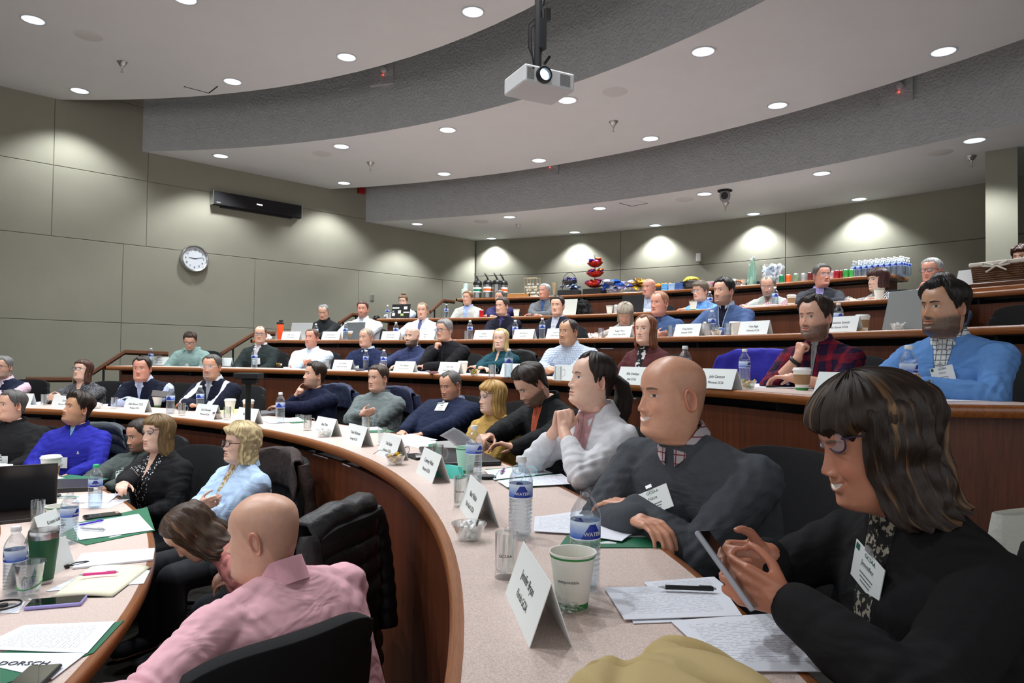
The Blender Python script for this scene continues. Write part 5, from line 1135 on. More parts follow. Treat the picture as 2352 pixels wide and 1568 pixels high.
def lines_mat(name, rows=26, head=True, seed=1):
    m = bpy.data.materials.new(name); nt, p = NT(m); tc = N(nt, 'ShaderNodeTexCoord'); s_ = N(nt, 'ShaderNodeSeparateXYZ', {0: tc.outputs['UV']}); u, v = s_.outputs[0], s_.outputs[1]
    row = mth(nt, 'FRACT', mth(nt, 'MULTIPLY', v, rows)); rid = mth(nt, 'FLOOR', mth(nt, 'MULTIPLY', v, rows)); ln = mth(nt, 'LESS_THAN', row, .30)
    cv = N(nt, 'ShaderNodeCombineXYZ', {0: mth(nt, 'MULTIPLY', u, 26), 1: mth(nt, 'ADD', rid, seed*7.3)}); wn = N(nt, 'ShaderNodeTexNoise', {'Vector': cv.outputs[0], 'Scale': 1.0, 'Detail': 2}); wd = mth(nt, 'GREATER_THAN', wn.outputs[0], .47)
    inm = mth(nt, 'MULTIPLY', mth(nt, 'MULTIPLY', mth(nt, 'GREATER_THAN', u, .10), mth(nt, 'LESS_THAN', u, .88)), mth(nt, 'MULTIPLY', mth(nt, 'GREATER_THAN', v, .10), mth(nt, 'LESS_THAN', v, .86)))
    f = mth(nt, 'MULTIPLY', mth(nt, 'MULTIPLY', ln, wd), mth(nt, 'MULTIPLY', inm, .55)); nt.links.new(mix(nt, f, lin(226, 229, 238), (.15, .17, .22)), p.inputs['Base Color']); p.inputs['Roughness'].default_value = .8; return m
mtext = [lines_mat('printed_page_%d' % i, r_, seed=i) for i, r_ in ((1, 26), (2, 34), (3, 20))]
ZST = {}
def sheet(px, row, label, m=None, name='paper_sheet', cat='paper', dz=None, th=.0012, group=None, z0=0.0, curl=0):
    """flat sheet, its four corners lying on the desk top"""
    z = HH[row]+.0008+z0; c = [at_z(u, v, z) for u, v in px]; ctr = sum(c, Vector())/4; o = empty(name) if False else None
    mb = MB(); n = 8; P = []
    for i in range(n+1):
        a = c[0].lerp(c[3], i/n); b = c[1].lerp(c[2], i/n); rr_ = []
        for j in range(n+1):
            q = a.lerp(b, j/n)-ctr; q.z = z+th+curl*(abs(j/n-.5)*2)**4*(.5+.5*math.sin(i*1.3))-HH[row]; rr_.append(q)
        P.append(rr_)
    mb.grid(P); L = n+1; bot = [(q[0], q[1], q[2]-th) for r in P for q in r]; b0 = mb.n
    mb.add(bot, [tuple((i*L+j, (i+1)*L+j, (i+1)*L+j+1, i*L+j+1)) for i in range(n) for j in range(n)])
    edge = [j for j in range(L)]+[i*L+n for i in range(1, L)]+[n*L+j for j in range(n-1, -1, -1)]+[i*L for i in range(n-1, 0, -1)]
    for k in range(len(edge)): a, b = edge[k], edge[(k+1) % len(edge)]; mb.f.append((a, a+b0, b+b0, b)); mb.m.append(0)
    o = mb.build(name, m or mpaper, None, loc=(ctr.x, ctr.y, HH[row])); tag(o, label, cat, group); return o
def slab(px, row, label, m, name, cat, th=.008, group=None, z0=0.0, bev=.002):
    z = HH[row]+z0+.0005; c = [at_z(u, v, z) for u, v in px]; ctr = sum(c, Vector())/4; ctr.z = z
    mb = MB(); mb.prism([((q-ctr).x, (q-ctr).y) for q in c][::(1 if (c[1]-c[0]).cross(c[2]-c[1]).z > 0 else -1)], th); o = mb.build(name, m, None, bevel=bev, loc=ctr); return tag(o, label, cat, group)
def pen(u0, v0, u1, v1, row, label, m, z0=.002, tip=None):
    a, b = at_z(u0, v0, HH[row]+z0+.0055), at_z(u1, v1, HH[row]+z0+.0055); c = (a+b)/2; d = b-a; L_ = d.length
    if L_ > .16: d = d*(.145/L_); L_ = .145
    r = empty('pen', c, 0, label, 'pen'); mb = MB(); mb.tube([-d/2+d*.12, d*.45], .0048, 10); mb.build('barrel', m, r, True)
    mb = MB(); mb.tube([-d/2, -d/2+d*.12], [.001, .0042], 10); mb.tube([d*.45, d*.5], .0028, 8); mb.build('pen_tip', tip or msilver, r, True)
    mb = MB(); mb.tube([d*.42+Vector((0, 0, .006)), d*.2+Vector((0, 0, .006))], .0012, 6); mb.build('clip', tip or msilver, r, True); return r
def phone_on(px, row, label, case, screen=True, z0=0, th=.009):
    z = HH[row]+z0; c = [at_z(u, v, z) for u, v in px]; ctr = sum(c, Vector())/4; ctr.z = z+.0006
    d = ((c[1]-c[0])+(c[2]-c[3])).normalized(); s_ = ((c[3]-c[0])+(c[2]-c[1])).normalized(); L1 = ((c[1]-c[0]).length+(c[2]-c[3]).length)/2; L2 = ((c[3]-c[0]).length+(c[2]-c[1]).length)/2
    lo, hi = (.152, .074) if L1 > L2 else (.074, .152); r = empty('smartphone', ctr, math.atan2(d.y, d.x), label, 'phone')
    mb = MB(); mb.box((0, 0, th/2), (lo, hi, th)); o = mb.build('case', case, r, bevel=.006, seg=4)
    mb = MB(); mb.box((0, 0, th+.0003), (lo-.008, hi-.008, .0008)); mb.build('screen', mat('phone_glass', (.004, .004, .005), .08, coat=1), r, bevel=.0003); return r
def laptop(p, rz, label, lid, base=None, open_=1.85, w=.32, dd=.22, screen=False):
    r = empty('laptop', p, rz, label, 'laptop'); mb = MB(); mb.box((0, 0, .008), (w, dd, .014)); mb.build('keyboard_base', base or lid, r, bevel=.004)
    a = open_; R_ = Matrix.Rotation(-(a-math.pi/2), 3, 'X') if False else Matrix.Rotation(math.pi/2-a, 3, 'X')
    # lid hinged along the stage side (-y), its back facing -y
    c = Vector((0, -dd/2+.004, .012))+R_ @ Vector((0, 0, dd/2)); mb = MB(); mb.box(c, (w, .007, dd), R_); l = mb.build('lid', lid, r, bevel=.003)
    mb = MB(); mb.box(c+R_ @ Vector((0, .0042, .004)), (w-.02, .001, dd-.02), R_); mb.build('screen', mat('laptop_screen', (.02, .022, .025), .2), l); return r, c, R_
def D(u, v, row): return at_z(u, v, HH[row])
def facing(row, p): return tangent(row, p)      # local -y looks to the stage
CARDSET = [ # u, v of the middle of the front lower edge, row, lines, who, angle offset
 (1189, 1426, 2, 'Jennifer Bryan', 'Florida GCSA', 'smiling woman in black'), (1071, 1188, 2, 'Nate Watkin', 'Palm Beach GCSA', 'bald man in charcoal'), (973, 1097, 2, 'Courtney White', 'Houston GCSA', 'woman in light grey'),
 (884, 1050, 2, 'Paul Snider', 'Houston GCSA', 'man reading a sheet'), (808, 1021, 2, 'Tonia Workman', 'Georgia GCSA', 'woman in mustard'), (738, 999, 2, 'Brad Tyler', 'Central GCSA', 'reclining man in navy'),
 (560, 972, 2, 'Ben LaPoint', '', 'man with a finger on his lips'), (467, 961, 2, 'Zach Schneider', 'Wisconsin GCSA', 'man in navy and white'), (306, 946, 2, 'Adam Bynum, CGCS', 'Michigan GCSA', 'man in checked sleeves'),
 (143, 937, 2, 'Susan', 'Missouri GCSA', 'woman in patterned blouse'), (40, 930, 2, '', '', 'man at the left edge'),
 (362, 838, 3, 'Mike Good', 'Central GCSA', 'man in sage green hoodie'), (508, 840, 3, '', '', 'empty place beside the sage hoodie'), (606, 841, 3, 'Michael Phelps, CGCS', 'Midwest Association of GCS', 'man in dark green cardigan'),
 (712, 845, 3, '', '', 'man in white shirt'), (784, 848, 3, 'Chris DePlain', 'Ohio GCSA Chapter', 'man in navy V-neck'), (925, 854, 3, 'Mark Bingham', 'South Texas GCSA', 'bald bearded man'), (1028, 858, 3, 'Curtis Cole', 'South Texas GCSA', 'man in black blazer'),
 (1172, 866, 3, '', '', 'woman in teal'), (1296, 874, 3, '', '', 'heavy man in checked shirt'), (1447, 883, 3, 'Allie Schnitzer', 'Utah GCSA', 'woman in maroon'), (1640, 892, 3, 'John Cameron', 'Minnesota GCSA', 'chair with the blue jacket'),
 (1918, 912, 3, 'Christopher', 'Minnesota GCSA', 'man in plaid flannel'),
 (666, 779, 4, 'Jeff L. Cyrus', 'GCS Association', 'man in black'), (758, 779, 4, 'James Pattinson', 'Minn. Superintendents', 'man in white pullover'), (895, 780, 4, 'Thomas Jersey', 'GCSA of America', 'man in white pullover, to its right'),
 (975, 780, 4, 'Damon', 'Metro', 'man in white checked jacket'), (1108, 780, 4, 'Cal Roby', 'Arkansas GCSA', 'man in dark navy'), (1200, 778, 4, 'Jeff Lawrence', 'Iowa GCSA', 'man in dark navy, to its right'), (1276, 777, 4, 'Cassie Clark', 'Central Texas GCSA', 'man in navy blazer'),
 (1420, 774, 4, 'Reagan Olson', 'Central Texas GCSA', 'woman with grey bob'), (1575, 771, 4, 'Craig Shaner', 'Nebraska GCSA', 'man in steel blue'), (1727, 766, 4, 'Katy Biggs', 'Nebraska GCSA', 'man in slate blue'), (1925, 759, 4, 'Rhiannon Samuel', 'Rio Grande GCSA', 'bottle beside the grey laptop'),
]
for u, v, row, l1, l2, who in CARDSET:
    p = D(u, v, row) if row != 4 else None
    if p is None or p.y > 12 or row == 4:      # tops level with the lens: place by the desk curve instead
        r = ray(u, v); lo, hi = .5, 20
        for _ in range(50):
            m_ = (lo+hi)/2; q = r*m_; t = math.atan2(q.x-CC[0], q.y-CC[1])
            if math.hypot(q.x-CC[0], q.y-CC[1]) < RR[row]+gth(t)+.055: lo = m_
            else: hi = m_
        q = r*lo; p = Vector((q.x, q.y, HH[row]))
    th = math.atan2(p.x-CC[0], p.y-CC[1]); ra = facing(row, p)
    if u == 1189: p = (at_z(1160, 1360, HH[2])+at_z(1218, 1492, HH[2]))/2; d_ = at_z(1218, 1492, HH[2])-at_z(1160, 1360, HH[2]); ra = math.atan2(d_.y, d_.x)
    off = Matrix.Rotation(ra, 3, 'Z') @ Vector((0, .036, 0)); p = p+off
    card((p.x, p.y, HH[row]), ra, l1, l2, 'white folded name card before the %s' % who if 'chair' not in who and 'bottle' not in who and 'place' not in who else 'white folded name card by the '+who)
def curve_pt(u, v, row, off):
    r = ray(u, v); lo, hi = .5, 20
    for _ in range(50):
        m_ = (lo+hi)/2; q = r*m_; t = math.atan2(q.x-CC[0], q.y-CC[1])
        if math.hypot(q.x-CC[0], q.y-CC[1]) < RR[row]+gth(t)+off: lo = m_
        else: hi = m_
    q = r*lo; return (q.x, q.y, HH[row])
# ---- bottles: u, v base (or row 4-5: offset), row, options
for u, v, row, who, k in [
 (1343, 1352, 2, 'uncapped, behind the big paper cup nearest the camera', dict(cap=False, near=True, full=.45, rz=.4)), (1195, 1233, 2, 'capped, beside the white mint bowl on the second desk', dict(near=True, full=.52, rz=.1)),
 (1088, 1105, 2, 'capped, in front of the black portfolio', dict(near=True, full=.3, rz=.9)), (643, 971, 2, 'capped, in front of the man with a finger on his lips', dict(full=.4)), (459, 944, 2, 'in front of the man in navy and white jacket', dict(full=.5)), (391, 950, 2, 'between the checked sleeves and the navy and white jacket', dict(full=.5)),
 (33, 1366, 1, 'capped, left of the green steel tumbler', dict(near=True, full=.55, rz=2.2)), (158, 1248, 1, 'uncapped, behind the white paper cup on the front desk', dict(near=True, cap=False, full=.55, rz=1.6)), (218, 1167, 1, 'with a green cap on the front desk', dict(near=True, capm=mcapg, full=.45, rz=.5)),
 (346, 838, 3, 'left of the man in the sage hoodie', dict(full=.3)), (584, 846, 3, 'in front of the dark green cardigan', dict(full=.4)), (840, 849, 3, 'in front of the navy V-neck', dict(full=.5)), (881, 852, 3, 'between the navy V-neck and the bald bearded man', dict(full=.4)), (1168, 867, 3, 'in front of the woman in teal', dict(full=.5)),
 (1573, 897, 3, 'mostly hidden behind the bald head', dict(full=.4)), (1710, 888, 3, 'in front of the royal blue jacket on the chair', dict(full=.5, near=True, rz=.6)), (2087, 920, 3, 'in front of the man in sky blue', dict(full=.5, near=True, rz=.7))]:
    p = D(u, v, row); bottle(p, 'clear water bottle, '+who, **k)
for u, v, row, off, who in [(793, 779, 4, .14, 'before the grey laptop'), (725, 779, 4, .3, 'behind the man in black'), (909, 780, 4, .16, 'beside the white checked jacket'), (1079, 780, 4, .12, 'left of the man in dark navy'), (1183, 779, 4, .3, 'behind a name card of the dark navy man'), (1245, 778, 4, .12, 'before the navy blazer'), (1635, 770, 4, .2, 'before the slate blue pullover'), (1926, 760, 4, .3, 'between the plaid shirt and the coffee cup'),
 (890, 731, 5, .2, 'left of the sticker-covered laptop'), (1025, 729, 5, .2, 'before the light grey sport coat'), (1630, 709, 5, .2, 'before the bright blue shirt'), (1780, 701, 5, .25, 'before the white-bearded man')]:
    bottle(curve_pt(u, v, row, off), 'clear water bottle %s, %s tier' % (who, {4: 'fourth', 5: 'fifth'}[row]), full=.45)
# ---- cups
for u, v, row, kind, who, k in [(1314, 1393, 2, 'paper', 'large white paper cup with green bands, nearest the camera', dict(near=True, rz=.15)), (1070, 1085, 2, 'mint', 'pale green paper cup behind the water bottle by the portfolio', dict(near=False)),
 (361, 934, 2, 'paper', 'white paper cup between the two bottles on the second desk', {}), (528, 948, 2, 'plain', 'white lidded cup with leaf mark by the navy and white jacket', {}), (570, 950, 2, 'sleeve', 'white lidded coffee cup behind the black stand', {}),
 (116, 1100, 1, 'sleeve', 'tall white coffee cup with brown sleeve before the man in royal blue', dict(near=True, s=1.25)), (130, 1218, 1, 'paper', 'white paper cup half behind the uncapped bottle on the front desk', dict(near=True)),
 (902, 850, 3, 'paper', 'white paper cup beside the bald bearded man', {}), (1063, 858, 3, 'plain', 'white lidded cup before the blonde woman in teal', {}), (748, 846, 3, 'paper', 'white paper cup hidden behind the finger-on-lips man', {}), (1842, 896, 3, 'greenband', 'white lidded coffee cup with brown sleeve before the plaid shirt', dict(near=True))]:
    cup(D(u, v, row), who, kind, **k)
for u, v, row, off, kind, who in [(807, 780, 4, .25, 'sleeve', 'coffee cup with brown sleeve before the grey laptop'), (1688, 768, 4, .22, 'plain', 'white lidded cup behind the slate blue man\'s name card'), (1981, 758, 4, .2, 'sleeve', 'coffee cup with brown sleeve left of the big grey laptop'),
 (896, 731, 5, .3, 'paper', 'small white paper cup behind the bottle by the sticker laptop'), (1186, 726, 5, .15, 'paper', 'white paper cup between the purple polo and the grey jacket'), (1400, 719, 5, .15, 'paper', 'paper cup left of the dark laptop'), (1592, 711, 5, .12, 'paper', 'white paper cup before the bright blue shirt'), (1818, 699, 5, .2, 'sleeve', 'coffee cup with brown sleeve beside the charcoal suit'), (2019, 686, 5, .2, 'paper', 'tall white paper cup before the zebra blouse')]:
    cup(curve_pt(u, v, row, off), who, kind)
# ---- glass mugs and bowls
for u, v, row, who, k in [(1163, 1325, 2, 'with lettering, behind the nearest name card', dict(near=True, rz=.4)), (1060, 1163, 2, 'behind the name card beside the mint bowl', dict(near=True, rz=.3)), (1005, 1072, 2, 'before the black portfolio', dict(rz=.4)), (878, 1022, 2, 'behind the card of the reading man', {}), (840, 992, 2, 'behind the card of the woman in mustard', {}), (706, 988, 2, 'left of the mint bowl card', {}),
 (86, 1200, 1, 'beside the open dark laptop', dict(near=False, s=1.05)), (101, 930, 2, 'before the patterned blouse', {}), (262, 938, 2, 'left of the checked sleeves', {}), (418, 954, 2, 'before the navy and white jacket', {}), (522, 964, 2, 'beside the bowl of wrapped sweets', {}),
 (562, 841, 3, 'left of the dark green cardigan', {}), (692, 845, 3, 'before the white shirt', {}), (1130, 867, 3, 'before the teal jacket', {}), (1282, 875, 3, 'before the checked shirt', {}), (1402, 880, 3, 'left of the maroon blazer', {})]:
    mug(D(u, v, row), 'small clear glass mug '+who, **k)
for u, v, row, off, who in [(637, 780, 4, .12, 'beside the orange tumbler'), (1072, 780, 4, .08, 'left of the dark navy man'), (1380, 775, 4, .12, 'left of the grey bob'), (1540, 772, 4, .12, 'before the steel blue sweater'), (1672, 769, 4, .1, 'before the slate blue pullover')]:
    mug(curve_pt(u, v, row, off), 'small clear glass mug %s on the fourth tier' % who)
for u, v, row, kind, who in [(1077, 1240, 2, 'mint', 'of white mints in front of the tilted name card'), (908, 1067, 2, 'choc', 'of gold and brown sweets on the second desk'), (743, 1003, 2, 'mint', 'heaped with white mints before a name card'), (500, 962, 2, 'choc', 'of brown wrapped sweets left of the glass mug'), (222, 938, 2, 'mint', 'of mints behind the royal blue man'),
 (426, 840, 3, 'mint', 'of mints before the sage hoodie'), (640, 843, 3, 'mix', 'of green sweets by the dark green cardigan'), (1090, 862, 3, 'mix', 'of wrapped sweets before the blonde in teal'), (1717, 894, 3, 'mix', 'of colourful sweets before the bottle and blue jacket')]:
    bowl(D(u, v, row), 'small glass bowl '+who, kind)
for u, v, row, off, kind, who in [(1360, 776, 4, .15, 'mint', 'of mints left of the grey bob'), (1645, 770, 4, .1, 'choc', 'of brown sweets before the slate blue pullover'), (2063, 756, 4, .15, 'mint', 'of mints before the big grey laptop'), (935, 780, 4, .15, 'mix', 'of sweets before the white checked jacket')]:
    bowl(curve_pt(u, v, row, off), 'small glass bowl %s on the fourth tier' % who, kind)
can(curve_pt(1622, 770, 4, .15), 'silver drink can left of the slate blue man\'s bottle', (.5, .5, .5)); can(curve_pt(1455, 774, 4, .2), 'red drink can right of the grey bob', lin(190, 30, 40))
can(curve_pt(1106, 727, 5, .2), 'red drink can before the purple polo', lin(180, 20, 30)); can(curve_pt(1415, 718, 5, .2), 'silver drink can left of the dark laptop on the fifth tier', (.5, .5, .5))
# ---- papers, folders, phones: second desk
GP = 'loose white papers on the desks'
def folder(px, row, label, logo=True):
    o = sheet(px, row, label, mgr, 'green_folder', 'folder', th=.0022)
    if logo:
        z = HH[row]+.0032; c = [at_z(u, v, z) for u, v in px]; mb = MB(); a, b = c[3].lerp(c[0], .10), c[2].lerp(c[1], .10); loc = o.location
        for i in range(9):
            q = a.lerp(b, .38+i*.018); e = (c[0]-c[3]).normalized()*(.014+.012*math.sin(i/8*3.1)); s_ = (b-a).normalized()*.0022
            mb.add([q-s_-loc, q+s_-loc, q+s_+e-loc, q-s_+e-loc], [(0, 1, 2, 3)])
        mb.build('bar_logo', mcard, o)
    return o
folder([(1345, 1174), (1466, 1173), (1532, 1258), (1282, 1258)], 2, 'dark green folder under the papers before the charcoal sweater')
sheet([(1228, 1188), (1345, 1172), (1322, 1226), (1226, 1220)], 2, 'fan of white sheets left of the folder before the charcoal sweater', mtext[0], z0=.004, curl=.004)
sheet([(1330, 1182), (1488, 1206), (1428, 1243), (1318, 1226)], 2, 'white sheet askew on the green folder', None, z0=.007, curl=.003)
sheet([(1416, 1200), (1492, 1206), (1514, 1233), (1392, 1233)], 2, 'white sheet flat on the green folder edge', None, z0=.003)
phone_on([(1362, 1172), (1398, 1172), (1430, 1198), (1386, 1202)], 2, 'black smartphone lying on the papers before the charcoal sweater', mblack, z0=.012)
sheet([(1388, 1350), (1655, 1342), (1705, 1414), (1434, 1423)], 2, 'printed sheet with a chart, nearest the phone woman\'s hands', mtext[1], z0=.004)
sheet([(1478, 1337), (1640, 1325), (1700, 1372), (1520, 1382)], 2, 'printed sheet partly under the black pen', mtext[0], z0=.002)
sheet([(1450, 1420), (1560, 1418), (1570, 1428), (1455, 1432)], 2, 'white sheet peeping out below the chart sheet', None, z0=.0005)
sheet([(1540, 1426), (1790, 1408), (1995, 1543), (1662, 1541)], 2, 'large agenda sheet with dense printing at the bottom right', mtext[1], z0=.003)
pen(1512, 1347, 1645, 1352, 2, 'black ballpoint pen on the printed sheet', mblack, z0=.009)
folder([(1115, 1078), (1230, 1072), (1318, 1110), (1168, 1124)], 2, 'green folder under the sheets by the light grey cardigan', False)
sheet([(1112, 1080), (1225, 1070), (1270, 1086), (1135, 1102)], 2, 'printed sheet with a purple pen on it, before the light grey cardigan', mtext[0], z0=.004)
sheet([(1142, 1104), (1290, 1088), (1322, 1111), (1165, 1119)], 2, 'white sheet under the blue spectacles', mtext[2], z0=.006)
pen(1150, 1086, 1158, 1076, 2, 'short purple pen on a sheet', mat('purple', lin(150, 30, 130), .4), z0=.008)
slab([(962, 1034), (1098, 1040), (1153, 1069), (985, 1076)], 2, 'large black zip portfolio before the reading man', mat('black_leather', (.013, .013, .015), .4, bump=(200, .3, .001)), 'portfolio', 'portfolio', th=.022, bev=.008)
sheet([(1000, 1016), (1085, 1010), (1098, 1030), (1010, 1032)], 2, 'grey tablet cover lying behind the portfolio', mat('grey_cover', (.3, .3, .29), .5), 'document_cover', 'cover', th=.006)
sheet([(895, 1003), (945, 996), (1005, 1010), (925, 1018)], 2, 'white papers before the woman in mustard', mtext[0], z0=.002); sheet([(905, 1016), (1000, 1012), (1015, 1026), (965, 1030)], 2, 'white sheet in front of the other papers by the mustard cardigan', None)
folder([(985, 1020), (1020, 1016), (1040, 1030), (980, 1034)], 2, 'green folder under the reading man\'s papers', False)
folder([(828, 984), (885, 984), (905, 992), (850, 994)], 2, 'green folder before the reclining man', False); sheet([(800, 982), (868, 980), (880, 987), (812, 990)], 2, 'white sheet by the reclining man\'s green folder', None, z0=.003)
sheet([(600, 965), (685, 958), (700, 967), (620, 972)], 2, 'white papers before the man with a finger on his lips', None, z0=.002); folder([(655, 966), (700, 962), (706, 970), (670, 972)], 2, 'green folder beyond the papers of the dark blue shirt', False)
slab([(598, 948), (640, 945), (640, 952), (600, 956)], 2, 'closed grey laptop left of the finger-on-lips man', mat('grey_shell', (.12, .12, .13), .4), 'closed_laptop', 'laptop', th=.02)
sheet([(500, 942), (560, 938), (572, 948), (510, 950)], 2, 'yellow sheet behind the name card', mat('yellow_paper', lin(214, 214, 140), .8)); sheet([(60, 926), (96, 922), (100, 930), (64, 933)], 2, 'white papers at the left end of the second desk', None)
sheet([(236, 928), (282, 926), (290, 933), (240, 936)], 2, 'white napkin beside the mints on the second desk', None)
phone_on([(930, 1046), (975, 1044), (985, 1056), (940, 1060)], 2, 'black case beside the sunglasses on the second desk', mblack, th=.012)
# spectacles and small things
def spectacles(p, rz, label, m):
    r = empty('spectacles', p, rz, label, 'glasses'); mb = MB()
    for sd in (-1, 1):
        mb2 = [(sd*.033+.024*math.cos(t*math.pi/10), 0, .022+.018*math.sin(t*math.pi/10)) for t in range(20)]; mb.tube(mb2, .0014, 6, closed=True)
    mb.tube([(-.009, 0, .026), (.009, 0, .026)], .0014); f = mb.build('frame_front', m, r, True)
    for sd in (-1, 1): mb = MB(); mb.tube([(sd*.057, 0, .028), (sd*.066, .02, .03), (sd*.062, .10, .026), (sd*.06, .135, .004)], .0013, 6); mb.build('temple', m, r, True)
    mb = MB()
    for sd in (-1, 1): mb.add([(sd*.033+.023*math.cos(t*math.pi/10), 0, .022+.017*math.sin(t*math.pi/10)) for t in range(20)], [tuple(range(20))])
    mb.build('lens', mlens, r); return r
spectacles(D(1205, 1098, 2)+Vector((0, 0, .01)), 2.6, 'spectacles with pale blue frames lying on the white sheet', mat('aqua_frame', lin(130, 200, 205), .3))
spectacles(D(927, 1045, 2), 1.2, 'black and blue sunglasses behind the bowl of gold sweets', MAT_FRAME['black'])
mb = MB(); pr = [(-.055, 0), (.055, 0), (.062, .02), (.045, .05), (-.04, .055), (-.058, .025)]
p_ = D(1028, 1094, 2); mb.grid([[(x, -.032, 0), (x, .032, 0), (x, .018*(1-k*.6), .040*(1-k)+.006), (x, -.012, .046*(1-k)+.004)] for x, k in ((-.075, .55), (-.06, .1), (0, 0), (.06, .05), (.078, .8))], wrap=True); mb.f.append((0, 1, 2, 3)); mb.m.append(0); mb.f.append((19, 18, 17, 16)); mb.m.append(0)
o = mb.build('glasses_pouch', mat('teal_pouch', lin(84, 196, 180), .5), None, True, loc=p_); o.rotation_euler = (0, 0, -.6); tag(o, 'turquoise folding glasses case beside the name card', 'glasses case')
mb = MB(); mb.lathe([(0, 0), (.018, .0), (.028, .006), (.03, .012), (.02, .018), (0, .020)], 16); o = mb.build('key_fob', mblack, None, True, loc=D(1118, 1100, 2)); o.scale = (1.3, .7, 1); tag(o, 'black key fob beside the bottle near the portfolio', 'key fob')
def crumple(p, r_, label, name='crumpled_wrap', m=None, flat=.6, seed=1, group=None):
    mb = MB(); n, k = 26, 16; P = []
    for i in range(k+1):
        ph = math.pi*i/k; row = []
        for j in range(n):
            t = 2*math.pi*j/n; v = Vector((math.sin(ph)*math.cos(t), math.sin(ph)*math.sin(t), math.cos(ph))); q = 1+.55*noise.noise(v*3.1+Vector((seed, 0, 0)))+.35*abs(noise.noise(v*7+Vector((0, seed, 0)))); w = v*r_*q; w.z = max(w.z*flat+r_*flat*.8, 0); row.append(w)
        P.append(row)
    mb.grid(P, wrap=True); o = mb.build(name, m or MATS['clear_plastic'], None, loc=p); return tag(o, label, 'wrapper', group)
mcrin = clear('crinkled_film', (.93, .94, .94), .22, .7, .12)
crumple(D(1299, 1402, 2), .026, 'crumpled clear plastic film at the foot of the big paper cup', m=mcrin, flat=.5)
crumple(D(1165, 1218, 2), .008, 'tiny scrap of clear plastic beside the capped bottle', m=mcrin)
crumple(D(610, 842, 3), .018, 'crumpled napkin before the dark green cardigan', m=mpaper, seed=4) if False else None
# ---- first desk
folder([(105, 1218), (338, 1165), (356, 1219), (197, 1252)], 1, 'dark green folder with white bar logo on the front desk')
sheet([(165, 1205), (318, 1180), (352, 1217), (183, 1240)], 1, 'printed sheets on the green folder with two pens', mtext[0], z0=.004)
pen(178, 1206, 238, 1194, 1, 'violet ballpoint pen on the printed sheets', mat('violet_pen', lin(70, 50, 180), .3), z0=.009, tip=mat('violet_pen', (.05, .03, .4))); pen(183, 1212, 242, 1216, 1, 'silver pen below the violet pen', msilver, z0=.009)
phone_on([(195, 1186), (272, 1178), (274, 1186), (198, 1197)], 1, 'black smartphone face down above the printed sheets', mblack, th=.011)
slab([(166, 1308), (186, 1275), (356, 1262), (352, 1288)], 1, 'white ringed writing pad at the edge of the front desk', mpaper, 'writing_pad', 'pad', th=.008)
sheet([(105, 1358), (230, 1300), (345, 1310), (330, 1340)], 1, 'white sheets under the open notebook', None, z0=.0005)
# notebook
c = [at_z(u, v, HH[1]+.004) for u, v in ((118, 1370), (260, 1368), (345, 1302), (205, 1303))]; ctr = sum(c, Vector())/4; mb = MB(); P = []
for i in range(9):
    a, b = c[0].lerp(c[3], i/8), c[1].lerp(c[2], i/8); P.append([(a.lerp(b, j/16)-ctr)+Vector((0, 0, .012*math.exp(-((i-4)/1.6)**2)*0+.010*abs(math.sin(j/16*math.pi))**.5)) for j in range(17)])
mb.grid(P); o = mb.build('notebook', mat('cream_page', lin(232, 230, 204), .8), None, True, loc=ctr); m_ = o.modifiers.new('s', 'SOLIDIFY'); m_.thickness = .008; tag(o, 'open cream-paged notebook with a pink pen, beside the pink pullover', 'notebook')
mb = MB(); mb.prism([((q-ctr).x*1.02, (q-ctr).y*1.02) for q in c], .0018, (0, 0, -.0045)); mb.build('notebook_cover', mblackm, o)
pen(180, 1320, 272, 1313, 1, 'pink mechanical pencil on the notebook', mat('pink_pen', lin(236, 60, 150), .4), z0=.020)
phone_on([(55, 1386), (190, 1376), (196, 1390), (72, 1402)], 1, 'smartphone in a lilac case on the front desk', mat('lilac_case', lin(164, 156, 220), .5), th=.012)
folder([(0, 1500), (285, 1425), (215, 1500), (0, 1575)], 1, 'green folder beneath the agenda sheets at the lower left', False)
sheet([(-60, 1490), (55, 1436), (265, 1427), (200, 1500)], 1, 'agenda sheets with fine print at the lower left', mtext[1], z0=.004)
sheet([(-60, 1520), (0, 1500), (198, 1500), (120, 1560)], 1, 'title sheet with large capital letters at the lower left', None, z0=.003)
tt = text_obj('T DORSCH', .030, mink, None, at_z(42, 1523, HH[1]+.0062), rot(.05)); 
sh_ = [o for o in bpy.data.objects if o.get('label', '').startswith('title sheet')][0]; tt.parent = sh_; tt.matrix_local = Matrix.Translation(at_z(42, 1523, HH[1]+.0062)-sh_.location) @ rot(.03).to_4x4()
phone_on([(10, 1545), (140, 1537), (130, 1590), (0, 1600)], 1, 'black smartphone at the bottom left corner', mblack, z0=.006)
sheet([(60, 1110), (160, 1090), (250, 1100), (150, 1118)], 1, 'green folder edge beneath the tall coffee cup', mgr, 'green_folder', 'folder', th=.002) ; sheet([(-20, 1090), (75, 1082), (150, 1098), (20, 1112)], 1, 'white printed sheets left of the tall coffee cup', mtext[0], z0=.003)
sheet([(-20, 1062), (30, 1066), (30, 1074), (-20, 1078)], 1, 'white sheet before the man in black fleece', None)
sheet([(60, 1108), (60, 1102), (150, 1095), (150, 1099)], 1, 'thin white paper edge on the folder by the coffee cup', None, z0=.004) if False else None
slab([(62, 1135), (66, 1112), (205, 1108), (215, 1128)], 1, 'closed black laptop on the front desk before the royal blue man', mat('dark_shell', (.02, .02, .022), .35), 'closed_laptop', 'laptop', th=.025, bev=.004)
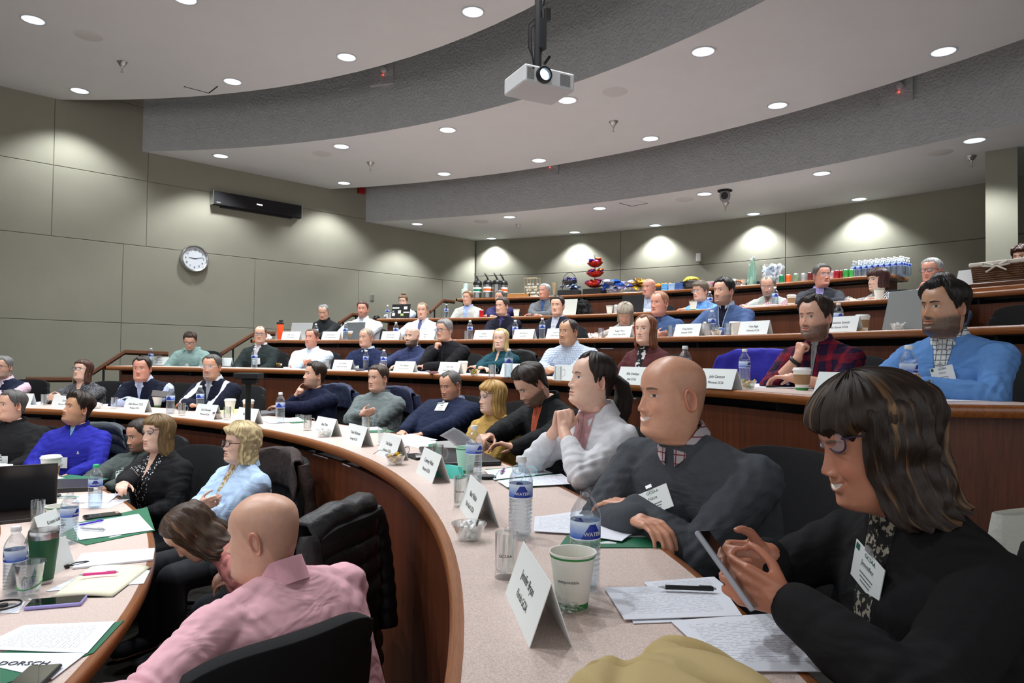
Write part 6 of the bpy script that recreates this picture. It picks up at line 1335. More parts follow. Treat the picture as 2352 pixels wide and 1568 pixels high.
sheet([(165, 1155), (190, 1137), (275, 1135), (248, 1156)], 1, 'white spiral pad under the green-capped bottle', None, z0=.0, th=.006); sheet([(180, 1166), (200, 1152), (298, 1146), (250, 1168)], 1, 'white sheet under the spiral pad', mtext[2], z0=0)
# mouse
mb = MB(); P = []
for i in range(9):
    q = i/8; P.append([(.055*(q*2-1), .031*math.sin(math.pi*(.08+.84*q))**.5*math.cos(math.pi*j/10), .034*math.sin(math.pi*(.1+.8*q))**.7*math.sin(math.pi*j/10)) for j in range(11)])
mb.grid(P); o = mb.build('computer_mouse', mat('mouse_grey', (.03, .032, .035), .35), None, True, loc=D(112, 1142, 1)); o.rotation_euler = (0, 0, .2); tag(o, 'dark grey wireless mouse between the laptops on the front desk', 'mouse')
mb = MB(); mb.tube([(.06*math.cos(t*.35)*(1+.15*(t % 3)), .025*math.sin(t*.35), .003+.001*(t % 4)) for t in range(30)], .0025, 6); o = mb.build('cable', mat('aqua_cable', lin(170, 205, 200), .5), None, True, loc=D(150, 1143, 1)); tag(o, 'coiled pale aqua charging cable beside the mouse', 'cable')
# dark open laptop seen from behind, at the left edge
p_ = D(30, 1190, 1); r, c, R_ = laptop(p_, -2.55, 'open dark brown laptop at the left edge of the front desk', mat('bronze_shell', (.022, .016, .014), .3), open_=1.9, w=.34, dd=.24)
phone_on([(-10, 1185), (30, 1180), (34, 1190), (-5, 1196)], 1, 'dark phone behind the open laptop at the left edge', mblack)
# green steel tumbler
p_ = D(98, 1338, 1); r = empty('steel_tumbler', p_, 0, 'dark green insulated steel tumbler on the front desk', 'tumbler'); mb = MB()
mb.lathe([(.031, .012), (.033, .03), (.0425, .125), (.044, .150)], 36); mb.build('body', mat('tumbler_green', lin(22, 84, 52), .45), r, True)
mb = MB(); mb.lathe([(0, 0), (.028, 0), (.030, .003), (.031, .012)], 36); mb.lathe([(.044, .150), (.0447, .160), (.045, .176), (.0435, .178), (.042, .174), (.030, .010), (0, .010)], 36); mb.build('steel_rim', mchrome, r, True)
# clear plastic cup, lid, fob
p_ = D(66, 1372, 1); r = empty('plastic_cup', p_, 0, 'empty clear plastic cup with green stripe in front of the bottle', 'cup'); mb = MB(); mb.lathe([(0, .002), (.026, .002), (.028, 0), (.0405, .108), (.044, .110), (.0435, .113), (.040, .111), (.027, .006)], 36); mb.build('cup_wall', mpet, r, True)
mb = MB(); mb.tube([(.0345*math.cos(t*.2), .0345*math.sin(t*.2), .045+.012*math.sin(t*.2)) for t in range(32)], .0016, 6, closed=True); mb.build('stripe', mcgreen, r, True)
p_ = D(8, 1400, 1); r = empty('tumbler_lid', p_, 0, 'clear round tumbler lid with black gasket at the left edge', 'lid'); mb = MB(); mb.lathe([(0, .008), (.034, .008), (.036, .002), (.040, .0), (.045, .004), (.046, .012), (.042, .014)], 32); mb.build('lid_disc', mglass, r, True)
mb = MB(); mb.lathe([(.0435, .012), (.0465, .013), (.0465, .017), (.0435, .018)], 32); mb.lathe([(0, .009), (.012, .010), (.011, .018), (0, .019)], 16); mb.build('gasket', mblack, r, True)
sheet([(0, 1408), (20, 1392), (60, 1380), (42, 1408)], 1, 'small white napkin under the clear lid', None)
mb = MB(); mb.box((0, 0, .008), (.05, .016, .012)); mb.tube([(.025, 0, .01), (.05, .012, .012), (.085, .010, .01), (.09, 0, .01), (.05, -.008, .008), (.025, 0, .008)], .0022, 6); o = mb.build('car_key', mblack, None, bevel=.002, loc=D(140, 1308, 1)); o.rotation_euler = (0, 0, .9); tag(o, 'black car key with strap beside the green tumbler', 'key')
# front desk name cards
p_ = D(118, 1228, 1); card((p_.x, p_.y, HH[1]), facing(1, p_)+math.pi-.45, 'Kristen Liebsch', 'Peaks & Prairies', 'white folded name card leaning beside the paper cup on the front desk'); p_ = D(50, 1350, 1); card((p_.x-.02, p_.y+.12, HH[1]), facing(1, p_)+math.pi-.35, 'Mary', 'GCSAA', 'white folded name card behind the clear plastic cup')
# ---- third desk papers
slab([(1755, 884), (1828, 882), (1838, 888), (1760, 890)], 3, 'black tablet lying before the plaid shirt', mblack, 'tablet', 'tablet', th=.009)
sheet([(1690, 880), (1890, 884), (1885, 892), (1735, 890)], 3, 'white sheets under the black tablet', None); sheet([(2138, 912), (2232, 910), (2305, 920), (2175, 922)], 3, 'white printed sheets before the sky blue pullover', mtext[1], curl=.004)
sheet([(955, 850), (985, 848), (988, 853), (958, 855)], 3, 'white sheet before the bald bearded man', None); sheet([(650, 843), (690, 841), (692, 846), (655, 848)], 3, 'white sheets left of the white shirt', None); sheet([(540, 840), (560, 838), (562, 842), (542, 843)], 3, 'white sheet on the left end of the third desk', None)
slab([(815, 848), (836, 847), (838, 851), (818, 852)], 3, 'dark notebook before the navy V-neck', mat('dark_cover', (.03, .03, .05), .6), 'notebook', 'notebook', th=.012); slab([(984, 855), (1006, 853), (1010, 857), (988, 859)], 3, 'dark red booklet before the black blazer', mat('red_cover', lin(80, 20, 26), .6), 'booklet', 'booklet', th=.01)
# small white things tucked on the under-desk shelf
def tucked(u, v, row, label, w=.2, m=None):
    x, y, _ = curve_pt(u, v, row, .13); o = MB(); o.box((0, 0, 0), (w, .12, .006)); q = o.build('tucked_paper', m or mpaper, None, loc=(x, y, HH[row]-.099)); q.rotation_euler = (0, 0, tangent(row, (x, y))); tag(q, label, 'paper')
tucked(430, 852, 3, 'papers tucked under the third desk below the sage hoodie', .5); tucked(60, 948, 2, 'papers tucked under the second desk at the far left'); tucked(755, 1042, 2, 'long papers tucked under the second desk before the mint bowl', .45); tucked(820, 1062, 2, 'paper tucked under the second desk below the sweets bowl', .12); tucked(876, 795, 4, 'papers tucked under the fourth desk', .3); tucked(1400, 790, 4, 'papers tucked under the fourth desk below the grey bob', .5); tucked(1460, 890, 3, 'paper tucked under the third desk below the maroon blazer', .15)
# ================================================================= LAPTOPS AND THINGS ON THE UPPER TIERS
def lap(u, v, row, off, label, m, dz=0, turn=0, **k):
    p = curve_pt(u, v, row, off); return laptop(p, facing(row, p)+turn, label, m, **k)
mgl = mat('grey_laptop', lin(120, 124, 122), .45); msl = mat('silver_laptop', lin(176, 178, 178), .4, metal=.3); mdk = mat('black_laptop', (.014, .013, .014), .4)
lap(700, 779, 4, .30, 'open silver laptop in front of the man in black', msl, open_=1.8)
lap(822, 780, 4, .32, 'open dark grey laptop in front of the man in the white pullover', mat('dim_laptop', lin(92, 96, 98), .5), open_=1.75)
lap(2120, 757, 4, .34, 'large open grey laptop right of the coffee cup with the sleeve', mgl, open_=1.85, w=.38, dd=.26)
r, c, R_ = lap(927, 731, 5, .26, 'open black laptop covered in stickers before the woman with the bun', mdk, open_=1.75)
ms_ = [mcard, mat('sticker_grey', (.3, .3, .3), .5), mat('sticker_lime', lin(170, 200, 120), .5)]; lid_ = [o for o in r.children if o.name.startswith('lid')][0]
for i, (x, z, w_, h_, mi) in enumerate(((-.09, .05, .12, .022, 0), (.08, .05, .06, .045, 0), (-.02, -.01, .05, .05, 0), (-.12, -.05, .05, .045, 0), (.03, -.055, .05, .035, 2), (.10, -.02, .10, .02, 0), (-.13, -.005, .03, .03, 1))):
    mb = MB(); mb.box(c+R_ @ Vector((x, -.0042, z)), (w_, .0008, h_), R_); mb.build('sticker', ms_[mi], lid_)
lap(1308, 724, 5, .30, 'open pale silver laptop to the right of the grey-jacketed man', mat('pale_laptop', lin(196, 200, 190), .45), open_=1.8)
lap(1462, 716, 5, .28, 'open black laptop before the bald man in pale blue', mdk, open_=1.7)
lap(2256, 668, 5, .35, 'open white laptop left of the wicker basket', mat('white_laptop', lin(190, 192, 192), .5), open_=1.9, w=.34)
p = curve_pt(643, 779, 4, .14); r = empty('insulated_tumbler', p, 0, 'tall orange insulated tumbler with black lid on the fourth tier', 'tumbler'); mb = MB(); mb.lathe([(0, 0), (.036, 0), (.038, .004), (.044, .20), (.042, .205), (0, .205)], 24); mb.build('body', mat('tumbler_orange', lin(236, 84, 30), .45), r, True)
mb = MB(); mb.lathe([(0, .200), (.046, .203), (.046, .225), (.035, .232), (0, .234)], 24); mb.box((.01, 0, .245), (.05, .02, .022)); mb.build('lid', mblack, r, True)
p = curve_pt(888, 780, 4, .28); mb = MB(); mb.lathe([(0, 0), (.04, .0), (.045, .01), (.04, .035), (.02, .045), (0, .046)], 20); o = mb.build('salad_bowl_lid', mat('lime', lin(90, 200, 70), .4), None, True, loc=p); tag(o, 'bright green round lid by the white pullover man\'s name card', 'lid')
p = curve_pt(612, 780, 4, .25); crumple(p, .05, 'crumpled white napkin left of the orange tumbler', 'crumpled_napkin', mpaper, .8, 3)
p = curve_pt(865, 732, 5, .2); crumple(p, .045, 'black tissue pack with a white tissue on the fifth tier', 'tissue_pack', mblack, .7, 5)
# open book
p = curve_pt(1765, 701, 5, .22); a_ = facing(5, p); mb = MB(); mb.grid([[(x*.2, y, .012+.010*abs(math.sin(x*math.pi))**.6) for x in [i/12*2-1 for i in range(13)]] for y in (-.11, .11)]); o = mb.build('open_book', mpaper, None, True, loc=p); o.rotation_euler = (0, 0, a_); m_ = o.modifiers.new('s', 'SOLIDIFY'); m_.thickness = .012; tag(o, 'open book in front of the white-bearded man', 'book')
p = curve_pt(1940, 690, 5, .15); mb = MB(); mb.box((0, 0, .003), (.30, .21, .004)); mb.box((.1, .03, .008), (.28, .21, .003), rot(.3)); o = mb.build('papers', mpaper, None, loc=p); o.rotation_euler = (0, 0, facing(5, p)); tag(o, 'white papers lying between the charcoal suit and the zebra blouse', 'paper')
p = curve_pt(2088, 680, 5, .2); crumple(p, .11, 'crumpled clear plastic bag before the man with hands at his mouth', 'plastic_bag', mcrin, .3, 8)
p = curve_pt(1960, 758, 4, .1); mb = MB(); mb.tube([(-.08, 0, .008), (-.03, .02, .012), (.03, -.01, .01), (.08, .01, .008)], [.006, .012, .012, .006], 8); o = mb.build('snack_bar', mat('tan_snack', lin(190, 150, 100), .7), None, True, loc=p); o.rotation_euler = (0, 0, tangent(4, p)); tag(o, 'tan snack wrapper lying before the big grey laptop', 'snack')
p = curve_pt(2348, 746, 4, .3); mb = MB(); mb.box((0, 0, .004), (.3, .2, .006)); o = mb.build('papers', mpaper, None, loc=p); o.rotation_euler = (0, 0, tangent(4, p)); tag(o, 'white papers on the fourth desk at the right edge', 'paper')
# lectern box and basket at the right edge
pb0 = curve_pt(2315, 660, 5, .28); a_ = facing(5, pb0)
r = empty('wooden_riser', pb0, a_, 'low brown wooden riser under the wicker basket at the right edge', 'wooden riser'); mb = MB(); mb.box((.0, 0, .02), (.62, .42, .04)); mb.build('base', mnose, r, bevel=.008); mb = MB(); mb.box((.0, 0, .06), (.54, .36, .04)); mb.build('top', mrail, r, bevel=.008)
r = empty('wicker_basket', (pb0[0], pb0[1], pb0[2]+.081), a_, 'brown wicker basket with white cloth lining and bow at the right edge', 'basket'); mb = MB()
for i in range(9):
    z = .008+i*.017; w_, d_ = .20+.002*i, .13+.001*i; n = 60; pts = []
    for j in range(n):
        t = 2*math.pi*j/n; x = w_*math.copysign(abs(math.cos(t))**.25, math.cos(t)); y = d_*math.copysign(abs(math.sin(t))**.25, math.sin(t)); q = 1+.02*(1 if (j+i) % 2 else -1); pts.append((x*q, y*q, z))
    mb.tube(pts, .009, 5, closed=True)
mb.build('weave', mat('wicker', lin(96, 62, 36), .7), r, True)
mb = MB(); mb.box((0, 0, .150), (.44, .30, .035)); mb.build('lining', mat('basket_cloth', lin(214, 208, 196), .9, bump=(60, .4, .01)), r, bevel=.012, seg=3)
mb = MB(); mb.tube([(-.02, -.155, .13), (-.09, -.165, .155), (-.10, -.165, .13), (-.02, -.158, .12)], .008, 6); mb.tube([(.02, -.155, .13), (.09, -.165, .155), (.10, -.165, .13), (.02, -.158, .12)], .008, 6); mb.tube([(0, -.16, .125), (-.07, -.17, .08)], .007, 6); mb.tube([(0, -.16, .125), (.08, -.17, .085)], .007, 6); mb.build('bow', MATS['basket_cloth'], r, True)
# ================================================================= REAR COUNTER
K6 = lambda u, v=0, off=.28: curve_pt(u, {1: 0}.get(u, 660), 6, off)
mst = mat('airpot_steel', (.42, .42, .42), .22, metal=1)
for u, off, col, who in ((1097, .26, lin(30, 120, 90), 'green label, leftmost'), (1120, .24, lin(220, 100, 40), 'orange label, second from the left'), (1141, .26, None, 'no label, third from the left'), (1156, .40, lin(220, 90, 50), 'partly hidden, rightmost')):
    p = K6(u, off=off); r = empty('coffee_airpot', p, facing(6, p), 'black and steel pump coffee airpot, %s of the four' % who, 'coffee pot', 'pump airpots at the left end of the rear counter'); mb = MB(); mb.lathe([(0, 0), (.072, 0), (.078, .01), (.078, .025)], 24); mb.lathe([(.078, .25), (.080, .255), (.079, .29), (.06, .325), (.03, .335), (0, .336)], 24); mb.box((0, -.07, .285), (.045, .07, .03)); mb.build('black_housing', mblack, r, True)
    mb = MB(); mb.lathe([(.077, .025), (.077, .25)], 24); mb.build('steel_body', mst, r, True)
    mb = MB(); mb.tube([(.01, .01, .32), (0, .0, .36), (-.03, -.01, .42), (-.055, -.02, .455)], [.018, .016, .014, .008], 10); mb.build('pump_lever', mblack, r, True)
    if col:
        mb = MB(); mb.lathe([(.0785, .12), (.0785, .21)], 24, mi=0); mb.lathe([(.0788, .14), (.0788, .18)], 24, mi=1); mb.build('flavour_label', [mcard, mat('pot_label_%d' % int(col[0]*99), col, .5)], r, True)
p = K6(1066, off=.25); 
for i, q in enumerate(((0, 0), (.0, .0))):
    r = empty('cup_stack', (p[0]+i*.03, p[1]+i*.05, p[2]), 0, 'stack of %s white paper cups at the left end of the rear counter' % ('short', 'tall')[i], 'cup stack'); mb = MB(); mb.lathe([(0, 0), (.033, 0), (.042, .10), (.044, .10)]+[(.044+.001*(k % 2), .10+.012*k) for k in range(8+i*8)]+[(0, .20+i*.1)], 20); mb.build('cups', mat('pale_cup', lin(196, 214, 206), .5), r, True)
# low wicker tray with packets
p = K6(1190, off=.2); r = empty('bread_basket', p, facing(6, p), 'low wicker tray with sugar packets on the rear counter', 'basket'); mb = MB()
for i in range(4): mb.tube([(.17*math.copysign(abs(math.cos(t*.157))**.4, math.cos(t*.157)), .10*math.copysign(abs(math.sin(t*.157))**.4, math.sin(t*.157)), .01+i*.016) for t in range(40)], .009, 5, closed=True)
mb.build('weave', mat('wicker_light', lin(170, 120, 60), .7), r, True); mb = MB(); [mb.box((-.1+.05*i, 0, .06), (.045, .12, .03), rot(.1*i)) for i in range(5)]; mb.build('packets', mpaper, r)
p = K6(1222, off=.3); r = empty('wire_rack', p, facing(6, p), 'wire rack of white creamer cups on the rear counter', 'rack'); mb = MB(); [mb.tube([(-.12, y, z), (.12, y, z)], .004, 6) for y in (-.06, .06) for z in (.01, .17, .34)]; [mb.tube([(x, y, 0), (x, y, .34)], .004, 6) for x in (-.12, 0, .12) for y in (-.06, .06)]; mb.build('frame', mat('wood_frame', lin(170, 150, 110), .5), r, True)
rd = random.Random(5); mb = MB(); [mb.lathe([(0, 0), (.016, 0), (.02, .022), (0, .022)], 8, (-.1+.2*rd.random(), -.04+.08*rd.random(), .02+.05*(i//9)+.01)) for i in range(40)]; o = mb.build('creamer_cups', mcup, r, True); o['kind'] = 'stuff'
p = K6(1246, off=.2); r = empty('paper_roll', p, 0, 'short white cup stack before the silver-haired man on the rear counter', 'cup stack'); mb = MB(); mb.lathe([(0, 0), (.04, 0), (.046, .12), (0, .125)], 20); mb.build('cups', mcup, r, True)
p = K6(1273, off=.3); r = empty('glass_vase', p, 0, 'tall clear glass of wooden stirrers on the rear counter', 'vase'); mb = MB(); mb.lathe([(0, 0), (.045, 0), (.045, .01), (.02, .03), (.025, .1), (.05, .26)], 20); mb.build('vase', mglass, r, True); mb = MB(); [mb.tube([(.01*math.cos(i), .01*math.sin(i), .05), (.03*math.cos(i), .03*math.sin(i), .25)], .003, 4) for i in range(12)]; mb.build('stirrers', mat('stirrer', lin(200, 170, 120), .7), r)
rd = random.Random(11)
def packs(r, cols, n, rad, z0, h, size=.05, name='snack_packet'):
    for i in range(n):
        a = rd.random()*6.28; q = rad*math.sqrt(rd.random()); mb = MB(); P = []; R_ = Matrix.Rotation(rd.random()*6, 3, 'Z') @ Matrix.Rotation(rd.uniform(-.8, .8), 3, 'X')
        for ii in range(5): P.append([R_ @ Vector(((jj/4-.5)*size*2, (ii/4-.5)*size*1.5, .55*size*math.sin(jj/4*math.pi)*math.sin(ii/4*math.pi)+.003*(jj % 2))) for jj in range(5)])
        mb.grid(P); o = mb.build(name, mat('foil_%d_%d_%d' % cols[i % len(cols)], lin(*cols[i % len(cols)]), .25, metal=.5), r, True, loc=(q*math.cos(a), q*math.sin(a), z0+h*i/n)); m_ = o.modifiers.new('s', 'SOLIDIFY'); m_.thickness = .012
# purple hoop basket on a black stand
mstand = mat('black_cloth', (.008, .008, .009), .85)
p = K6(1308, off=.30); r = empty('hoop_basket', (p[0], p[1], p[2]), facing(6, p), 'black hoop-handled two-tier holder with foil sweets on the rear counter', 'basket stand'); mb = MB(); mb.tube([(-.13, 0, .10)]+[(-.13*math.cos(t*math.pi/14), 0, .22+.18*math.sin(t*math.pi/14)) for t in range(15)]+[(.13, 0, .10)], .005, 6); mb.lathe([(.02, .19), (.09, .20), (.12, .25), (.118, .255)], 20); mb.build('hoop_frame', mblack, r, True); mb = MB(); mb.box((0, .0, .06), (.36, .2, .10)); mb.build('stand_block', mstand, r, bevel=.02)
packs(r, [(60, 70, 140), (110, 90, 170), (60, 60, 90)], 12, .09, .25, .06, .045); packs(r, [(120, 150, 190), (60, 80, 130), (180, 190, 210)], 16, .14, .13, .05, .045)
# three-tier leaf stand
p = K6(1366, off=.30); r = empty('tiered_stand', p, facing(6, p), 'three-tier red metal bowl stand with curled finial, heaped with foil sweets', 'tiered stand'); mb = MB(); mb.tube([(0, 0, .02), (0, 0, .62)], .006, 8); mb.tube([(.018*math.cos(t*.5)*(1-t*.04), 0, .64+.018*math.sin(t*.5)*(1-t*.04)) for t in range(14)], .003, 6); mb.tube([(0, 0, .60), (-.015, 0, .64), (-.018, 0, .66)], .003); mb.build('pole', mblack, r, True)
for z, q in ((.13, .155), (.30, .135), (.46, .12)):
    mb = MB(); P = []
    for i in range(5):
        P.append([(q*(.15+.85*i/4)*(1+.10*math.sin(6*t*math.pi/18)*i/4)*math.cos(t*math.pi/18), q*(.15+.85*i/4)*(1+.10*math.sin(6*t*math.pi/18)*i/4)*math.sin(t*math.pi/18), z+.075*(i/4)**2+.012*math.cos(6*t*math.pi/18)*i/4) for t in range(36)])
    mb.grid(P, wrap=True); o = mb.build('leaf_bowl', mat('red_metal', lin(186, 50, 30), .3, metal=.7), r, True); m_ = o.modifiers.new('s', 'SOLIDIFY'); m_.thickness = .003
    packs(r, [(190, 40, 40), (150, 50, 130), (210, 90, 40), (60, 80, 190)], 11, q*.8, z+.065, .06, .05)
mb = MB(); mb.box((0, 0, .055), (.34, .22, .11)); mb.build('stand_block', mstand, r, bevel=.02)
for u, cols, who in ((1410, [(40, 90, 190), (200, 205, 215), (190, 190, 230), (90, 100, 110)], 'blue and silver'), (1462, [(220, 180, 40), (60, 70, 150), (200, 200, 210), (150, 110, 40)], 'yellow and gold')):
    p = K6(u, off=.26); r = empty('snack_bowl', p, facing(6, p), 'glass bowl heaped with %s chip bags on the rear counter' % who, 'bowl of snacks'); mb = MB(); mb.lathe([(0, 0), (.09, 0), (.14, .08), (.145, .082)], 28); mb.build('dish', mglass, r, True); packs(r, cols, 18, .16, .07, .14, .085)
for u, w_ in ((1500, .7),):
    pass
# oranges, candy boxes, bananas
p = K6(1517, off=.36); r = empty('fruit_tray', p, facing(6, p), 'dark tray under the oranges on the rear counter', 'tray'); mb = MB(); mb.box((0, 0, .04), (.42, .2, .08)); mb.build('tray_block', mstand, r, bevel=.02)
for i in range(6):
    q = Vector(p)+Matrix.Rotation(facing(6, p), 3, 'Z') @ Vector((-.15+.06*i, .02*(i % 2), .08)); mb = MB(); mb.lathe([(0, .0)]+[(.036*math.sin(t*math.pi/8), .036-.036*math.cos(t*math.pi/8)) for t in range(1, 8)]+[(0, .072)], 14); o = mb.build('orange', mat('orange_peel', lin(236, 140, 40), .5, bump=(90, .3, .002)), None, True, loc=q); tag(o, 'whole orange in the row of oranges on the dark tray', 'orange', 'oranges on the rear counter')
for i, (u, c_) in enumerate(((1528, (90, 160, 210)), (1544, (150, 180, 210)), (1560, (60, 90, 150)))):
    p = K6(u, off=.14); mb = MB(); [mb.box((0, 0, .02+.036*k), (.10, .06, .034), rot(.05*k)) for k in range(3)]; o = mb.build('snack_boxes', mat('box_%d' % i, lin(*c_), .5, var=(40, .3)), None, bevel=.003, loc=p); o.rotation_euler = (0, 0, facing(6, p)); tag(o, '%s stack of small blue snack boxes on the rear counter' % ('leftmost', 'middle', 'rightmost')[i], 'snack boxes', 'snack boxes')
p = K6(1583, off=.30); r = empty('banana_bowl', p, facing(6, p), 'dark glass bowl beneath the bananas on the rear counter', 'bowl'); mb = MB(); mb.lathe([(0, 0), (.06, 0), (.12, .07), (.14, .13), (.137, .13), (.11, .07), (0, .01)], 24); mb.build('dish', mat('smoky_bowl', (.03, .032, .035), .15, metal=.3), r, True)
for i in range(6):
    mb = MB(); mb.tube([(-.09+.018*j, 0, .02+.05*(1-((j-5)/5)**2)) for j in range(11)], [.006, .012, .016, .018, .019, .019, .018, .016, .013, .009, .004], 8); o = mb.build('banana', mat('banana_skin', lin(222, 196, 70), .55, var=(20, .15)), None, True, loc=(p[0]-.03+.02*i, p[1], p[2]+.13)); o.rotation_euler = (.3*(i-2.5), -.5+.15*i, facing(6, p)+.25*i); tag(o, 'yellow banana in the bunch in the dark bowl', 'banana', 'bananas on the rear counter')
for u, who, cols in ((1640, 'red-purple glass bowl right of the bananas', [(120, 30, 60), (150, 50, 90)]), (1698, 'clear bowl of orange and brown snack packs behind the slate blue man', [(220, 120, 50), (90, 60, 50), (200, 200, 190)])):
    p = K6(u, off=.22); r = empty('snack_bowl', p, 0, who, 'bowl of snacks'); mb = MB(); mb.lathe([(0, 0), (.06, 0), (.12, .10), (.125, .102)], 24); mb.build('dish', mglass, r, True); packs(r, cols, 9, .09, .05, .05, .04)
# green glass bottles, ice bucket
for i, (du, off, h_) in enumerate(((0, .22, .36), (6, .30, .40), (-2, .32, .30))):
    p = K6(1725+du, off=off); r = empty('glass_bottle', p, 0, '%s pale green glass bottle beside the ice bucket' % ('front', 'tallest', 'shorter rear')[i], 'bottle', 'green glass bottles'); mb = MB(); mb.lathe([(0, 0), (.042, 0), (.044, .01), (.040, h_*.62), (.018, h_*.86), (.016, h_), (.014, h_)], 20); mb.build('glass', mggl, r, True); mb = MB(); mb.lathe([(.0165, h_-.005), (.018, h_), (.017, h_+.03), (0, h_+.03)], 14); mb.build('stopper', mcap, r, True)
p = K6(1775, off=.28); r = empty('ice_bucket', p, 0, 'large clear bucket filled with ice on the rear counter', 'ice bucket'); mb = MB(); mb.lathe([(0, 0), (.11, 0), (.145, .25), (.165, .265), (.163, .268)], 32); mb.build('bucket', mglass, r, True)
mb = MB(); rd = random.Random(3)
for i in range(150): a = rd.random()*6.28; z = .03+.24*rd.random()**.8; q = (.10+.03*z/.25)*math.sqrt(rd.random()); mb.box((q*math.cos(a), q*math.sin(a), z), (.035, .035, .035), rot(rd.random()*3, rd.random()*3))
o = mb.build('ice', mat('ice_white', lin(214, 224, 236), .3), r); o['kind'] = 'stuff'
# cans
cans = [(1795, (30, 130, 80), 'green'), (1811, (220, 100, 40), 'orange'), (1829, (130, 150, 120), 'grey-green'), (1846, (170, 172, 174), 'silver'), (1861, (110, 40, 40), 'dark red'), (1872, (170, 172, 180), 'grey'), (1884, (30, 40, 140), 'blue'), (1912, (190, 160, 165), 'pale pink'), (1922, (160, 30, 40), 'red'), (1932, (150, 26, 34), 'deep red'), (1942, (60, 150, 70), 'green'), (1955, (60, 160, 70), 'bright green')]
for i, (u, c_, who) in enumerate(cans): can(K6(u, off=.16+.03*(i % 2)), '%s drink can, %s in the row on the rear counter' % (who, ('first', 'second', 'third', 'fourth', 'fifth', 'sixth', 'seventh', 'eighth', 'ninth', 'tenth', 'eleventh', 'twelfth')[i]), lin(*c_), 'row of drink cans on the rear counter', 1)
# tray of bottled water: 4 rows x 8
rd = random.Random(2); pw = Vector(K6(2022, off=.30)); aw = facing(6, pw); base = bottle((0, 0, 0), 'clear plastic water bottle in the dense block at the right end of the counter', group='block of bottled water on the rear counter', full=.85); k_ = 0
for ch_ in base.children:
    if ch_.name.startswith(('shell', 'water.', 'water')): ch_.data.materials[0] = clear('pale_'+ch_.name.split('.')[0], (.90, .95, 1), .08, .5, .30)
for i in range(9):
    for j in range(4):
        o = base if k_ == 0 else copy_tree(base); k_ += 1; q = pw+Matrix.Rotation(aw, 3, 'Z') @ Vector((-.27+.068*i, -.10+.068*j, 0)); o.location = q
# chair backs behind the counter
for u, who in ((1185, 'behind the sugar tray'), (1540, 'behind the oranges'), (1620, 'behind the bananas'), (1712, 'behind the green glass bottles')):
    x, y, _ = curve_pt(u, 650, 6, .95); c = chair(x, y, FL[6], math.atan2(CC[1]-y, CC[0]-x)-math.pi/2, 'black conference chair %s on the top tier' % who)
# empty chairs
def echair(u, v, row, off, label, turn=0):
    x, y, _ = curve_pt(u, v, row, off); return chair(x, y, FL[row], math.atan2(CC[1]-y, CC[0]-x)-math.pi/2+turn, label)
echair(2318, 700, 4, .80, 'empty black conference chair at the right edge of the fourth tier'); echair(2335, 650, 5, .90, 'empty black conference chair behind the wicker basket')
x, y, _ = curve_pt(1712, 840, 3, .80); ec = chair(x, y, FL[3], math.atan2(-y, -x)-math.radians(22)-math.pi/2, 'black conference chair draped with the royal blue jacket'); PC = dict()
xp, yp = at_z(838, 1370, .75)[:2]; pc = chair(-.87, 2.62, 0, 1.30, 'black conference chair draped with the black puffer jacket')
# draped jackets
def jacket(ch, label, m, puff=0.0, back=.55, front=.22, wid=.50, seed=1, sleeves=True):
    root = empty('draped_jacket', ch.location, ch.rotation_euler.z, label, 'jacket'); n, k = 40, (130 if puff else 50); P = []
    for i in range(k+1):
        q = i/k; s_ = -front+(front+back)*q         # arc length over the backrest top: front part negative
        row = []
        for j in range(n+1):
            a = (j/n-.5)*2; x = a*wid/2*(1-.16*max(0, 1-abs(s_)/.16)+.05*noise.noise(Vector((seed, s_*5, 0)))); cv = -.305+.0*a+.075*a*a
            top = .955-.05*abs(a)**3
            if s_ < -.03: y, z = cv+.034+.012*noise.noise(Vector((x*9, s_*6, seed))), top+(s_+.03)
            elif s_ > .03: y, z = cv-.046-.03*(s_-.03)+.016*noise.noise(Vector((x*8, s_*5, seed+4))), top-(s_-.03)
            else: t = (s_+.03)/.06*math.pi; y, z = cv-.006+.040*math.cos(t), top+.025*math.sin(t)
            nz = noise.noise(Vector((x*14+seed, s_*9, 1)))*.010
            if puff: nz += puff*abs(math.sin(s_*math.pi/.075))**.5
            if s_ > .03: y -= nz
            elif s_ < -.03: y += nz
            else: z += nz
            row.append((x, y, z))
        P.append(row)
    mb = MB(); mb.grid(P); o = mb.build('shell', m, root, True); md = o.modifiers.new('s', 'SOLIDIFY'); md.thickness = .012; md.offset = 1
    if sleeves:
        for sd in (-1, 1):
            mb = MB(); pts = [(sd*(wid/2-.035+.018*math.sin(t*.1)), -.275-.002*t, .90-.014*t) for t in range(34)]; rs = [(.030+.012*min(1, t/4))*(1+(.12*abs(math.sin(t*.75)) if puff else .06*math.sin(t*.6+seed))) for t in range(34)]; mb.tube(pts, rs, 14); mb.build('sleeve', m, root, True)
    return root
jacket(ec, 'royal blue jacket draped over the empty chair on the third tier', mat('blue_jacket', lin(44, 40, 160), .8, bump=(12, .5, .02)), back=.5, front=.36, wid=.66, seed=3)
jacket(pc, 'black quilted puffer jacket draped over the chair at the inner desk curve', mat('puffer_black', (.010, .010, .011), .5, bump=(40, .5, .01)), puff=.016, back=.75, front=.25, wid=.54, seed=7)
mnv = mat('navy_jacket', lin(30, 38, 66), .8, bump=(20, .4, .02))
def chair_of(who): return [o for o in bpy.data.objects if o.get('label', '') == 'black conference chair under the '+who][0]
jacket(chair_of('woman with curly blonde hair'), 'dark brown jacket over the curly blonde woman\'s chair', mat('brown_jacket', lin(52, 40, 36), .85, bump=(25, .4, .02)), seed=9)
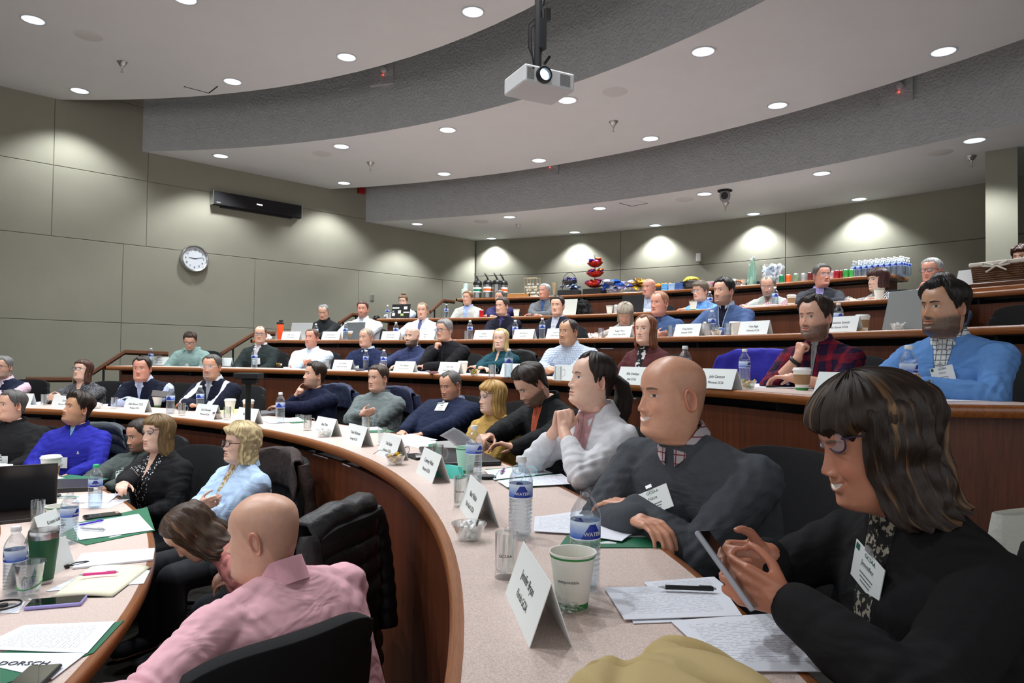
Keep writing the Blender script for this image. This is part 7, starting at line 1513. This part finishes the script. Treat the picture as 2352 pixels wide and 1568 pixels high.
jacket(chair_of('man with a finger on his lips'), 'dark blue jacket over the chair of the finger-on-lips man', mnv, seed=12); jacket(chair_of('man with folded arms in grey fleece'), 'navy jacket hanging on the grey fleece man\'s chair', mat('navy_jacket_b', lin(26, 30, 60), .8, bump=(20, .4, .02)), seed=15)
jacket(chair_of('young man in royal blue'), 'dark grey quilted jacket on the royal blue man\'s chair', mat('grey_puffer', lin(46, 54, 62), .6, bump=(30, .5, .01)), puff=.012, seed=18)
jacket(chair_of('woman with long blonde hair in teal'), 'black coat over the blonde woman in teal\'s chair', mat('black_coat', (.012, .012, .013), .9, bump=(80, .6, .01)), seed=21, wid=.62)
p = curve_pt(1335, 724, 5, .42); crumple(p, .13, 'black fur-trimmed coat bundled on the fifth desk beside the pale laptop', 'folded_coat', mat('fur_black', (.012, .012, .013), .95, bump=(120, 1, .02)), .9, 11)
# tan coat bundle at the bottom edge
mb = MB(); P = []; n, k = 80, 40; cc = at_z(1548, 1625, HH[2]+.06)
for i in range(k+1):
    q = i/k; row = []
    for j in range(n):
        t = 2*math.pi*j/n; w = math.sin(q*math.pi*.5); rx, ry = .150, .16; x, y = rx*w*math.cos(t), ry*w*math.sin(t); z = .115*math.cos(q*math.pi*.5)**.55
        v_ = Vector((x*7, y*7, 3)); z += (.034*noise.noise(v_)-.030*(1-min(1, abs(noise.noise(Vector((x*6+y*9, y*5-x*3, 9))))*5)))*w*(1 if q < .9 else 0); z -= .030*w*sum(math.exp(-((x*ca_+y*sa_-of_)/.018)**2) for ca_, sa_, of_ in ((.8, .6, .02), (.95, -.3, -.06), (.3, .95, .07))); row.append((x, y, max(0, z)))
    P.append(row)
mb.grid(P, wrap=True); o = mb.build('folded_jacket', mat('tan_cotton', lin(190, 168, 118), .85, bump=(500, .2, .002)), None, True, loc=(cc.x, cc.y, HH[2]+.001)); tag(o, 'tan cotton jacket bundled on the desk at the bottom edge', 'jacket')
# the phone in the woman's hands
pp = at_d(1672, 1306, 1.17); r = empty('smartphone', pp, 0, 'smartphone in a clear case held by the smiling woman in black', 'phone'); dz = (at_d(1628, 1245, 1.19)-at_d(1700, 1345, 1.15)).normalized(); nx = dz.cross((pp-Vector((0, 0, CAMZ))).normalized()).normalized()*-1; nx = (nx+(pp-Vector((0, 0, CAMZ))).normalized()*-.22).normalized(); nx = (nx-dz*nx.dot(dz)).normalized(); yy = nx.cross(dz); B = Matrix((yy, nx, dz)).transposed()
r.rotation_euler = B.to_euler(); mb = MB(); mb.box((0, 0, 0), (.072, .0095, .148)); mb.build('case', mat('clear_case', lin(170, 176, 186), .15, alpha=.75), r, bevel=.004, seg=3); mb = MB(); mb.box((0, .0052, 0), (.066, .001, .142)); mb.build('screen', MATS['phone_glass'], r)
# held sheet of the reading man
pp = at_d(1050, 1014, 3.50); mb = MB(); mb.grid([[(x/10*.15-.075, .02*math.sin(x/10*3), y/6*.13-.065) for x in range(11)] for y in range(7)]); o = mb.build('paper_sheet', mtext[0], None, True, loc=pp); o.rotation_euler = (1.0, .75, .3); m_ = o.modifiers.new('s', 'SOLIDIFY'); m_.thickness = .0008; tag(o, 'curved sheet of paper held up by the bearded man', 'paper')
pen(2112, 868, 2170, 884, 3, 'black and silver pen held by the man in sky blue', mblack, z0=.07); pen(1838, 858, 1843, 882, 3, 'thin white pen held upright behind the coffee cup', mwhite, z0=.04)
# dark phone held by the goateed man
p = at_d(372, 905, 5.6); r = empty('smartphone', p, .4, 'dark phone held above the desk by the man in navy and white', 'phone'); mb = MB(); mb.box((0, 0, 0), (.15, .01, .075)); mb.build('case', mat('brown_case', (.03, .018, .015), .5), r, bevel=.004); r.rotation_euler = (-.9, .1, .4)
# black stand in the aisle
p = at_z(572, 1062, .35); y_ = 4.35; q = at_y(571, 870, y_); r = empty('microphone_stand', (q.x, q.y, 0), 0, 'black pole stand with a flat head between the first and second desks', 'stand'); zt = at_y(571, 870, y_).z
mb = MB(); mb.tube([(0, 0, .02), (0, 0, zt-.01)], .017, 12); mb.build('pole', mblackm, r, True); mb = MB(); mb.box((0, 0, zt+.02), (.15, .12, .035)); mb.box((.01, 0, zt-.015), (.09, .06, .03)); mb.build('head_plate', mblackm, r, bevel=.006); mb = MB(); mb.lathe([(0, 0), (.15, 0), (.15, .012), (.02, .025)], 24); mb.build('base_plate', mblackm, r, True)
# white tote bag at the right edge
p = at_y(2362, 1240, 1.9); mb = MB(); P = []
for i in range(9):
    q = i/8; P.append([((.16-.03*q)*math.copysign(abs(math.cos(t*.2618))**.6, math.cos(t*.2618))*(1+.04*math.sin(t*2+i)), (.08-.05*q)*math.copysign(abs(math.sin(t*.2618))**.6, math.sin(t*.2618)), .32*q) for t in range(24)])
mb.grid(P, wrap=True); r = empty('tote_bag', (p.x, p.y, p.z-.24), .4, 'white tote bag at the right edge behind the woman in black', 'bag'); mb.build('bag_body', mat('tote_white', lin(200, 200, 190), .8, bump=(30, .4, .01)), r, True)
mb = MB(); mb.box((0, 0, 0), (.3, .25, p.z-.24-FL[2]-.002)); o = mb.build('storage_box', mblackm, None, loc=(p.x, p.y, (p.z-.24+FL[2])/2)); tag(o, 'black storage box under the white tote bag', 'box')
# ================================================================= WALL AND CEILING FITTINGS
def wall_frame(c): return Matrix((WD, -WN, Vector((0, 0, 1)))).transposed()      # local x along wall, -y... y points into the room
BW = Matrix((-WD, -WN, Vector((0, 0, 1)))).transposed()
c = on_wall(446, 594, .02); r = empty('wall_clock', c, 0, 'round chrome-rimmed wall clock on the left wall', 'clock'); r.rotation_euler = BW.to_euler()
RY = Matrix.Rotation(-math.pi/2, 3, 'X'); RC = (at_y(446, 563, c.y).z-at_y(446, 625, c.y).z)/2
mb = MB(); mb.lathe([(RC*.80, .02), (RC*.86, .045), (RC*.93, .052), (RC*1.0, .035), (RC*1.0, .0), (0, .0)], 48, R=RY); mb.build('chrome_rim', mchrome, r, True)
mb = MB(); mb.disc((0, 0, 0), RC*.85, 48, R=RY, z=.022); mb.build('dial', mat('clock_face', lin(214, 220, 226), .5), r)
for i in range(1, 13):
    a = i*math.pi/6; text_obj(str(i), RC*.22, mink, r, Vector((-math.sin(a)*RC*.64, .0235, math.cos(a)*RC*.64)), rot(math.pi, math.pi/2), name='numeral')
for nm, a, L_, w_ in (('hour_hand', math.radians(278), .42, .05), ('minute_hand', math.radians(77), .62, .035), ('second_hand', math.radians(84), .6, .01)):
    mb = MB(); d_ = Vector((-math.sin(a), 0, math.cos(a))); s_ = Vector((math.cos(a), 0, math.sin(a))); mb.add([d_*-.1*RC+s_*w_*RC/2+Vector((0, .026, 0)), d_*-.1*RC-s_*w_*RC/2+Vector((0, .026, 0)), d_*L_*RC-s_*w_*RC/3+Vector((0, .026, 0)), d_*L_*RC+s_*w_*RC/3+Vector((0, .026, 0))], [(0, 1, 2, 3), (3, 2, 1, 0)]); mb.build(nm, mink, r)
# soundbar
a, b = on_wall(487, 456, .07), on_wall(690, 485, .07); c = (a+b)/2; L_ = (b-a).length; hgt = (at_y(487, 440, a.y).z-at_y(487, 471, a.y).z); r = empty('soundbar', c, 0, 'long black soundbar mounted high on the left wall', 'soundbar'); r.rotation_euler = BW.to_euler()
mb = MB(); mb.box((0, 0, 0), (L_-.02, .10, hgt)); mb.build('grille', mblackm, r, bevel=.01); mb = MB(); mb.box((-L_/2, 0, 0), (.012, .105, hgt*1.04)); mb.box((L_/2, 0, 0), (.012, .105, hgt*1.04)); mb.build('end_cap', mchrome, r); mb = MB(); mb.box((0, .052, 0), (.09, .002, .018)); mb.build('status_light', mat('led_white', (1, 1, 1), .5, emit=((1, 1, 1), 2.5)), r, bevel=.004)
mb = MB(); mb.box((L_/2-.08, .051, -hgt*.33), (.06, .001, .012)); mb.build('badge', msilver, r); mb = MB(); mb.box((0, -.035, -hgt*.35), (L_*.8, .06, hgt*.5)); mb.build('wall_bracket', mblack, r)
def wallbox(u, v, w_, h_, d_, label, name, cat, m, back=False):
    c = on_wall(u, v, d_/2); mb = MB(); mb.box((0, 0, 0), (w_, d_, h_)); o = mb.build(name, m, None, bevel=.006, loc=c); o.rotation_euler = BW.to_euler(); return tag(o, label, cat)
wallbox(855, 683, .075, .12, .012, 'steel outlet plate on the left wall above the bun-haired woman', 'wall_outlet', 'outlet', mchrome)
wallbox(830, 438, .13, .10, .07, 'red fire alarm strobe high on the left wall in the ceiling slot', 'fire_alarm', 'alarm', mat('alarm_red', lin(150, 20, 24), .5))
t = wall_theta(1606, 591); x, y = cpt(CW, t, -.03); zz = at_y(1606, 591, y).z; mb = MB(); mb.box((0, 0, 0), (.085, .05, .15)); o = mb.build('motion_sensor', mwhite, None, bevel=.012, seg=3, loc=(x, y, zz)); o.rotation_euler = (0, 0, -t); tag(o, 'small white sensor box on the back wall', 'sensor')
# projector
zp = 3.60
def pj(u, v, y): return at_y(u, v, y)
c = at_y(1238, 196, 4.55); r = empty('projector', (c.x, c.y, c.z), math.radians(27), 'white ceiling projector with glowing lens hanging from a black pole', 'projector'); w_, d_, h_ = .37, .30, .115
mb = MB(); mb.box((0, 0, 0), (w_, d_, h_)); mb.build('housing', mat('projector_white', lin(206, 208, 208), .5), r, bevel=.012, seg=3)
mb = MB(); [mb.box((x0+.0, -d_/2-.001, -.035+.007*k), (.075, .003, .0025)) for k in range(11) for x0 in (.11,)]; [mb.box((-.145, -d_/2-.001, -.035+.007*k), (.05, .003, .0025)) for k in range(11)]; [mb.box((w_/2+.001, -.06, -.04+.007*k), (.003, .05, .003)) for k in range(12)]; [mb.box((w_/2+.001, .09, -.04+.007*k), (.003, .06, .003)) for k in range(12)]; mb.build('vent_slats', mat('vent_grey', (.12, .12, .12), .6), r)
RX = Matrix.Rotation(math.pi/2, 3, 'X'); mb = MB(); mb.lathe([(.052, 0), (.055, .02), (.05, .034), (.038, .032), (.034, .015)], 32, (-.055, -d_/2, 0), R=RX); mb.build('lens_ring', mblack, r, True)
mb = MB(); mb.lathe([(0, .020), (.020, .018), (.034, .014)], 24, (-.055, -d_/2, 0), R=RX); mb.build('lens', mat('lens_glow', (.6, .8, 1), .1, emit=((.55, .78, 1), 6)), r, True); mb = MB(); mb.box((-.125, -d_/2-.001, .035), (.014, .002, .012)); mb.build('sensor_window', mblack, r)
mb = MB(); mb.tube([(0, .02, h_/2), (0, .02, 1.5)], .026, 12); mb.tube([(0, .02, h_/2), (0, .02, h_/2+.05)], .06, 12); mb.box((.02, .02, .35), (.05, .07, .2)); mb.build('ceiling_pole', mblackm, r, True)
mb = MB(); mb.tube([(-.02, .02, .15), (-.07, .02, .25), (-.075, .02, .4), (-.03, .02, .45)], .006, 6); mb.tube([(-.02, .03, .1), (-.05, .02, .25), (-.055, .02, .38), (-.02, .02, .42)], .005, 6); mb.tube([(.03, .03, .75), (.06, .03, .68), (.05, .03, .58), (.02, .03, .52)], .005, 6); mb.tube([(.02, .0, .09), (.10, .02, .10), (.15, .08, .06)], .006, 6); mb.tube([(.05, .02, .16), (.09, .02, .22)], .010, 6); mb.box((.07, .02, .50), (.035, .03, .08)); mb.build('cables', mblack, r, True)
# sprinklers, hatches, grilles, camera dome
def sprinkler(u, v, z, label):
    p = at_z(u, v, z); r = empty('fire_sprinkler', p, 0, label, 'sprinkler', 'pendant sprinklers'); mb = MB(); mb.lathe([(.0, 0), (.055, -.002), (.05, -.012), (.028, -.05), (.016, -.055), (.012, -.075), (.008, -.08)], 20); mb.build('escutcheon', mchrome, r, True); mb = MB(); mb.tube([(0, 0, -.07), (0, 0, -.125)], .006, 8); mb.lathe([(0, -.118), (.018, -.12), (.018, -.124), (0, -.125)], 12); mb.build('sprinkler_head', mchrome, r, True)
for u, v, z, who in ((281, 142, ZA, 'foremost ceiling panel, near the left'), (851, 373, ZB, 'middle ceiling panel, left part'), (1409, 279, ZB, 'middle ceiling panel, right of the projector'), (1191, 516, ZCc, 'rear ceiling panel, above the airpots'), (1667, 465, ZCc, 'rear ceiling panel, beneath the camera'), (2231, 358, ZCc, 'rear ceiling panel, beside the pier')): sprinkler(u, v, z, 'chrome pendant sprinkler on the '+who)
mgr_ = mat('speaker_grille', lin(208, 207, 204), .9)
for u, v, z, who in ((203, 82, ZA, 'foremost panel at the left'), (740, 353, ZB, 'middle panel at the left'), (1413, 211, ZB, 'middle panel beside the projector'), (1572, 458, ZCc, 'rear panel left of the camera'), (2158, 350, ZCc, 'rear panel near the pier'), (1105, 508, ZCc, 'rear panel above the airpots')):
    p = at_z(u, v, z); mb = MB(); mb.lathe([(0, -.006), (.125, -.006), (.135, -.001), (.135, 0)], 32); o = mb.build('ceiling_speaker', mgr_, None, True, loc=p); tag(o, 'round grey speaker grille in the '+who, 'speaker', 'ceiling speaker grilles')
for u, v, z, who, s_ in ((461, 198, ZA, 'foremost panel', .30), (1455, 466, ZCc, 'rear panel', .3)):
    p = at_z(u, v, z); mb = MB(); w_ = s_/2; mb.box((0, 0, -.002), (s_-.02, s_-.02, .004), rot(.75)); o = mb.build('access_hatch', mceil, None, loc=p); m2 = MB(); R_ = rot(.75); [m2.box(R_ @ Vector(q), d, R_) for q, d in (((0, w_, -.003), (s_, .012, .006)), ((w_, 0, -.003), (.012, s_, .006)))]; m2.build('shadow_gap', mblackm, o); tag(o, 'square access hatch in the ceiling, '+who, 'hatch')
p = at_z(1665, 437, ZCc); r = empty('security_camera', p, 0, 'round dome camera hanging from the rear ceiling panel', 'camera'); mb = MB(); mb.lathe([(0, 0), (.10, 0), (.10, -.015), (.07, -.02)], 24); mb.build('mount_ring', mblackm, r, True); mb = MB(); mb.lathe([(.06, -.015), (.075, -.06), (.07, -.12), (.04, -.16), (0, -.17)], 24); mb.build('camera_body', mat('camera_grey', (.25, .25, .26), .4), r, True); mb = MB(); mb.lathe([(0, .0), (.045, 0), (.05, -.02), (0, -.02)], 20, (-.03, -.065, -.09), R=Matrix.Rotation(-1.3, 3, 'X')); mb.build('camera_lens', mblack, r, True)
# recessed emergency lights on the fascias
for u, v, co, who in ((880, 172, CBF, 'foremost slot'), (1262, 384, CCF, 'rear slot'), (2062, 212, CCF, 'rear slot at the right')):
    lo, hi = -.2, 1.3
    for _ in range(40):
        m_ = (lo+hi)/2; x, y = cpt(co, m_)
        if x/y < ray(u, v).x/ray(u, v).y: lo = m_
        else: hi = m_
    x, y = cpt(co, lo, -.035); zz = at_y(u, v, y).z; r = empty('emergency_light', (x, y, zz), -lo, 'white emergency light box with red indicator in the '+who, 'emergency light', 'emergency lights on the ceiling fascias')
    mb = MB(); mb.box((0, 0.01, 0), (.34, .05, .26)); mb.build('box', mfasc, r, bevel=.004); mb = MB(); mb.lathe([(0, .06), (.03, .055), (.045, .02), (.04, 0)], 18, (.05, -.02, .05), R=RX); mb.build('lamp_head', mat('lamp_plastic', (.5, .5, .5), .2), r, True); mb = MB(); mb.box((.03, -.02, -.01), (.012, .01, .01)); mb.build('indicator', mat('led_red', (1, .02, .01), .5, emit=((1, .03, .02), 8)), r)
# handrails on the left
def rail(px, P0, label):
    """rail running in the plane of the desk ends, parallel to the left wall"""
    off = WN.dot(Vector((P0[0], P0[1], 0))); pts = []
    for u, v in px: r_ = ray(u, v); pts.append(Vector((0, 0, CAMZ))+r_*(off/WN.dot(r_)))
    r = empty('handrail', (0, 0, 0), 0, label, 'handrail'); mb = MB(); ex = Vector((0, 0, .035)); P = []
    for q in pts: P.append([q+Vector(o) for o in ((0, 0, .03), (.02, -.02, .022), (.025, -.025, -.01), (.01, -.01, -.035), (-.01, .01, -.035), (-.025, .025, -.01), (-.02, .02, .022))])
    mb.grid(P, wrap=True); b0 = mb.n-7; mb.f.append(tuple(range(7))[::-1]); mb.m.append(0); mb.f.append(tuple(b0+i for i in range(7))); mb.m.append(0); mb.build('rail', mrail, r, True)
    for i in range(len(pts)-1):
        q = pts[i].lerp(pts[i+1], .35); mb = MB(); mb.tube([q+Vector((0, 0, -.03)), q+Vector((0, 0, -.78))], .014, 8); mb.build('post', mblackm, r, True)
    return r
e3, e4, e5, e6 = rowpt(3, .02, .2), rowpt(4, th_px(4, 614, 781), .2), rowpt(5, th_px(5, 869, 732), .2), rowpt(6, th_px(6, 1044, 684), .2)
sh_ = lambda e, k=.45: (e[0]+WN.x*k, e[1]+WN.y*k)
rail([(60, 871), (165, 871)], sh_(e3, .7), 'level dark wooden handrail at the left, behind the patterned blouse'); rail([(212, 856), (286, 808), (385, 812)], sh_(e3, .5), 'angled dark wooden handrail left of the third desk'); rail([(508, 812), (585, 765), (650, 766)], sh_(e4, .45), 'angled dark wooden handrail left of the fourth desk'); rail([(778, 742), (808, 722), (835, 724)], sh_(e5, .4), 'angled wooden handrail left of the fifth desk'); rail([(988, 716), (1017, 690), (1043, 693)], sh_(e6, .4), 'angled wooden handrail left of the rear counter')
